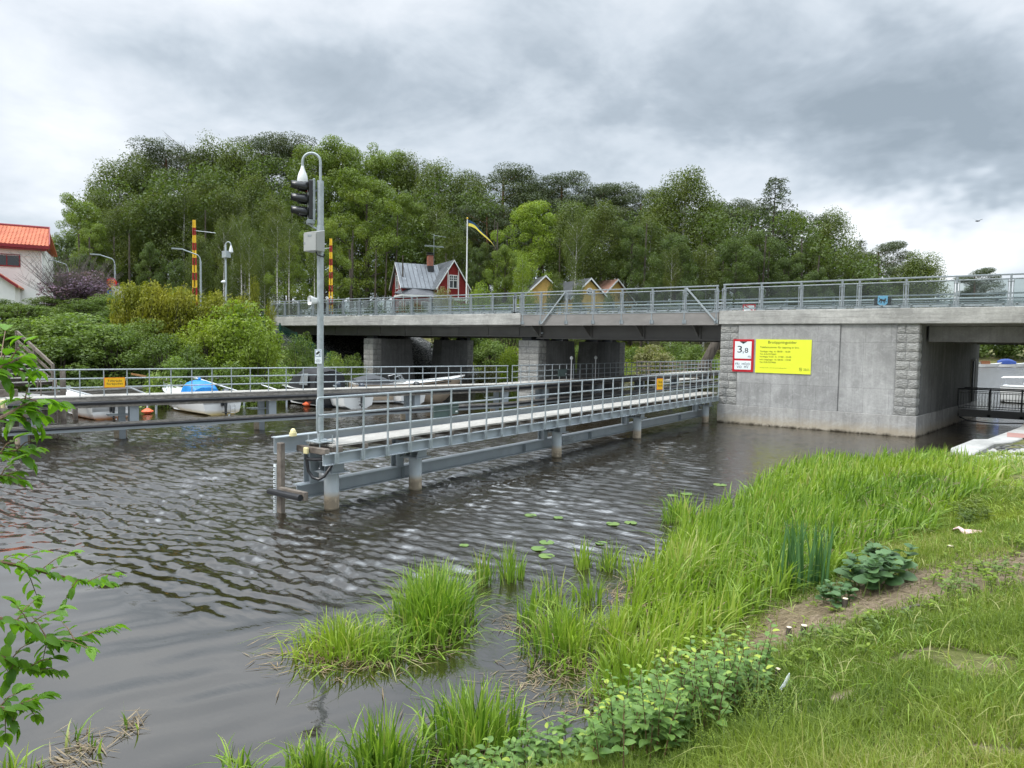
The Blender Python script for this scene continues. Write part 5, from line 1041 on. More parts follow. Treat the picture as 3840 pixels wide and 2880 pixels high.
TREES=[(248,860,92,MT,.62,'dark oak-like tree at the far left edge of the wood, nearest the white house','darkleaf'),
(300,725,96,MT,.72,'airy tree with loose top on the falling left shoulder of the wood','mapleleaf'),(262,985,84,MT,.8,'low spreading tree beside the white house, below the left shoulder of the wood','darkleaf'),
(375,690,100,BT,1.15,'birch on the left shoulder of the wood just inside the airy tree',None),(450,578,104,BT,1.3,'tall birch forming the first high point of the wood from the left',None),
(530,585,108,BT,1.2,'birch between the first high point and the dark pine on the left skyline',None),(615,548,110,PT,1.35,'dark flat-topped pine on the skyline above the left barrier boom',None),
(745,572,112,PT,1.1,'smaller dark pine right of the bare snag on the skyline',None),(800,522,108,BT,1.2,'birch rising right of the bare snag on the skyline',None),(885,512,106,BT,1.25,'highest birch on the skyline, left of the signal mast',None),
(990,530,114,PT,1.2,'dark pine on the skyline just left of the signal hook',None),(1090,524,116,PT,1.2,'dark pine with spiky top left above the signal hook',None),
(1190,518,108,MT,.85,'pale green poplar-like tree directly above the mast hook','mapleleaf'),(1285,530,110,MT,.85,'pale green tree on the skyline right of the mast hook','mapleleaf'),(1375,548,112,MT,.8,'pale green tree on the skyline above the big maple','mapleleaf'),
(1485,556,112,MT,.8,'bright tree on the skyline right above the big maple','mapleleaf'),(1560,566,110,BT,1.1,'feathery tree on the skyline above the red house gable',None),(1640,588,106,BT,1.25,'tall birch on the skyline right of the red house chimney',None),
(1715,635,108,BT,1.2,'birch on the sagging skyline above the flagpole',None),(1795,650,104,BT,1.1,'dark birch on the skyline right of the flag',None),(1895,624,106,PT,1.35,'large dark pine with layered boughs right of the flag','pineleaf'),
(1965,715,110,PT,1.,'smaller pine leaning off the right side of the large layered pine',None),(2035,668,112,PT,1.1,'left one of the twin pointed pines in the middle skyline',None),(2108,656,112,PT,1.05,'right one of the twin pointed pines in the middle skyline',None),
(2230,692,112,PT,1.2,'umbrella pine left of the umbrella pine pair in the middle skyline',None),(2300,698,114,PT,1.2,'umbrella pine right of its twin, above the pale birch limbs',None),(2405,722,112,PT,1.2,'low dark pine between the umbrella pines and the tall birch',None),
(2575,614,98,BT,1.45,'very tall birch with ragged top standing highest right of centre',None),(2480,680,100,BT,1.2,'birch leaning on the left side of the tallest right-hand birch',None),(2665,735,104,BT,1.1,'birch right of the tallest right-hand birch',None),
(2745,755,108,PT,1.,'small dark pine left of the larch',None),(2820,742,108,PT,1.,'low pine touching the left boughs of the larch',None),(2910,632,96,LT,1.15,'open-topped larch with long drooping boughs on the right skyline',None),
(2975,800,100,PT,1.1,'dark pine at the right foot of the larch',None),(3125,768,98,BT,1.3,'rounded birch group on the right skyline between larch and spruce',None),(3060,850,96,BT,1.1,'birch filling the dip between larch and rounded birch',None),
(3228,868,112,LT,.75,'small pointed spruce above the big pier','pineleaf'),(3295,905,104,PT,1.3,'brownish pine right of the small pointed spruce','pineleaf'),(3215,980,100,PT,1.2,'low brown pine below the small pointed spruce','pineleaf'),
(3455,925,96,BT,1.35,'separate dark birch clump right of the wood, above the passage',None),(3405,985,98,PT,1.1,'brown pine half of the separate clump above the passage','pineleaf'),(3350,1030,100,MT,.7,'low bright tree linking the wood to the separate clump','mapleleaf'),
(3655,1012,234,PT,1.3,'lone distant tree seen through the glass at the right','larchleaf'),(3650,1060,238,MT,.9,'round distant tree behind the lone tree at the right','darkleaf'),
(1375,640,93,MT,1.0,'big bright green maple behind the mast, left of the red house','mapleleaf'),(1215,800,76,MT,.72,'light green tree directly behind the control cabinet','mapleleaf'),(1545,730,98,MT,.75,'bright maple shoulder reaching toward the red house','mapleleaf'),
(1040,720,84,BT,1.15,'birch with clear white trunk left of the control cabinet',None),(1080,880,74,MT,.62,'pale leafy tree at the left edge of the signal mast','mapleleaf'),(950,640,92,BT,1.25,'soft birch above the bell-hooked camera pole',None),
(870,690,88,BT,1.2,'birch behind the hooked camera pole on the left',None),(780,640,94,BT,1.2,'birch behind the left barrier boom top',None),(690,690,90,BT,1.2,'drooping birch just left of the left barrier boom',None),
(600,700,92,BT,1.25,'drooping birch above the left end of the thuja hedge',None),(510,720,94,BT,1.25,'drooping birch above the 40 sign',None),(430,760,90,BT,1.2,'drooping birch left of the 40 sign',None),
(345,830,88,MT,.75,'bright broadleaf tree over the purple lilac','mapleleaf'),(310,930,82,MT,.75,'broadleaf tree behind the purple lilac','darkleaf'),(750,860,78,BT,.95,'low birch behind the middle of the thuja hedge',None),
(560,900,80,MT,.62,'dark tree low behind the thuja hedge left end','darkleaf'),(660,950,78,MT,.5,'grey green bushy tree behind the middle hedge','darkleaf'),(920,820,80,BT,1.,'birch with bare lower trunk right of the camera pole',None),
(990,900,78,BT,.9,'slender white stemmed birch left of the mast over the bridge end',None),(840,960,76,BT,.85,'slim birch between barrier boom and camera pole',None),
(1700,820,92,BT,1.15,'dark birch behind the red house, left of the flagpole',None),(1640,760,96,BT,1.15,'tall birch straight behind the red house chimney',None),(1830,760,98,PT,1.15,'bare trunked pine right of the flagpole',None),(1800,900,88,MT,.62,'dark tree low beside the red house right gable','darkleaf'),
(2000,738,88,MT,.95,'bright yellow-green maple between flag and yellow houses','lime'),(1895,900,84,MT,.62,'leafy maple right under the flag','mapleleaf'),(1960,940,80,BT,.72,'small pale birch left of the yellow house gable','lime'),
(2150,735,86,BT,1.3,'birch with pale forked limbs above the yellow houses',None),(2265,735,88,BT,1.25,'leaning birch right of the forked birch',None),(2370,820,86,MT,.7,'broad dark tree right of the yellow houses','darkleaf'),
(2440,800,90,BT,1.2,'soft birch mass left of the span railing stay',None),(2540,860,82,MT,.75,'dense tree over the middle of the span railing','darkleaf'),(2650,900,84,BT,1.1,'birch over the right end of the span railing',None),
(2760,880,84,MT,.8,'round grey-green tree over the sign wall','darkleaf'),(2850,850,88,MT,.8,'green tree at the left foot of the larch','darkleaf'),(2960,940,86,MT,.75,'dense tree over the yellow notice board','darkleaf'),(3060,990,84,MT,.65,'leafy tree low over the middle of the pier','darkleaf'),(3170,1040,90,MT,.55,'low shrubby tree over the right half of the pier','darkleaf')]
for T_ in TREES: tree(*T_)
for (u_,v_,d_,l_) in ((838,900,66,'white birch trunk left of the hooked camera pole'),(905,880,67,'white birch trunk right of the hooked camera pole'),(935,930,65,'thin white birch trunk over the yellow-green bush'),(1040,870,66,'straight white birch trunk left of the near mast'),(1085,900,70,'second birch trunk closest to the left side of the near mast'),(1180,930,72,'slim birch trunk just behind the near mast'),(2160,900,74,'white birch trunk rising over the span railing'),(2520,1000,80,'white birch trunk at the middle of the span railing')):
    p=D(u_,v_,d_); g=hz(p.x,p.y)-.3; h=(p.z-g)*1.15; place(proto('tall_birch',0),(p.x,p.y,g),h/18*.62,h/18,rt_.random()*6.28,l_,'birch','trees of the wood beyond the bridge')
# bare snag
p=D(700,560,110); b=MB(); rs_=random.Random(3); g=hz(p.x,p.y); b.tube([(p.x,p.y,g),(p.x+.2,p.y,p.z-4),(p.x,p.y+.3,p.z-.5)],[.2,.12,.03],6)
for k in range(16):
    z=p.z-5+5*k/16; a=rs_.random()*6.28; L=1.2+rs_.random()*1.8; e=Vector((p.x+math.cos(a)*L,p.y+math.sin(a)*L,z+L*.7)); b.tube([(p.x+.1,p.y,z),e],[.05,.012],4,False); b.tube([Vector((p.x,p.y,z)).lerp(e,.6),e+Vector((math.cos(a+1)*.8,math.sin(a+1)*.8,.1))],[.02,.008],4,False)
tag(b.build('dead_tree',M['bare']),'bare grey dead treetop between two pines on the left skyline','dead tree')
# dense wood filling the depth behind the named trees
rg=np.random.default_rng(55); cl=[]
for k in range(900):
    u=rg.uniform(225,3320); dist=rg.uniform(88,135); top=np.interp(u,[225,300,450,900,1600,1750,2000,2400,2600,2900,3130,3320],[1040,860,680,610,650,740,780,810,760,800,880,1040])
    v=rg.uniform(top,1240); q=D(u,v,dist); cl.append((q.x,q.y,q.z,1.9,1.9,1.5))
V,Fc,A=cluster_leaves(cl,60,.36,rg,up=.6,droop=.2,rand=.8,inner=.4); tag(np_mesh('woodland',V,Fc,M['darkleaf'],None,A),'dense dark woodland filling the depth behind the separate trees','woodland',kind='stuff')
rg=np.random.default_rng(56); b=MB()
for k in range(110):
    u=rg.uniform(300,3200); q=D(u,1200,rg.uniform(84,105)); g=hz(q.x,q.y); h=rg.uniform(8,15); b.tube([(q.x,q.y,g-.3),(q.x+rg.normal()*.4,q.y,g+h)],[.17,.07],6,False)
tag(b.build('trunks',M['bark']),'many thin trunks standing dimly inside the wood','woodland',kind='stuff')
# far shore wood beyond the lake
rg=np.random.default_rng(57); cl=[]
for k in range(420):
    x=rg.uniform(-45,90); y=226+rg.uniform(0,18); cl.append((x,y,rg.uniform(.5,9),2.6,2.6,2.0))
V,Fc,A=cluster_leaves(cl,16,1.0,rg,up=.6,rand=.8); tag(np_mesh('far_shore_wood',V,Fc,M['darkleaf'],None,A),'low dark wood along the far shore seen through the side passage','woodland',kind='stuff')
# ================================================================== shrubs
def make_shrub(name,seed,n=34,leaf=.17,per=150,shape='round'):
    rg=np.random.default_rng(seed); root=bpy.data.objects.new(name,None); COL.objects.link(root); b=MB(); cl=[]   # unit shrub: radius 1, height 2
    for k in range(n):
        a=rg.random()*6.28; f=rg.random(); r=(rg.random()**.5)
        if shape=='column': x,y,z=math.cos(a)*r*.6*(1-f*.6),math.sin(a)*r*.6*(1-f*.6),f*1.75+.1; cr=(.30,.30,.42)
        elif shape=='hedge': x,y,z=rg.uniform(-1,1),rg.uniform(-.35,.35),f*1.5+.15; cr=(.20,.22,.34)
        else: x,y,z=math.cos(a)*r*.85*math.sin(PI*(.25+f*.62)),math.sin(a)*r*.85*math.sin(PI*(.25+f*.62)),.15+f*1.6; q=.24+.14*rg.random(); cr=(q,q,q*.85)
        cl.append((x,y,z)+cr); b.tube([(x*.15,y*.15,0),(x*.6,y*.6,z*.5),(x,y,z)],[.02,.014,.006],4,False)
    cl=np.array(cl)
    # leaves are placed in unit space, so their size is divided by the typical scale
    C=[];N=[];Dr=[];A=[]
    for c in cl:
        m=int(per*(c[3]*c[4])/.08); d,r=shell(m,rg,.5); C.append(c[:3]+d*r[:,None]*c[3:6]); N.append(d+np.array([0,0,.6])+rg.normal(size=(m,3))*.7); dd=rg.normal(size=(m,3)); dd[:,2]+=(1.5 if shape!='round' else -.5); Dr.append(dd); A.append(np.clip(rg.random(m)*.7+.3*rg.random(),0,1))
    C=np.concatenate(C);N=nrmz(np.concatenate(N));Dr=np.concatenate(Dr);A=np.concatenate(A); Dr=Dr-N*(Dr*N).sum(1,keepdims=True)*.8
    V,Fc,A=leafmesh(C,leaf/2.2*(.6+.8*rg.random(len(C))),Dr,N,.45 if shape=='round' else .3,rnd=A)
    b.build('branches',M['bark'],root); np_mesh('foliage',V,Fc,M['hazel'],root,A); return root
SHR={'a':[make_shrub('shrub',1),False],'b':[make_shrub('shrub',2,44,.15,150),False],'c':[make_shrub('shrub',3,40,.22,110),False],'h':[make_shrub('hedge',4,110,.20,230,'hedge'),False],'t':[make_shrub('thuja',5,40,.16,130,'column'),False]}
def shrub(u,vtop,dist,wpx,kind,mat,label,cat='shrub',dz=0,name=None,rot=None,zb=None):
    p=D(u,vtop,dist); g=(hz(p.x,p.y)-.15+dz) if zb is None else zb; h=max(.6,p.z-g); w=wpx/2606*dist*.95/2
    o=place(SHR[kind],(p.x,p.y,g),w,h/1.95,rt_.random()*6.28 if rot is None else rot,label,cat,None,mat)
    return o
face_rot=YAW
S_=[(150,1190,46,330,'b','hazel','large light green shrub filling the bank left of the amber notice'),(60,1140,50,260,'a','deep','dark green shrub below the white house at the left edge'),(300,1170,44,330,'c','hazel','dense green shrub on the bank above the amber notice'),
(430,1215,43,270,'a','hazel','green shrub right above the amber notice'),(225,1260,42,280,'c','deep','dark lower shrub on the bank at the left, behind the railing'),(545,1190,45,230,'b','hazel','mid green shrub behind the orange timber beam'),(610,1250,42,220,'a','deep','deep green shrub behind the blue tarpaulin boat'),
(500,1125,52,220,'c','deep','dark green shrub below the left end of the thuja hedge'),(330,1120,54,230,'b','deep','olive shrub under the lilac, left of the pale shed wall'),(395,1100,54,140,'a','hazel','small shrub between the lilac and the thuja hedge'),
(790,1190,43,280,'b','lime','left half of the big yellow-green bush above the blue boat'),(905,1120,44,290,'c','lime','big bright yellow-green bush rising right of the thuja hedge'),(960,1230,42,200,'a','lime','right skirt of the yellow-green bush before the thuja column'),(720,1290,41,200,'a','deep','dark bush low behind the mooring booms'),
(1125,1245,45,160,'b','deep','grey green bush left of the mast at the bridge foot'),(1055,1370,41,150,'a','hazel','low weeds bush under the thuja column'),(1245,1318,44,130,'a','hazel','bright bush right of the mast before the first pillar'),(1320,1325,45,130,'b','deep','bush between the mast and the first stone pillar'),
(180,1110,56,160,'a','darkleaf','dark hawthorn below the white house wall'),(20,1120,56,120,'c','darkleaf','dark leafy bush below the white house corner'),(650,1330,40,220,'c','hazel','low leafy bush behind the timber quay'),(880,1350,40,260,'c','deep','low dark bush under the yellow-green bush'),
(675,1075,49,150,'b','hazel','pale feathery shrub growing in front of the thuja hedge'),(1800,1050,66,120,'b','lime','bright round bush at the right corner of the red house'),(1720,1120,64,220,'c','deep','garden bush in front of the red house right gable'),(1665,1075,62,110,'a','tanleaf','thin reddish green bush before the red house porch'),
(1900,1130,66,200,'b','deep','garden hedge right of the flagpole behind the glass'),(2085,1022,68,95,'a','birchleaf','garden bush between the two yellow gables behind the glass'),(1985,1080,70,110,'b','lime','garden bush left of the yellow houses behind the glass'),(2290,1090,69,120,'c','birchleaf','garden bush right of the yellow gables behind the glass'),(2172,1035,68,80,'b','birchleaf','garden bush covering the left half of the round-windowed gable')]
for (u,v,d_,w,k,m_,lab) in S_: shrub(u,v,d_,w,k,m_,lab)
shrub(310,1018,58,300,'b','lilac','purple flowering lilac shrub right of the white house','lilac')
b=MB(); rs_=random.Random(8); p=D(265,1150,57); g=hz(p.x,p.y)
for k in range(170):
    a=rs_.random()*6.28; r=rs_.random()**.5*2.6; h=2.2+rs_.random()*2.; e=Vector((p.x+math.cos(a)*r*1.3,p.y+math.sin(a)*r*1.3,g+h)); m_=Vector((p.x+math.cos(a)*r*.5,p.y+math.sin(a)*r*.5,g+h*.5)); b.tube([(p.x+math.cos(a)*.3,p.y+math.sin(a)*.3,g),m_,e],[.03,.018,.006],3,False)
    for q in range(5): b.tube([m_.lerp(e,q/5),m_.lerp(e,q/5)+Vector((rs_.uniform(-.5,.5),rs_.uniform(-.5,.5),rs_.uniform(.2,.7)))],[.009,.004],3,False)
tag(b.build('bare_bush',M['bare']),'leafless grey-purple bush between the white house and the lilac','bush')
for (u,v,w,lab) in ((520,1052,150,'dark thuja hedge section at its left end by the pale shed wall'),(610,1048,170,'thuja hedge section left of the barrier boom'),(735,1085,170,'thuja hedge section in front of the left barrier boom'),(845,1085,150,'thuja hedge section in front of the hooked camera pole')):
    p=D(u,v,46); o=shrub(u,v,46,w,'h','thuja',lab,'hedge',rot=face_rot); o.name='thuja_hedge'
    if lab: o.scale=(o.scale[0]*1.15,1.5,o.scale[2])
shrub(1012,1165,45,95,'t','thuja','tall narrow thuja column at the left end of the bridge','thuja').name='thuja_column'
shrub(950,1075,48,95,'t','thuja','thuja column tip just left of the bridge end','thuja').name='thuja_column'
shrub(560,1160,49,70,'a','lime','small yellow flowering bush in front of the thuja hedge','shrub')
# vegetation seen below the bridge deck, on the bank beyond
for (u,v,d_,w,k,m_,lab) in [(1850,1275,62,190,'b','hazel','bright bush under the bridge just right of the first pillar pair'),(1925,1300,58,150,'a','lime','lower bright bush left of the second pillar'),(1830,1370,56,140,'a','tanleaf','brownish low bush under the bridge by the inner railing'),(2450,1290,66,170,'c','tanleaf','tan feathery bush under the steel span'),(2540,1275,72,230,'b','deep','dark green bush behind the leaning trunk under the span'),(2380,1300,74,160,'a','deep','green bush right of the second pillar pair'),(2620,1290,68,160,'c','deep','dark bush beside the big pier under the span'),(2180,1290,66,110,'b','hazel','green bush seen between the second pillar pair'),(2660,1330,62,120,'a','hazel','bush low beside the big pier edge')]:
    shrub(u,v,d_,w,k,m_,lab,zb=0.2 if u>2300 else None)
a_=G(2625,1440,.3); a_=Vector(D(2600,1400,60)); b=MB(); b.tube([(a_.x,a_.y,-.3),(a_.x+1.0,a_.y+.6,2.6),(a_.x+2.4,a_.y+1.6,6.2)],[.55,.42,.34],10); tag(b.build('leaning_trunk',M['bark'],None,True),'thick leaning tree trunk under the steel span beside the pier','tree trunk')
# ivy and weeds on the bank
rg=np.random.default_rng(77); n=26000; x=rg.uniform(-45,-36.9,n); y=rg.uniform(7,31.3,n); Pz=height(np.stack([x,y],1)); C=np.stack([x,y,Pz+rg.random(n)*.32],1); N=nrmz(rg.normal(size=(n,3))*.6+np.array([.5,0,1])); Dr=rg.normal(size=(n,3))
V,Fc,A=leafmesh(C,.13+.14*rg.random(n),Dr,N,.7); tag(np_mesh('bank_ground_cover',V,Fc,M['hazel'],None,A),'ivy and weeds covering the bank behind the timber bulkhead','ground cover',kind='stuff')
rg=np.random.default_rng(78); n=20000; x=rg.uniform(-40,-18,n); y=rg.uniform(46,80,n); Pz=height(np.stack([x,y],1)); k=Pz>.12; C=np.stack([x,y,Pz+rg.random(n)*.3],1)[k]; m=len(C); N=nrmz(rg.normal(size=(m,3))*.6+np.array([.5,0,1]))
V,Fc,A=leafmesh(C,.15+.2*rg.random(m),rg.normal(size=(m,3)),N,.5); tag(np_mesh('far_bank_ground_cover',V,Fc,M['lime'],None,A),'bright green weeds on the bank beyond the bridge','ground cover',kind='stuff')
rg=np.random.default_rng(79); n=16000; x=rg.uniform(-64,-44,n); y=rg.uniform(12,31,n); Pz=height(np.stack([x,y],1)); C=np.stack([x,y,Pz+rg.random(n)*.35],1); N=nrmz(rg.normal(size=(n,3))*.6+np.array([.5,-.2,1]))
V,Fc,A=leafmesh(C,.15+.2*rg.random(n),rg.normal(size=(n,3)),N,.5); tag(np_mesh('upper_bank_weeds',V,Fc,M['deep'],None,A),'weeds on the top of the bank below the hedge','ground cover',kind='stuff')
# ================================================================== houses
def frame_T(o,ang): return Matrix.Translation(Vector(o))@Matrix.Rotation(ang,4,'Z')
def gable_house(root,T,x0,x1,y0,y1,z0,ze,zr,axis,wall,roof,over=.35,th=.10,trim='white',name='wall'):
    """box with a gabled roof; axis 'x' or 'y' is the ridge direction (local)"""
    b=MB(); b.T=T
    if axis=='x':
        ym=(y0+y1)/2; b.prism([(x0,y0,z0),(x0,y1,z0),(x0,y1,ze),(x0,ym,zr-.12),(x0,y0,ze)],(x1-x0,0,0))
    else:
        xm=(x0+x1)/2; b.prism([(x0,y0,z0),(x1,y0,z0),(x1,y0,ze),(xm,y0,zr-.12),(x0,y0,ze)],(0,y1-y0,0))
    w=b.build(name,M[wall],root)
    b=MB(); b.T=T
    if axis=='x':
        ym=(y0+y1)/2; s=(zr-ze)/(ym-y0); e=over
        for sg,yy in ((-1,y0),(1,y1)):
            ye=yy+sg*e; zz=ze-s*e; P_=[(x0-e,ye,zz),(x0-e,ym,zr),(x0-e,ym,zr+th),(x0-e,ye,zz+th)]; b.prism(P_,(x1-x0+2*e,0,0))
    else:
        xm=(x0+x1)/2; s=(zr-ze)/(xm-x0); e=over
        for sg,xx in ((-1,x0),(1,x1)):
            xe=xx+sg*e; zz=ze-s*e; P_=[(xe,y0-e,zz),(xm,y0-e,zr),(xm,y0-e,zr+th),(xe,y0-e,zz+th)]; b.prism(P_,(0,y1-y0+2*e,0))
    r=b.build('roof',M[roof],root)
    b=MB(); b.T=T   # barge boards
    if axis=='x':
        for xx in (x0-e-.03,x1+e): 
            for sg,yy in ((-1,y0),(1,y1)):
                ye=yy+sg*e; zz=ze-s*e; b.prism([(xx,ye,zz-.08),(xx,ym,zr-.08),(xx,ym,zr+th+.03),(xx,ye,zz+th+.03)],(.03,0,0))
    else:
        for yy in (y0-e-.03,y1+e):
            for sg,xx in ((-1,x0),(1,x1)):
                xe=xx+sg*e; zz=ze-s*e; b.prism([(xe,yy,zz-.08),(xm,yy,zr-.08),(xm,yy,zr+th+.03),(xe,yy,zz+th+.03)],(0,.03,0))
    b.build('barge_board',M[trim],r); return w,r
def window(T,wallobj,c,w,h,nrm,cols=2,rows=2,frame='white',deep=.05,split=.6):
    """c: centre on the wall (local); nrm: '-y','-x','+x'"""
    b=MB(); b.T=T; p=MB(); p.T=T; cx,cy,cz=c
    def bx(mb,a0,a1,z0,z1,d0,d1):
        if nrm=='-y': mb.box(cx+a0,cx+a1,cy-d1,cy-d0,cz+z0,cz+z1)
        elif nrm=='-x': mb.box(cx-d1,cx-d0,cy+a0,cy+a1,cz+z0,cz+z1)
        else: mb.box(cx+d0,cx+d1,cy+a0,cy+a1,cz+z0,cz+z1)
    f=.09; bx(b,-w/2-f,w/2+f,h/2,h/2+f,.0,deep); bx(b,-w/2-f,w/2+f,-h/2-f,-h/2,.0,deep+.02); bx(b,-w/2-f,-w/2,-h/2,h/2,.0,deep); bx(b,w/2,w/2+f,-h/2,h/2,.0,deep)
    for i in range(1,cols): x=-w/2+w*i/cols; bx(b,x-.04,x+.04,-h/2,h/2,.01,deep-.008)
    if rows>1: z=-h/2+h*split; bx(b,-w/2,w/2,z-.03,z+.03,.01,deep-.012)
    if rows>2:
        for i in range(cols):
            x=-w/2+w*(i+.5)/cols; bx(b,x-.02,x+.02,-h/2+h*split,h/2,.01,deep-.016)
        z=-h/2+h*(split+(1-split)/2); bx(b,-w/2,w/2,z-.02,z+.02,.01,deep-.02)
    o=b.build('window',M[frame],wallobj); bx(p,-w/2,w/2,-h/2,h/2,.005,.015); p.build('pane',M['pane'],o); return o
# red cottage
A0=D(1508,1080,84); zb=5.0; RH=empty('red_cottage',(A0.x,A0.y,zb),'dark red wooden cottage with grey sheet roofs and brick chimney behind the bridge railing','house')
ang=YAW+R(27); T=frame_T((A0.x,A0.y,0),ang)@Matrix.Diagonal((.93,.93,1,1)); ze=9.95-0; kx=1.0
w1,r1=gable_house(RH,T,0,5.2,0,4.3,zb-.5,10.25,13.0,'x','falu','roofgrey',.3); w2,r2=gable_house(RH,T,4.2,8.5,-1.6,4.6,zb-.5,10.25,13.35,'y','falu','roofgrey',.3)
window(T,w1,(0,2.1,10.75),.8,1.5,'-x',2,3); window(T,w2,(6.35,-1.6,10.85),1.0,1.45,'-y',2,3); window(T,w2,(6.35,-1.6,7.4),1.1,1.5,'-y',2,2)
b=MB(); b.T=T
for x in (5.62,7.08): b.box(x-.06,x+.06,-1.64,-1.60,8.9,12.5)
b.box(4.2,8.5,-1.66,-1.60,8.62,8.88); b.box(4.14,4.26,-1.64,-1.6,zb,10.3); b.box(8.44,8.56,-1.64,-1.6,zb,10.3)
for y in (1.5,2.75): b.box(-.04,.0,y-.05,y+.05,9.2,11.9)
b.build('trim_board',M['white'],w2)
b=MB(); b.T=T; b.box(-.6,4.19,-2.4,-.001,zb-.5,8.85); pw=b.build('porch_wall',M['falu'],RH); b=MB(); b.T=T; b.box(-.66,-.56,-2.44,-2.36,zb,8.85); b.box(1.1,1.25,-2.44,-2.401,zb,8.85); b.build('corner_board',M['white'],pw)
b=MB(); b.T=T; b.add([(-.95,-2.75,8.86),(4.3,-2.75,8.86),(4.3,.3,9.75),(0.6,.3,10.0),(-.95,.3,9.2)],[(0,1,2,3,4)]); b.add([(-.95,-2.75,8.98),(4.3,-2.75,8.98),(4.3,.3,9.87),(0.6,.3,10.12),(-.95,.3,9.32)],[(0,1,2,3,4)]); b.build('porch_roof',M['roofdark'],RH)
b=MB(); b.T=T; b.box(-.98,4.3,-2.80,-2.74,8.80,9.0); b.box(-.98,-.92,-2.74,.3,8.80,9.0); b.build('fascia',M['white'],pw)
window(T,pw,(.2,-2.4,7.55),.9,1.3,'-y',2,1); window(T,pw,(2.2,-2.4,7.55),.8,1.3,'-y',1,1); window(T,pw,(3.3,-2.4,7.55),.8,1.3,'-y',1,1); window(T,pw,(-.6,-1.2,7.55),.9,1.3,'-x',2,1)
b=MB(); b.T=T
for k in range(9): x=.1+.6*k; b.prism([(x,-.30,10.03),(x,2.15,13.13),(x,2.15,13.16),(x,-.30,10.06)],(.04,0,0)) if x<4.9 else None
for k in range(9): y=-1.6+.62*k; b.prism([(3.9,y,10.07),(6.35,y,13.48),(6.35,y,13.51),(3.9,y,10.10)],(0,.04,0))
b.build('standing_seam',M['roofdark'],r1)
b=MB(); b.T=T; b.box(4.05,4.75,1.5,2.1,12.0,14.2); ch=b.build('chimney',M['brick'],r1); b=MB(); b.T=T; b.box(3.98,4.82,1.43,2.17,14.2,14.32); b.box(3.95,4.85,1.40,2.2,14.45,14.50); b.box(4.0,4.8,1.38,2.15,12.0,12.9); b.build('chimney_cap',M['insul'],ch)
b=MB(); b.T=T; b.tube([(4.95,1.9,12.5),(4.95,1.9,16.9)],.03,6); b.tube([(3.6,1.9,15.3),(6.4,1.9,15.3)],.02,5); b.tube([(3.7,1.9,15.42),(6.3,1.9,15.42)],.02,5); b.tube([(4.95,1.9,16.7),(6.6,1.9,16.6)],.02,5)
for k in range(6): b.tube([(3.7+.5*k,1.6,15.3),(3.7+.5*k,2.2,15.3)],.012,4)
b.build('antenna',M['galv'],r1)
b=MB(); b.T=T; b.tube([(-.35,-.35,9.9),(-.3,-.1,9.6),(-.1,-.08,9.3),(-.08,-.08,zb)],.06,6); b.build('downpipe',M['white'],w1)
# flag and pole
F0=D(1748,1200,80); ft=D(1753,822,80); fl=empty('flagpole',(F0.x,F0.y,5.),'tall white flagpole in front of the red cottage gable','flagpole'); b=MB(); b.tube([(F0.x,F0.y,4.8),(F0.x,F0.y,ft.z)],[.11,.06],10); b.build('pole',M['white'],fl,True); b=MB(); b.lathe((F0.x,F0.y,ft.z),[(.05,0),(.11,.06),(.11,.12),(.03,.2)],10); b.build('finial',M['boomyellow'],fl)
def flag():
    up=[];mid=[];lo=[]; K=16; e=(D(1855,918,80)-D(1753,832,80))
    for i in range(K+1):
        f=i/K; base=D(1756,836,80)+Vector((e.x*f,e.y*f,0))+Vector((0,0,-2.6*(f**1.5)-.15*f)); w=.62*(1-f)**.9+.05; wob=.12*math.sin(f*9); base+=Vector((wob*.5,wob*.5,0)); up.append(base+Vector((0,0,w*.5))); mid.append(base+Vector((0.05*math.sin(f*12),.05,.0))); lo.append(base-Vector((0,0,w*.5)))
    b=MB(); b.loft([[a,c] for a,c in zip(up,mid)],close=False,cap=False); o=b.build('pennant',plain('pennant_blue',(.015,.07,.17),.7,0,.1,4,0)); tag(o,'long blue and yellow pennant streaming from the flagpole','pennant')
    b=MB(); b.loft([[a,c] for a,c in zip(mid,lo)],close=False,cap=False); b.build('yellow_half',plain('pennant_yellow',(.75,.62,.08),.7,0,.1,4,0),o)
flag()
# yellow houses behind the railing
for (u,v,w,hh,lab,rf,dist,an) in ((1540+5*100-0,1030,4.6,3.0,'','',0,0),)[:0]: pass
def small_house(u,v,dist,half,an,wall,roof,label,oculus=False,ax_='y'):
    p=D(u,v,dist); h=empty('wooden_house',(p.x,p.y,5),label,'house'); T=frame_T((p.x,p.y,0),YAW+an); w,r=gable_house(h,T,-half,half,0,7,4.7,p.z-half*.95,p.z,ax_,wall,roof,.35)
    if oculus: 
        b=MB(); b.T=T; b.lathe((0,-.03,p.z-1.35),[(.38,-.02),(.40,0),(.40,.06)],16,'y'); o=b.build('round_window',M['white'],w); b=MB(); b.T=T; b.lathe((0,-.075,p.z-1.35),[(.27,-.01),(.28,0),(.28,.015)],16,'y'); b.build('pane',M['pane'],o)
        b=MB(); b.T=T; b.box(-.28,.28,-.10,-.086,p.z-1.38,p.z-1.32); b.box(-.03,.03,-.10,-.086,p.z-1.62,p.z-1.08); b.build('glazing_bar',M['white'],o)
    window(T,w,(-.8,0,p.z-3.9),.9,1.4,'-y',2,2); window(T,w,(.8,0,p.z-3.9),.9,1.4,'-y',2,2); return h
small_house(2044,1036,78,2.3,R(12),'ochre','roofdark','ochre yellow house gable with white trim, left of the two yellow houses')
small_house(2212,1046,76,2.1,R(22),'ochre','roofdark','ochre yellow house gable with a round window, right of the two',True)
small_house(2312,1050,84,2.7,R(30),'ochre','roofred','house with rusty red roof behind the span railing, right of the yellow houses')
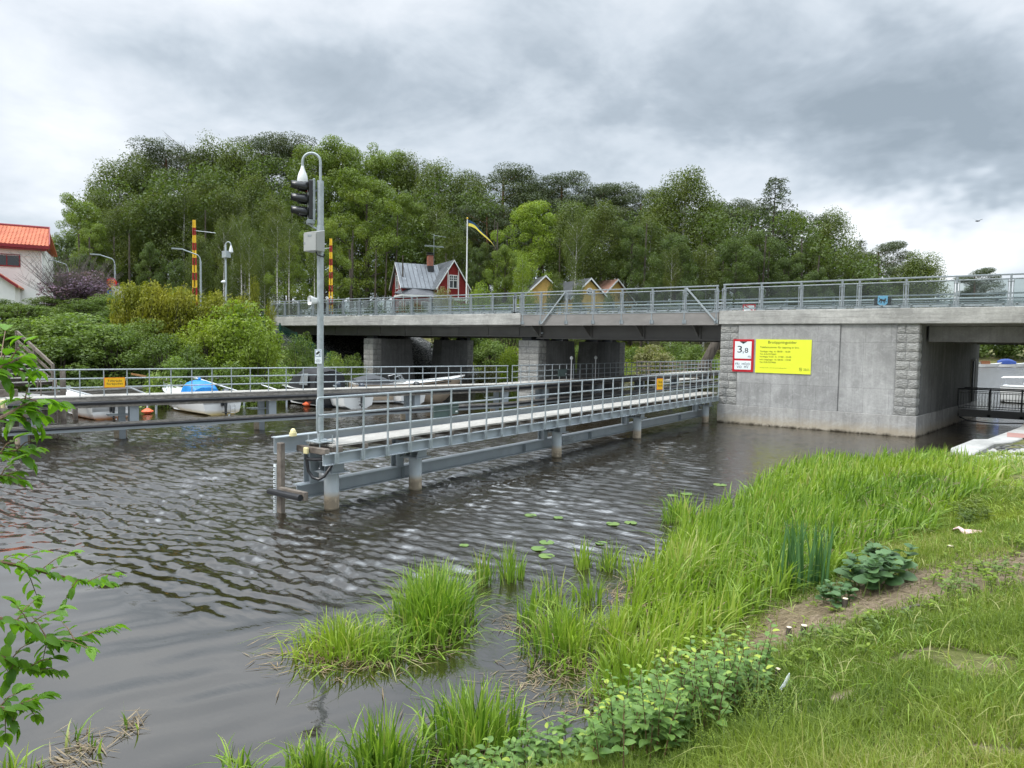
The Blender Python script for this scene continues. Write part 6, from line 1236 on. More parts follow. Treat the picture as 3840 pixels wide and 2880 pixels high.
# white house with orange tile roof
P1=D(185,925,72); P0=D(-260,925,72); WH=empty('white_house',(P1.x,P1.y,5),'white rendered house with orange tile roof and dark red trim at the left edge','house')
dv=(P1-P0); an=math.atan2(dv.y,dv.x)-R(8); T=frame_T((P1.x,P1.y,0),an); ze=P1.z; zr=ze+1.85
b=MB(); b.T=T; b.box(-13,-.35,.0,7,3.5,ze-.25); ww=b.build('wall',M['render'],WH)
b=MB(); b.T=T; b.prism([(0,-.5,ze-.15),(-.3,3.3,zr),(-.3,3.3,zr+.12),(0,-.5,ze)],(-13.4,0,0)); b.prism([(0,7.3,ze-.15),(-.3,3.3,zr),(-.3,3.3,zr+.12),(0,7.3,ze)],(-13.4,0,0)); rr=b.build('roof',M['tile'],WH)
b=MB(); b.T=T; nr=12
for i in range(nr):
    f=(i+.5)/nr; y=-.5+3.8*f; z=ze+.02+(zr+.10-ze)*f
    for k in range(48): x=-13.2+.275*k; b.lathe((x+.0,y-.16,z-.10),[(.07,-.0),(.085,.16),(.07,.33)],6,'y')
b.build('tile_course',M['tile'],rr)
b=MB(); b.T=T; b.box(-13.3,.02,-.56,-.5,ze-.28,ze-.02); b.box(-13.3,-.2,-.48,-.02,ze-.42,ze-.30); b.build('eaves_board',M['darkred'],rr)
b=MB(); b.T=T; b.prism([(0.02,-.55,ze-.2),(-.28,3.3,zr-.02),(-.28,3.3,zr+.26),(.02,-.55,ze+.12)],(.08,0,0)); b.tube([(-13.6,3.3,zr+.14),(-.25,3.3,zr+.14)],.12,8); b.build('verge',M['darkred'],rr)
window(T,ww,(-3.0,.0,ze-1.35),1.7,.85,'-y',2,1,'darkred')
b=MB(); b.T=T; b.tube([(-.55,-.1,ze-.5),(-.55,-.07,5)],.08,8); b.build('downpipe',M['white'],ww)
for k,z in enumerate((ze-.62,ze-.78,ze-.95)):
    b=MB(); b.T=T; b.box(-12.9,-.6,-.03-.01*k,-.001,z,z+.07); b.build('cornice_moulding',M['white'],ww)
w3,r3=gable_house(WH,T,-10.9,-2.1,-3.2,-.06,3.5,ze-3.6,ze-.3,'y','render','tile',.25,.12,'darkred','wing_wall'); window(T,w3,(-4.6,-3.2,ze-5.1),1.6,1.0,'-y',2,1,'darkred')
b=MB(); b.T=T; b.lathe((-6.5,-3.23,ze-1.9),[(.28,-.02),(.30,.0),(.30,.04)],14,'y'); b.build('vent_rosette',M['galv'],w3)
# pale garden shed between shrubs
p=D(437,1130,56); b=MB(); d0=D(455,1130,56)-D(415,1130,56); d0.z=0; d0.normalize(); q0=D(418,1110,56); 
b.prism([(q0.x,q0.y,3.9),(q0.x+d0.x*1.25,q0.y+d0.y*1.25,3.9),(q0.x+d0.x*1.25-d0.y*3,q0.y+d0.y*1.25+d0.x*3,3.9),(q0.x-d0.y*3,q0.y+d0.x*3,3.9)],(0,0,3.15)); pw_=b.build('garden_shed',plain('cream_corrugated_wall',(.52,.50,.44),.7,0,.06,2,0)); tag(pw_,'cream walled shed between the olive shrub and the thuja hedge','shed')
# ================================================================== road furniture
def street_lamp(u,vb,vt,uh,vh,dist,label):
    a=D(u,vt,dist); h=D(uh,vh,dist); g=hz(a.x,a.y); s=empty('street_lamp',(a.x,a.y,g),label,'street lamp','street lamps on the left bank'); b=MB(); d=h-a; pts=[Vector((a.x,a.y,g)),Vector((a.x,a.y,a.z-.5))]+[Vector((a.x,a.y,a.z-.5))+Vector((d.x*.25*(1-math.cos(t_)),d.y*.25*(1-math.cos(t_)),.5*math.sin(t_))) for t_ in (.4,.8,1.2,PI/2)]; pts.append(h); b.tube(pts,[.07,.06]+[.04]*5,8); b.build('pole',M['galv'],s,True)
    b=MB(); e=h; dn=Vector((d.x,d.y,0)).normalized(); b.beam(e-dn*.1,e+dn*.6,.22,.09); b.build('lamp_head',M['galv'],s)
street_lamp(430,1110,970,372,955,62,'grey curved-arm street lamp left of the thuja hedge, over the 40 sign'); street_lamp(752,1080,955,680,934,52,'grey curved-arm street lamp just right of the left barrier boom'); street_lamp(254,1060,990,205,978,75,'faint street lamp behind the bare bush, leftmost of the three')
def boom(u,vt,dist,sp_b,label):
    a=D(u,vt,dist); g=hz(a.x,a.y); r=empty('barrier_boom',(a.x,a.y,g),label,'barrier boom','raised striped barrier booms'); H=a.z-g; n=14
    dl=Vector((math.cos(YAW),math.sin(YAW),0))
    for i in range(n):
        f0=i/n;f1=(i+1)/n; b=MB()
        for sg in (-1,1):
            w0=sp_b*(1-f0)+.055;w1=sp_b*(1-f1)+.055; b.beam(Vector((a.x,a.y,g+H*f0))+dl*sg*w0,Vector((a.x,a.y,g+H*f1))+dl*sg*w1,.075,.08)
            if i%2==1: b.beam(Vector((a.x,a.y,g+H*f0))+dl*sg*(w0-.05),Vector((a.x,a.y,g+H*f1))+dl*sg*(w1-.05),.03,.03)
        b.beam(Vector((a.x,a.y,g+H*f0))-dl*(sp_b*(1-f0)+.1),Vector((a.x,a.y,g+H*f0))+dl*(sp_b*(1-f0)+.1),.05,.05)
        b.build('stripe_section',M['boomred' if i%2==0 else 'boomyellow'] if i<n-1 else M['boomyellow'],r)
    b=MB(); b.tube([Vector((a.x,a.y,g+H*.9)),Vector((a.x,a.y,g+H*.9))+dl*1.5*(1 if u<1000 else -1)+Vector((0,0,-.15))],.025,6); b.build('wire_arm',M['galv'],r)
    b=MB(); b.box(a.x-.5,a.x+.5,a.y-.4,a.y+.4,g-.3,g+1.3); b.build('drive_housing',M['galv'],r)
boom(728,825,54,.10,'red and yellow striped barrier boom raised above the thuja hedge, left one'); boom(1241,895,60,.10,'red and yellow striped barrier boom raised just right of the mast')
# hooked camera pole in the distance
a=D(846,920,48); g=hz(a.x,a.y); s=empty('camera_pole',(a.x,a.y,g),'small hooked camera pole above the thuja hedge, left of the near mast','mast'); b=MB(); dl=Vector((math.cos(YAW),math.sin(YAW),0)); hk=[Vector((a.x,a.y,g)),Vector((a.x,a.y,a.z))]+[Vector((a.x,a.y,a.z))+dl*(.17*(1-math.cos(t_)))+Vector((0,0,.22*math.sin(t_))) for t_ in [PI*k/8 for k in range(1,9)]]; b.tube(hk,[.07,.06]+[.035]*8,8); b.build('pole',M['galv'],s,True)
e=hk[-1]; b=MB(); b.lathe(e+Vector((0,0,-.42)),[(.03,-.08),(.10,-.03),(.13,0),(.12,.12),(.05,.38),(.03,.44)],12); b.build('dome_camera',M['white'],s,True); b=MB(); c=D(850,955,48); b.box(a.x-.18,a.x+.28,a.y-.15,a.y+.18,c.z-.2,c.z+.22); b.build('cabinet',M['galv'],s); b=MB(); c=D(840,1058,48); b.lathe((a.x,a.y-.12,c.z),[(.04,-.2),(.12,-.05),(.13,.0),(.03,.02)],10,'y'); b.build('horn',M['white'],s)
# 40 sign
c=D(419,1062,60); s=empty('speed_limit_sign',(c.x,c.y,c.z-2.2),'round orange and red 40 speed limit sign above the olive shrub','sign'); X=dl; N=X.cross(Vector((0,0,1)))
def disc(c,r,off,th,mat,nm): 
    b=MB(); b.prism([c+X*r*math.cos(q)+Vector((0,0,r*math.sin(q)))+N*off for q in [2*PI*k/24 for k in range(24)]],N*th); b.build(nm,mat,s)
disc(c,.40,0,.03,M['red'],'sign_rim'); disc(c,.31,.031,.01,M['signorange'],'sign_face'); text('lettering','40',.48,.34,c+N*.045,M['ink'],s,X)
b=MB(); b.prism([c+X*i*.33+Vector((0,0,j)) for i,j in ((-1,-.95),(1,-.95),(1,-.5),(-1,-.5))],N*.03); b.build('lower_plate',M['tarp'],s); b=MB(); b.tube([c-N*.03+Vector((0,0,.3)),c-N*.03+Vector((0,0,-2.4))],.035,8); b.build('post',M['galv'],s)
# pale road fence beyond the bridge's left end, green mesh fence down the slope, jetty beyond the span
b=MB(); f0=empty('road_fence',(-47,44,5),'low cream roadside fence beyond the left end of the bridge','fence')
for z in (5.25,5.55,5.85): b.box(-66,-40,47.0,47.06,z,z+.18)
b.build('rail_board',plain('cream_board',(.50,.47,.40),.7,0,.08,2,0),f0)
for k in range(14): b=MB(); b.box(-65.5+k*1.95,-65.4+k*1.95,46.9,47.0,4.3,6.2); b.build('fence_post',plain('cream_post',(.5,.47,.4),.7,0,.08,2,0) if k==0 else MATS['cream_post'],f0)
gf=empty('mesh_fence',(-40,31,2),'dark green wire mesh fence stepping down the slope beside the bridge','fence'); pts=[(-45.3,31.3),(-43.2,31.2),(-41.2,31.1),(-39.2,31.0),(-37.3,30.9)]
for (x,y) in pts: b=MB(); z=hz(x,y); b.box(x-.04,x+.04,y-.04,y+.04,z-.2,z+1.75); b.build('fence_post',plain('fence_green',(.012,.07,.05),.5,.2,.1,4,0) if 'fence_green' not in MATS else MATS['fence_green'],gf)
b=MB()
for (x0,y0),(x1,y1) in zip(pts[:-1],pts[1:]):
    za,zb_=hz(x0,y0),hz(x1,y1)
    for k in range(17): f=k/16; x=x0+(x1-x0)*f;y=y0+(y1-y0)*f;z=za+(zb_-za)*f; b.beam((x,y,z),(x,y,z+1.65),.012,.012)
    for k in range(12): h_=.1+k*.14; b.beam((x0,y0,za+h_),(x1,y1,zb_+h_),.012,.012)
b.build('mesh_panel',MATS['fence_green'],gf)
jt=empty('timber_jetty',G(2480,1415,1.0),'pale timber jetty with bench rails beyond the steel span','jetty'); q=G(2480,1420,.9); b=MB(); b.box(q.x-4,q.x+3,q.y-1,q.y+3.5,.75,.9); b.build('deck_boards',M['plank'],jt); b=MB()
for k in range(7): b.box(q.x-3.8+k*1.1,q.x-3.7+k*1.1,q.y+3.3,q.y+3.4,.9,2.1)
for z in (1.4,1.75,2.1): b.box(q.x-3.8,q.x+2.9,q.y+3.28,q.y+3.42,z,z+.1)
b.build('rail',M['timberx'],jt)
# ================================================================== blades: reeds and grass
def blades(P,h,w,lean,az,K=4,curl=.5,rnd=None,twist=None):
    """P (n,3) bases; h height, w width, lean forward throw; curved ribbons"""
    n=len(P); tt=np.linspace(0,1,K+1); d=np.stack([np.cos(az),np.sin(az),np.zeros(n)],1); tw=az+PI/2+(RNG.normal(size=n)*.6 if twist is None else twist); s=np.stack([np.cos(tw),np.sin(tw),np.zeros(n)],1)
    V=np.zeros((n,K+1,2,3)); 
    for i,t_ in enumerate(tt):
        f=t_+curl*t_**3; c=P+d*(lean*h*(t_**2)*(1+curl))[:,None]; z=h*(t_-lean*.55*t_**3*np.minimum(1.6,1+curl)); c=c+np.array([0,0,1])*z[:,None]
        ww=(w*(1-t_**2.2)*.5+.0006)[:,None]; V[:,i,0]=c-s*ww; V[:,i,1]=c+s*ww
    V=V.reshape(-1,3); base=(np.arange(n)*(K+1)*2)[:,None]; Fs=[]
    for i in range(K): a=i*2; Fs.append(base+np.array([a,a+1,a+3,a+2]))
    Fc=np.stack(Fs,1).reshape(-1,4); A=np.repeat(RNG.random(n) if rnd is None else rnd,K); return V,Fc,A
def merge(parts):
    V=[];Fc=[];A=[];o=0
    for v,f,a in parts: V.append(v);Fc.append(f+o);A.append(a);o+=len(v)
    return np.concatenate(V),np.concatenate(Fc),np.concatenate(A)
# main reed bed along the near bank
rg=np.random.default_rng(21); RNG=np.random.default_rng(22)
N0=70000; Y=rg.uniform(6.2,25.5,N0); xs=np.interp(Y,[4.6,6.2,8,10,13,17,21,23.2,24.6,28],[-3.,-2.7,-2.8,-3.1,-3.5,-3.6,-3.0,-1.7,-1.25,-.55]); X=xs+rg.uniform(-2.6,4.4,N0); P2=np.stack([X,Y],1); d=sdist(P2,SH); nz=vnoise(P2,.8,9,3)
wat=np.interp(Y,[6.2,7.5,9,11,13,16,19,22,25],[.5,1.0,1.3,1.45,1.35,1.35,1.75,1.9,.5]); lnd=np.interp(Y,[6.2,8,9.5,11,12.5,14,18,21,22.5,25],[-.05,.3,1.0,1.9,2.6,3.2,3.3,1.8,.3,-.3])
keep=(d>-wat*(1+.30*nz))&(d<lnd*(1+.25*nz))&(rg.random(N0)<np.interp(Y,[6,10,16,25],[1,.85,.55,.42])); edge=np.minimum(d+wat,lnd-d); keep&=rg.random(N0)<np.clip(.35+edge*1.2,0,1); keep&=(vnoise(P2,2.6,4,3)+.12+.3*rg.random(N0)>0)
P2=P2[keep]; z=np.maximum(height(P2),-.02)-.03; n=len(P2); nz=nz[keep]; d=d[keep]; hh=(.40+.42*rg.random(n)+.32*nz)*np.interp(P2[:,1],[6,9,14,22],[.85,.95,1.05,1.0])*np.where(d>1.2,.78,1.); hh*=np.where(rg.random(n)<.15,.55,1)
wind=rg.normal(size=n)*1.2+.4; V,Fc,A=blades(np.column_stack([P2,z]),hh,(.018+.017*rg.random(n))*np.interp(P2[:,1],[6,12,22],[1,1.35,1.8]),.06+.75*rg.random(n)**2.6,wind,5,.9,np.clip(rg.random(n)*.85+.45*nz+.1,0,1))
tag(np_mesh('reed_bed',V,Fc,M['reed'],None,A),'tall bright green reed bed along the near bank in front of the pier','reeds',kind='stuff'); print('reeds',n)
k_=rg.random(len(P2))<.07; q_=P2[k_]; m_=len(q_); V,Fc,A=blades(np.column_stack([q_,np.maximum(height(q_),-.02)]),.25+.45*rg.random(m_),.012+.01*rg.random(m_),.3+.9*rg.random(m_),rg.random(m_)*6.28,4,.9); tag(np_mesh('dead_reeds',V,Fc,M['deadreed'],None,A),'dead straw coloured stalks bent over among the green reeds','dead reeds',kind='stuff')
# separate reed clumps standing in the water
def clump(u,v,ru,rv,n,h,label,lean=.25,mat='reed',litter=0,bias=None):
    c=G(u,v,0); a=G(u+ru,v,0)-c; b_=G(u,v-rv,0)-c; o=empty('reed_clump',c,label,'reeds','reed clumps standing in the shallow water'); rg=np.random.default_rng(int(u+v)); q=rg.normal(size=(n,2))*.5; q=q[(q**2).sum(1)<1.3]; n=len(q)
    P=np.array(c)+q[:,:1]*np.array(a)+q[:,1:]*np.array(b_); P[:,2]=-.05; hh=h*(.32+.80*rg.random(n)**.8)*(1-.22*(q**2).sum(1)); az=np.arctan2((q@np.array([a.y,b_.y])),(q@np.array([a.x,b_.x])))+rg.normal(size=n)*.9
    n_=int(n*.62); P=P[:n_];hh=hh[:n_];az=az[:n_];q=q[:n_];n=n_; V,Fc,A=blades(P,hh,.013+.013*rg.random(n),.06+lean*1.6*rg.random(n)**2*(.6+(q**2).sum(1)),az,5,.9); np_mesh('blades',V,Fc,M[mat],o,A)
    if litter:
        m=litter; q=rg.normal(size=(m,2))*.62; P=np.array(c)+q[:,:1]*np.array(a)*1.1+q[:,1:]*np.array(b_)*1.1; P[:,2]=.006+.03*rg.random(m); t_=rg.random(m)*6.28; L=.10+.25*rg.random(m); V,Fc,A=leafmesh(P,L,np.stack([np.cos(t_),np.sin(t_),rg.normal(size=m)*.12],1),np.tile([0,0,1.],(m,1)),.045,0); tag(np_mesh('litter',V,Fc,M['deadreed'],o,A),kind='stuff')
    return o
clump(1630,2320,150,95,1500,.78,'big dense reed clump in the water at the centre of the foreground',.3,litter=160)
clump(1300,2440,220,70,800,.50,'lower sprawling reed clump left of the big central clump',.55,litter=260)
clump(1480,2430,160,50,300,.42,'thin arching reeds between the two central clumps',.8,litter=90)
clump(1808,2175,45,24,110,.62,'few upright reeds in the water right of the central clump',.12); clump(1912,2170,55,24,150,.62,'narrow upright reed tuft between the central clump and the lily pads',.12)
clump(2180,2125,36,16,90,.58,'thin reed tuft right behind the front lily pads',.15); clump(2290,2130,58,18,150,.55,'low reed tuft near the reed bed, right of the thin one',.25)
clump(2120,2420,150,90,750,.60,'medium reed clump between the central clump and the bank reeds',.35,litter=180); clump(2310,2440,70,60,360,.60,'reed tuft touching the bank right of the medium clump',.25,litter=150)
clump(2060,2260,60,30,110,.62,'sparse tall reeds behind the medium clump',.2); clump(2540,1950,65,22,300,.75,'dark reed tuft standing off the left side of the reed bed',.4)
clump(2380,2600,170,110,900,.58,'reeds at the foot of the bank above the broad-leaved bush',.3,litter=260); clump(1780,2790,190,90,760,.62,'front row of upright reeds left of the broad-leaved bush',.25,litter=160)
clump(1440,2900,160,60,500,.62,'reeds at the bottom edge right of centre-left',.2); clump(1180,2900,110,45,260,.42,'small reed tuft at the bottom edge below the central clumps',.3); clump(900,2900,90,30,120,.34,'arching reed tuft at the bottom edge, left one',.8)
clump(40,2890,110,30,70,.30,'few reed shoots in the bottom left corner',.4); clump(310,2800,90,45,26,.36,'broken reed stems over dead litter at bottom left',.5,litter=60); clump(490,2720,40,25,10,.32,'three bent reed stems in open water at bottom left',.3,litter=30)
clump(1990,2330,45,26,90,.60,'thin tall reeds left of the medium clump',.2); clump(2400,2190,60,28,160,.62,'thin reeds at the left edge of the reed bed',.25); clump(2210,2250,60,26,120,.55,'thin reeds in front of the low reed tuft',.2); clump(2560,2060,60,26,160,.62,'loose reeds standing left of the reed bed middle',.25)
# floating litter between the clumps
rg=np.random.default_rng(31); q=[]
for (u,v,ru,rv,m) in ((2250,2620,230,90,260),(2000,2560,200,60,130),(1250,2470,260,60,180),(2120,2500,200,60,200),(1950,2330,150,50,160),(2330,2230,60,60,160),(240,2860,120,25,50)):
    for k in range(m):
        x,y=rg.normal(size=2)*.5; q.append(tuple(G(u+ru*x,v+rv*y,.006+.01*rg.random())))
P=np.array(q); m=len(P); t_=rg.random(m)*6.28; V,Fc,A=leafmesh(P,.06+.2*rg.random(m)**2,np.stack([np.cos(t_),np.sin(t_),rg.normal(size=m)*.06],1),np.tile([0,0,1.],(m,1)),.06,0); tag(np_mesh('floating_litter',V,Fc,M['deadreed'],None,A),'dead reed stalks floating between the clumps','plant litter',kind='stuff')
# ------------------------------------------------------------------ lawn and litter on the bank
rg=np.random.default_rng(41); N0=330000; Y=2.3+ (rg.random(N0)**1.5)*14.; X=rg.uniform(-3.8,1.4,N0); P2=np.stack([X,Y],1); d=sdist(P2,SH); nz=vnoise(P2,1.1,12,3); lnd=np.interp(Y,[2,6.2,8,9.5,11,12.5,14,18],[.1,.2,.35,.8,1.5,2.0,2.3,2.4])
bare=np.clip(1.7-abs(Y-(7.2+.85*d))/.95,0,1)*np.clip((d-.35)/.3,0,1)*np.clip(1.2+.8*nz,0,1)
keep=(d>lnd*.8+.05)&(nz>-.36)&(rg.random(N0)>bare*.985)&(rg.random(N0)<np.clip((Y-1)/2,0,1)); P2=P2[keep];nz=nz[keep];n=len(P2);z=height(P2)-.005
hh=(.055+.07*rg.random(n)+.15*np.clip(nz,0,1))*(1+.9*(rg.random(n)<.05)); V,Fc,A=blades(np.column_stack([P2,z]),hh,np.interp(P2[:,1],[3,6,12],[.0036,.0058,.010]),.08+.62*rg.random(n)**1.5,rg.random(n)*6.28,2,.5,np.clip(rg.random(n)*.8+.7*vnoise(P2,.55,33,3)+.12,0,1))
tag(np_mesh('lawn',V,Fc,M['grass'],None,A),'short fine grass covering the near bank','grass',kind='stuff'); print('lawn',n)
rg=np.random.default_rng(47); N0=90000; Y=rg.uniform(-2,16,N0); X=rg.uniform(-6,8,N0); P2=np.stack([X,Y],1); d=sdist(P2,SH); k=(d>.1)&((X>1.35)|(Y<2.4)); P2=P2[k]; n=len(P2); V,Fc,A=blades(np.column_stack([P2,height(P2)-.01]),.06+.10*rg.random(n),.007+.004*rg.random(n),.1+.6*rg.random(n),rg.random(n)*6.28,2,.5); tag(np_mesh('lawn_beyond',V,Fc,M['grass'],None,A),'coarser lawn grass around and behind the viewpoint','grass',kind='stuff')
rg=np.random.default_rng(48); N0=44000; Y=2.4+rg.random(N0)*22.; X=rg.uniform(-3.6,2.6,N0); P2=np.stack([X,Y],1); d=sdist(P2,SH); nz=vnoise(P2,1.7,19,3); keep=(d>.15)&(nz>.02-.012*np.maximum(0,Y-12))&(rg.random(N0)<.5+.5*(Y>15))&(rg.random(N0)>barezone(P2)); P2=P2[keep]; n=len(P2); V,Fc,A=blades(np.column_stack([P2,height(P2)-.01]),.10+.20*rg.random(n)**1.5,np.interp(P2[:,1],[3,6,14,24],[.005,.008,.014,.022]),.2+.7*rg.random(n),rg.random(n)*6.28,4,.7,np.clip(rg.random(n)+.2,0,1))
tag(np_mesh('tall_grass',V,Fc,M['reed'],None,A),'longer fresh green grass blades tufted through the lawn','grass',kind='stuff')
rg=np.random.default_rng(42); N0=60000; Y=rg.uniform(3,15,N0); X=rg.uniform(-3.2,1.3,N0); P2=np.stack([X,Y],1); d=sdist(P2,SH); bare=barezone(P2)*.9+.07; keep=(d>.25)&(rg.random(N0)<bare); P2=P2[keep]; n=len(P2); z=height(P2)+.004+.035*rg.random(n)**2; t_=rg.normal(size=n)*.7+.5
V,Fc,A=leafmesh(np.column_stack([P2,z]),.06+.22*rg.random(n)**2,np.stack([np.cos(t_),np.sin(t_),rg.normal(size=n)*.10],1),np.tile([0,0,1.],(n,1)),.04,0); tag(np_mesh('dry_straw',V,Fc,M['deadreed'],None,A),'dry grey straw and dead stems lying on the bare bank','straw',kind='stuff')
# ------------------------------------------------------------------ leafy plants
def bigleaf(C,size,dr,nr,asp=.5,fold=.18,droop=.25,rnd=None,prof=(.06,.85,1.,.62,.03),tt=(0,.22,.5,.8,1.)):
    dr=nrmz(dr); s=nrmz(np.cross(dr,nr)); n_=np.cross(s,dr); k=len(tt); N=len(C); V=np.zeros((N,k,3,3)); z=size[:,None]
    for i,(t_,w) in enumerate(zip(tt,prof)):
        c=C+dr*z*t_-n_*z*droop*t_**2; wv=s*z*asp*.5*w; up_=n_*z*fold*w*.5; V[:,i,0]=c-wv+up_; V[:,i,1]=c; V[:,i,2]=c+wv+up_
    base=(np.arange(N)*k*3)[:,None]; Fs=[]
    for i in range(k-1):
        a=i*3; Fs.append(base+np.array([a,a+1,a+4,a+3])); Fs.append(base+np.array([a+1,a+2,a+5,a+4]))
    m=2*(k-1); return V.reshape(-1,3),np.stack(Fs,1).reshape(-1,4),np.repeat(RNG.random(N) if rnd is None else rnd,m)
def leafy(name,label,cat,spots,leaf,mat,stemmat,seed,hgt=(.3,.6),nl=9,asp=.55,lean=.25,up=.9,sm=True,zb=None,prof=(.06,.85,1.,.62,.03),young=None):
    """stems rising from ground points, leaves in alternating pairs"""
    rg=np.random.default_rng(seed); c0=spots[0]; o=empty(name,(c0[0],c0[1],hz(c0[0],c0[1]) if zb is None else zb),label,cat); b=MB(); C=[];Dr=[];Nn=[];S=[];A=[]
    for (x,y) in spots:
        z=max(hz(x,y),0) if zb is None else zb; h=rg.uniform(*hgt); a=rg.random()*6.28; top=Vector((x+math.cos(a)*h*lean,y+math.sin(a)*h*lean,z+h)); mid=Vector((x,y,z)).lerp(top,.5)+Vector((0,0,.04)); b.tube([(x,y,z-.03),mid,top],[.006,.004,.002],4,False)
        for k in range(nl):
            f=.25+.75*k/(nl-1); p=Vector((x,y,z)).lerp(mid,f*2) if f<.5 else mid.lerp(top,f*2-1); aa=k*2.2+a+rg.normal()*.3; C.append(tuple(p)); Dr.append((math.cos(aa),math.sin(aa),.25+.35*f+rg.normal()*.15)); Nn.append((rg.normal()*.25,rg.normal()*.25,up+.3)); S.append(leaf*(1.15-.55*f)*(.75+.5*rg.random())); A.append(min(1,max(0,.15+.45*rg.random()+(.55 if (f>.93 and rg.random()<.6) else 0))))
    V,Fc,At=bigleaf(np.array(C),np.array(S),np.array(Dr),np.array(Nn),asp,.2,.3,np.array(A),prof); b.build('stems',M[stemmat],o); np_mesh('leaves',V,Fc,M[mat],o,At,True); return o
def spots_px(lst,z,seed,jit=.10):
    rg=np.random.default_rng(seed); out=[]
    for (u0,u1,v0,v1,n) in lst:
        for _ in range(n): p=G(rg.uniform(u0,u1),rg.uniform(v0,v1),z); out.append((p.x,p.y))
    return out
rs_=random.Random(4)
def tri_spots(pts,n,z,seed):
    rg=np.random.default_rng(seed); P=[G(u,v,z) for u,v in pts]; cx=sum(p.x for p in P)/len(P); cy_=sum(p.y for p in P)/len(P); out=[]
    while len(out)<n:
        x=rg.uniform(min(p.x for p in P),max(p.x for p in P)); y=rg.uniform(min(p.y for p in P),max(p.y for p in P)); c=False; j=len(P)-1
        for i in range(len(P)):
            if (P[i].y>y)!=(P[j].y>y) and x<(P[j].x-P[i].x)*(y-P[i].y)/(P[j].y-P[i].y)+P[i].x: c=not c
            j=i
        if c: out.append((x,y))
    return out
leafy('broad_leaved_bush','broad-leaved pale green bush at the bottom, between the reeds and the lawn','bush',tri_spots([(2200,2980),(2330,2720),(2430,2640),(2620,2600),(2840,2650),(2880,2750),(2800,2900),(2640,3020),(2350,3100)],130,.35,2),.092,'broad','stem',61,(.28,.60),13,.62,.22)
leafy('broad_leaved_bush','lower spreading row of broad pale leaves along the bottom edge, left of the main bush','bush',tri_spots([(1620,3000),(1750,2930),(2000,2840),(2300,2820),(2380,2960),(2200,3100),(1800,3150)],84,.10,3),.105,'broad','stem',62,(.20,.42),11,.62,.25,zb=.05)
leafy('burdock_plant','dark rounded-leaf plant at the land edge of the reed bed','plant',tri_spots([(3170,2190),(3260,2130),(3380,2170),(3400,2230),(3300,2270),(3180,2250)],20,.62,5),.17,'burdock','greenstem',63,(.28,.45),9,.95,.3,prof=(.3,.95,1.,.8,.2))
leafy('burdock_plant','small round-leaf plant below the larger dark burdock, left of it','plant',tri_spots([(3080,2260),(3160,2230),(3190,2300),(3110,2320)],9,.5,6),.12,'burdock','greenstem',64,(.12,.25),7,.85,.3,prof=(.3,.95,1.,.8,.2))
leafy('feathery_weed','dark green feathery weed near the pale rag on the bank','plant',tri_spots([(3560,1930),(3680,1900),(3730,1960),(3600,1985)],26,.75,7),.13,'deep','greenstem',65,(.18,.32),12,.25,.2)
wl=[('small bright seedling weed on the bare patch right of the burdock',3560,2250),('yellow-green sapling weed at the middle of the bare bank',3545,2195),('leafy weed below the burdock on the bank',3260,2330),('weed with round leaf left of the stick on the bank',3330,2390),('light green sapling right of the stick on the bank',3540,2330),('leafy weed at the lawn edge below the stumps',3200,2430),('small weed beside the left cut stump',3050,2320),('broad weed near the top right of the straw patch',3680,2160),('broad weed left of the reed foot above the bush',2960,2440),('weed tuft at the right frame edge over the straw',3780,2190),('low weed between straw and lawn at the right edge',3690,2240),('weed behind the upper lawn at the right frame edge',3790,2070)]
for i,(lab,u,v) in enumerate(wl):
    c=G(u,v,np.interp(v,[2050,2450],[.85,.8])); rg=np.random.default_rng(900+i); leafy('bank_weed',lab,'weed',[(c.x+rg.normal()*.13,c.y+rg.normal()*.16) for _ in range(9)],.075,'lime' if i%3 else 'hazel','greenstem',700+i,(.07,.18),8,.5,.3)
rg=np.random.default_rng(150); C=[];Dr=[];S=[]
Y=rg.uniform(5.,15,1500); X=rg.uniform(-2.8,1.2,1500); P2=np.stack([X,Y],1); bz=barezone(P2); d=sdist(P2,SH); k=(d>.3)&(rg.random(1500)<.10+.14*bz); P2=P2[k]; zz=height(P2)
for (x,y),z in zip(P2,zz):
    h=rg.uniform(.02,.09); L=rg.uniform(.03,.07); m=rg.integers(4,9); a0=rg.random()*6.28
    for j in range(m): a=a0+j*2.4; C.append((x+rg.normal()*.02,y+rg.normal()*.02,z+h*(j+1)/m)); Dr.append((math.cos(a),math.sin(a),.3+.4*rg.random())); S.append(L*rg.uniform(.7,1.3))
C=np.array(C); V,Fc,A=bigleaf(C,np.array(S),np.array(Dr),rg.normal(size=C.shape)*.2+np.array([0,0,1.]),.55,.2,.3); tag(np_mesh('seedlings',V,Fc,M['lime'],None,A,True),'tiny leafy seedlings scattered over the bare soil and lawn','weeds',kind='stuff')
sp__=tri_spots([(2520,2960),(2600,2700),(2860,2680),(3000,2800),(2960,3000)],60,.6,9); leafy('wispy_weed','thin wispy bright weed in the lawn below the broad-leaved bush','weed',sp__,.028,'lime','greenstem',66,(.18,.38),22,.3,.5)
# iris tufts
for (u,v,lab) in ((2975,2190,'blue-green upright iris blades in the reed bed, left tuft'),(3050,2220,'blue-green upright iris blades in the reed bed, right tuft')):
    c=G(u,v,.35); o=empty('iris_tuft',(c.x,c.y,.3),lab,'plant'); rg=np.random.default_rng(u); n=26; P=np.stack([c.x+rg.normal(size=n)*.10,c.y+rg.normal(size=n)*.16,np.full(n,.3)],1); V,Fc,A=blades(P,.85+.25*rg.random(n),.030+.012*rg.random(n),.04+.10*rg.random(n),rg.random(n)*6.28,5,.3,twist=rg.normal(size=n)*.3+.6); np_mesh('blades',V,Fc,M['iris'],o,A)
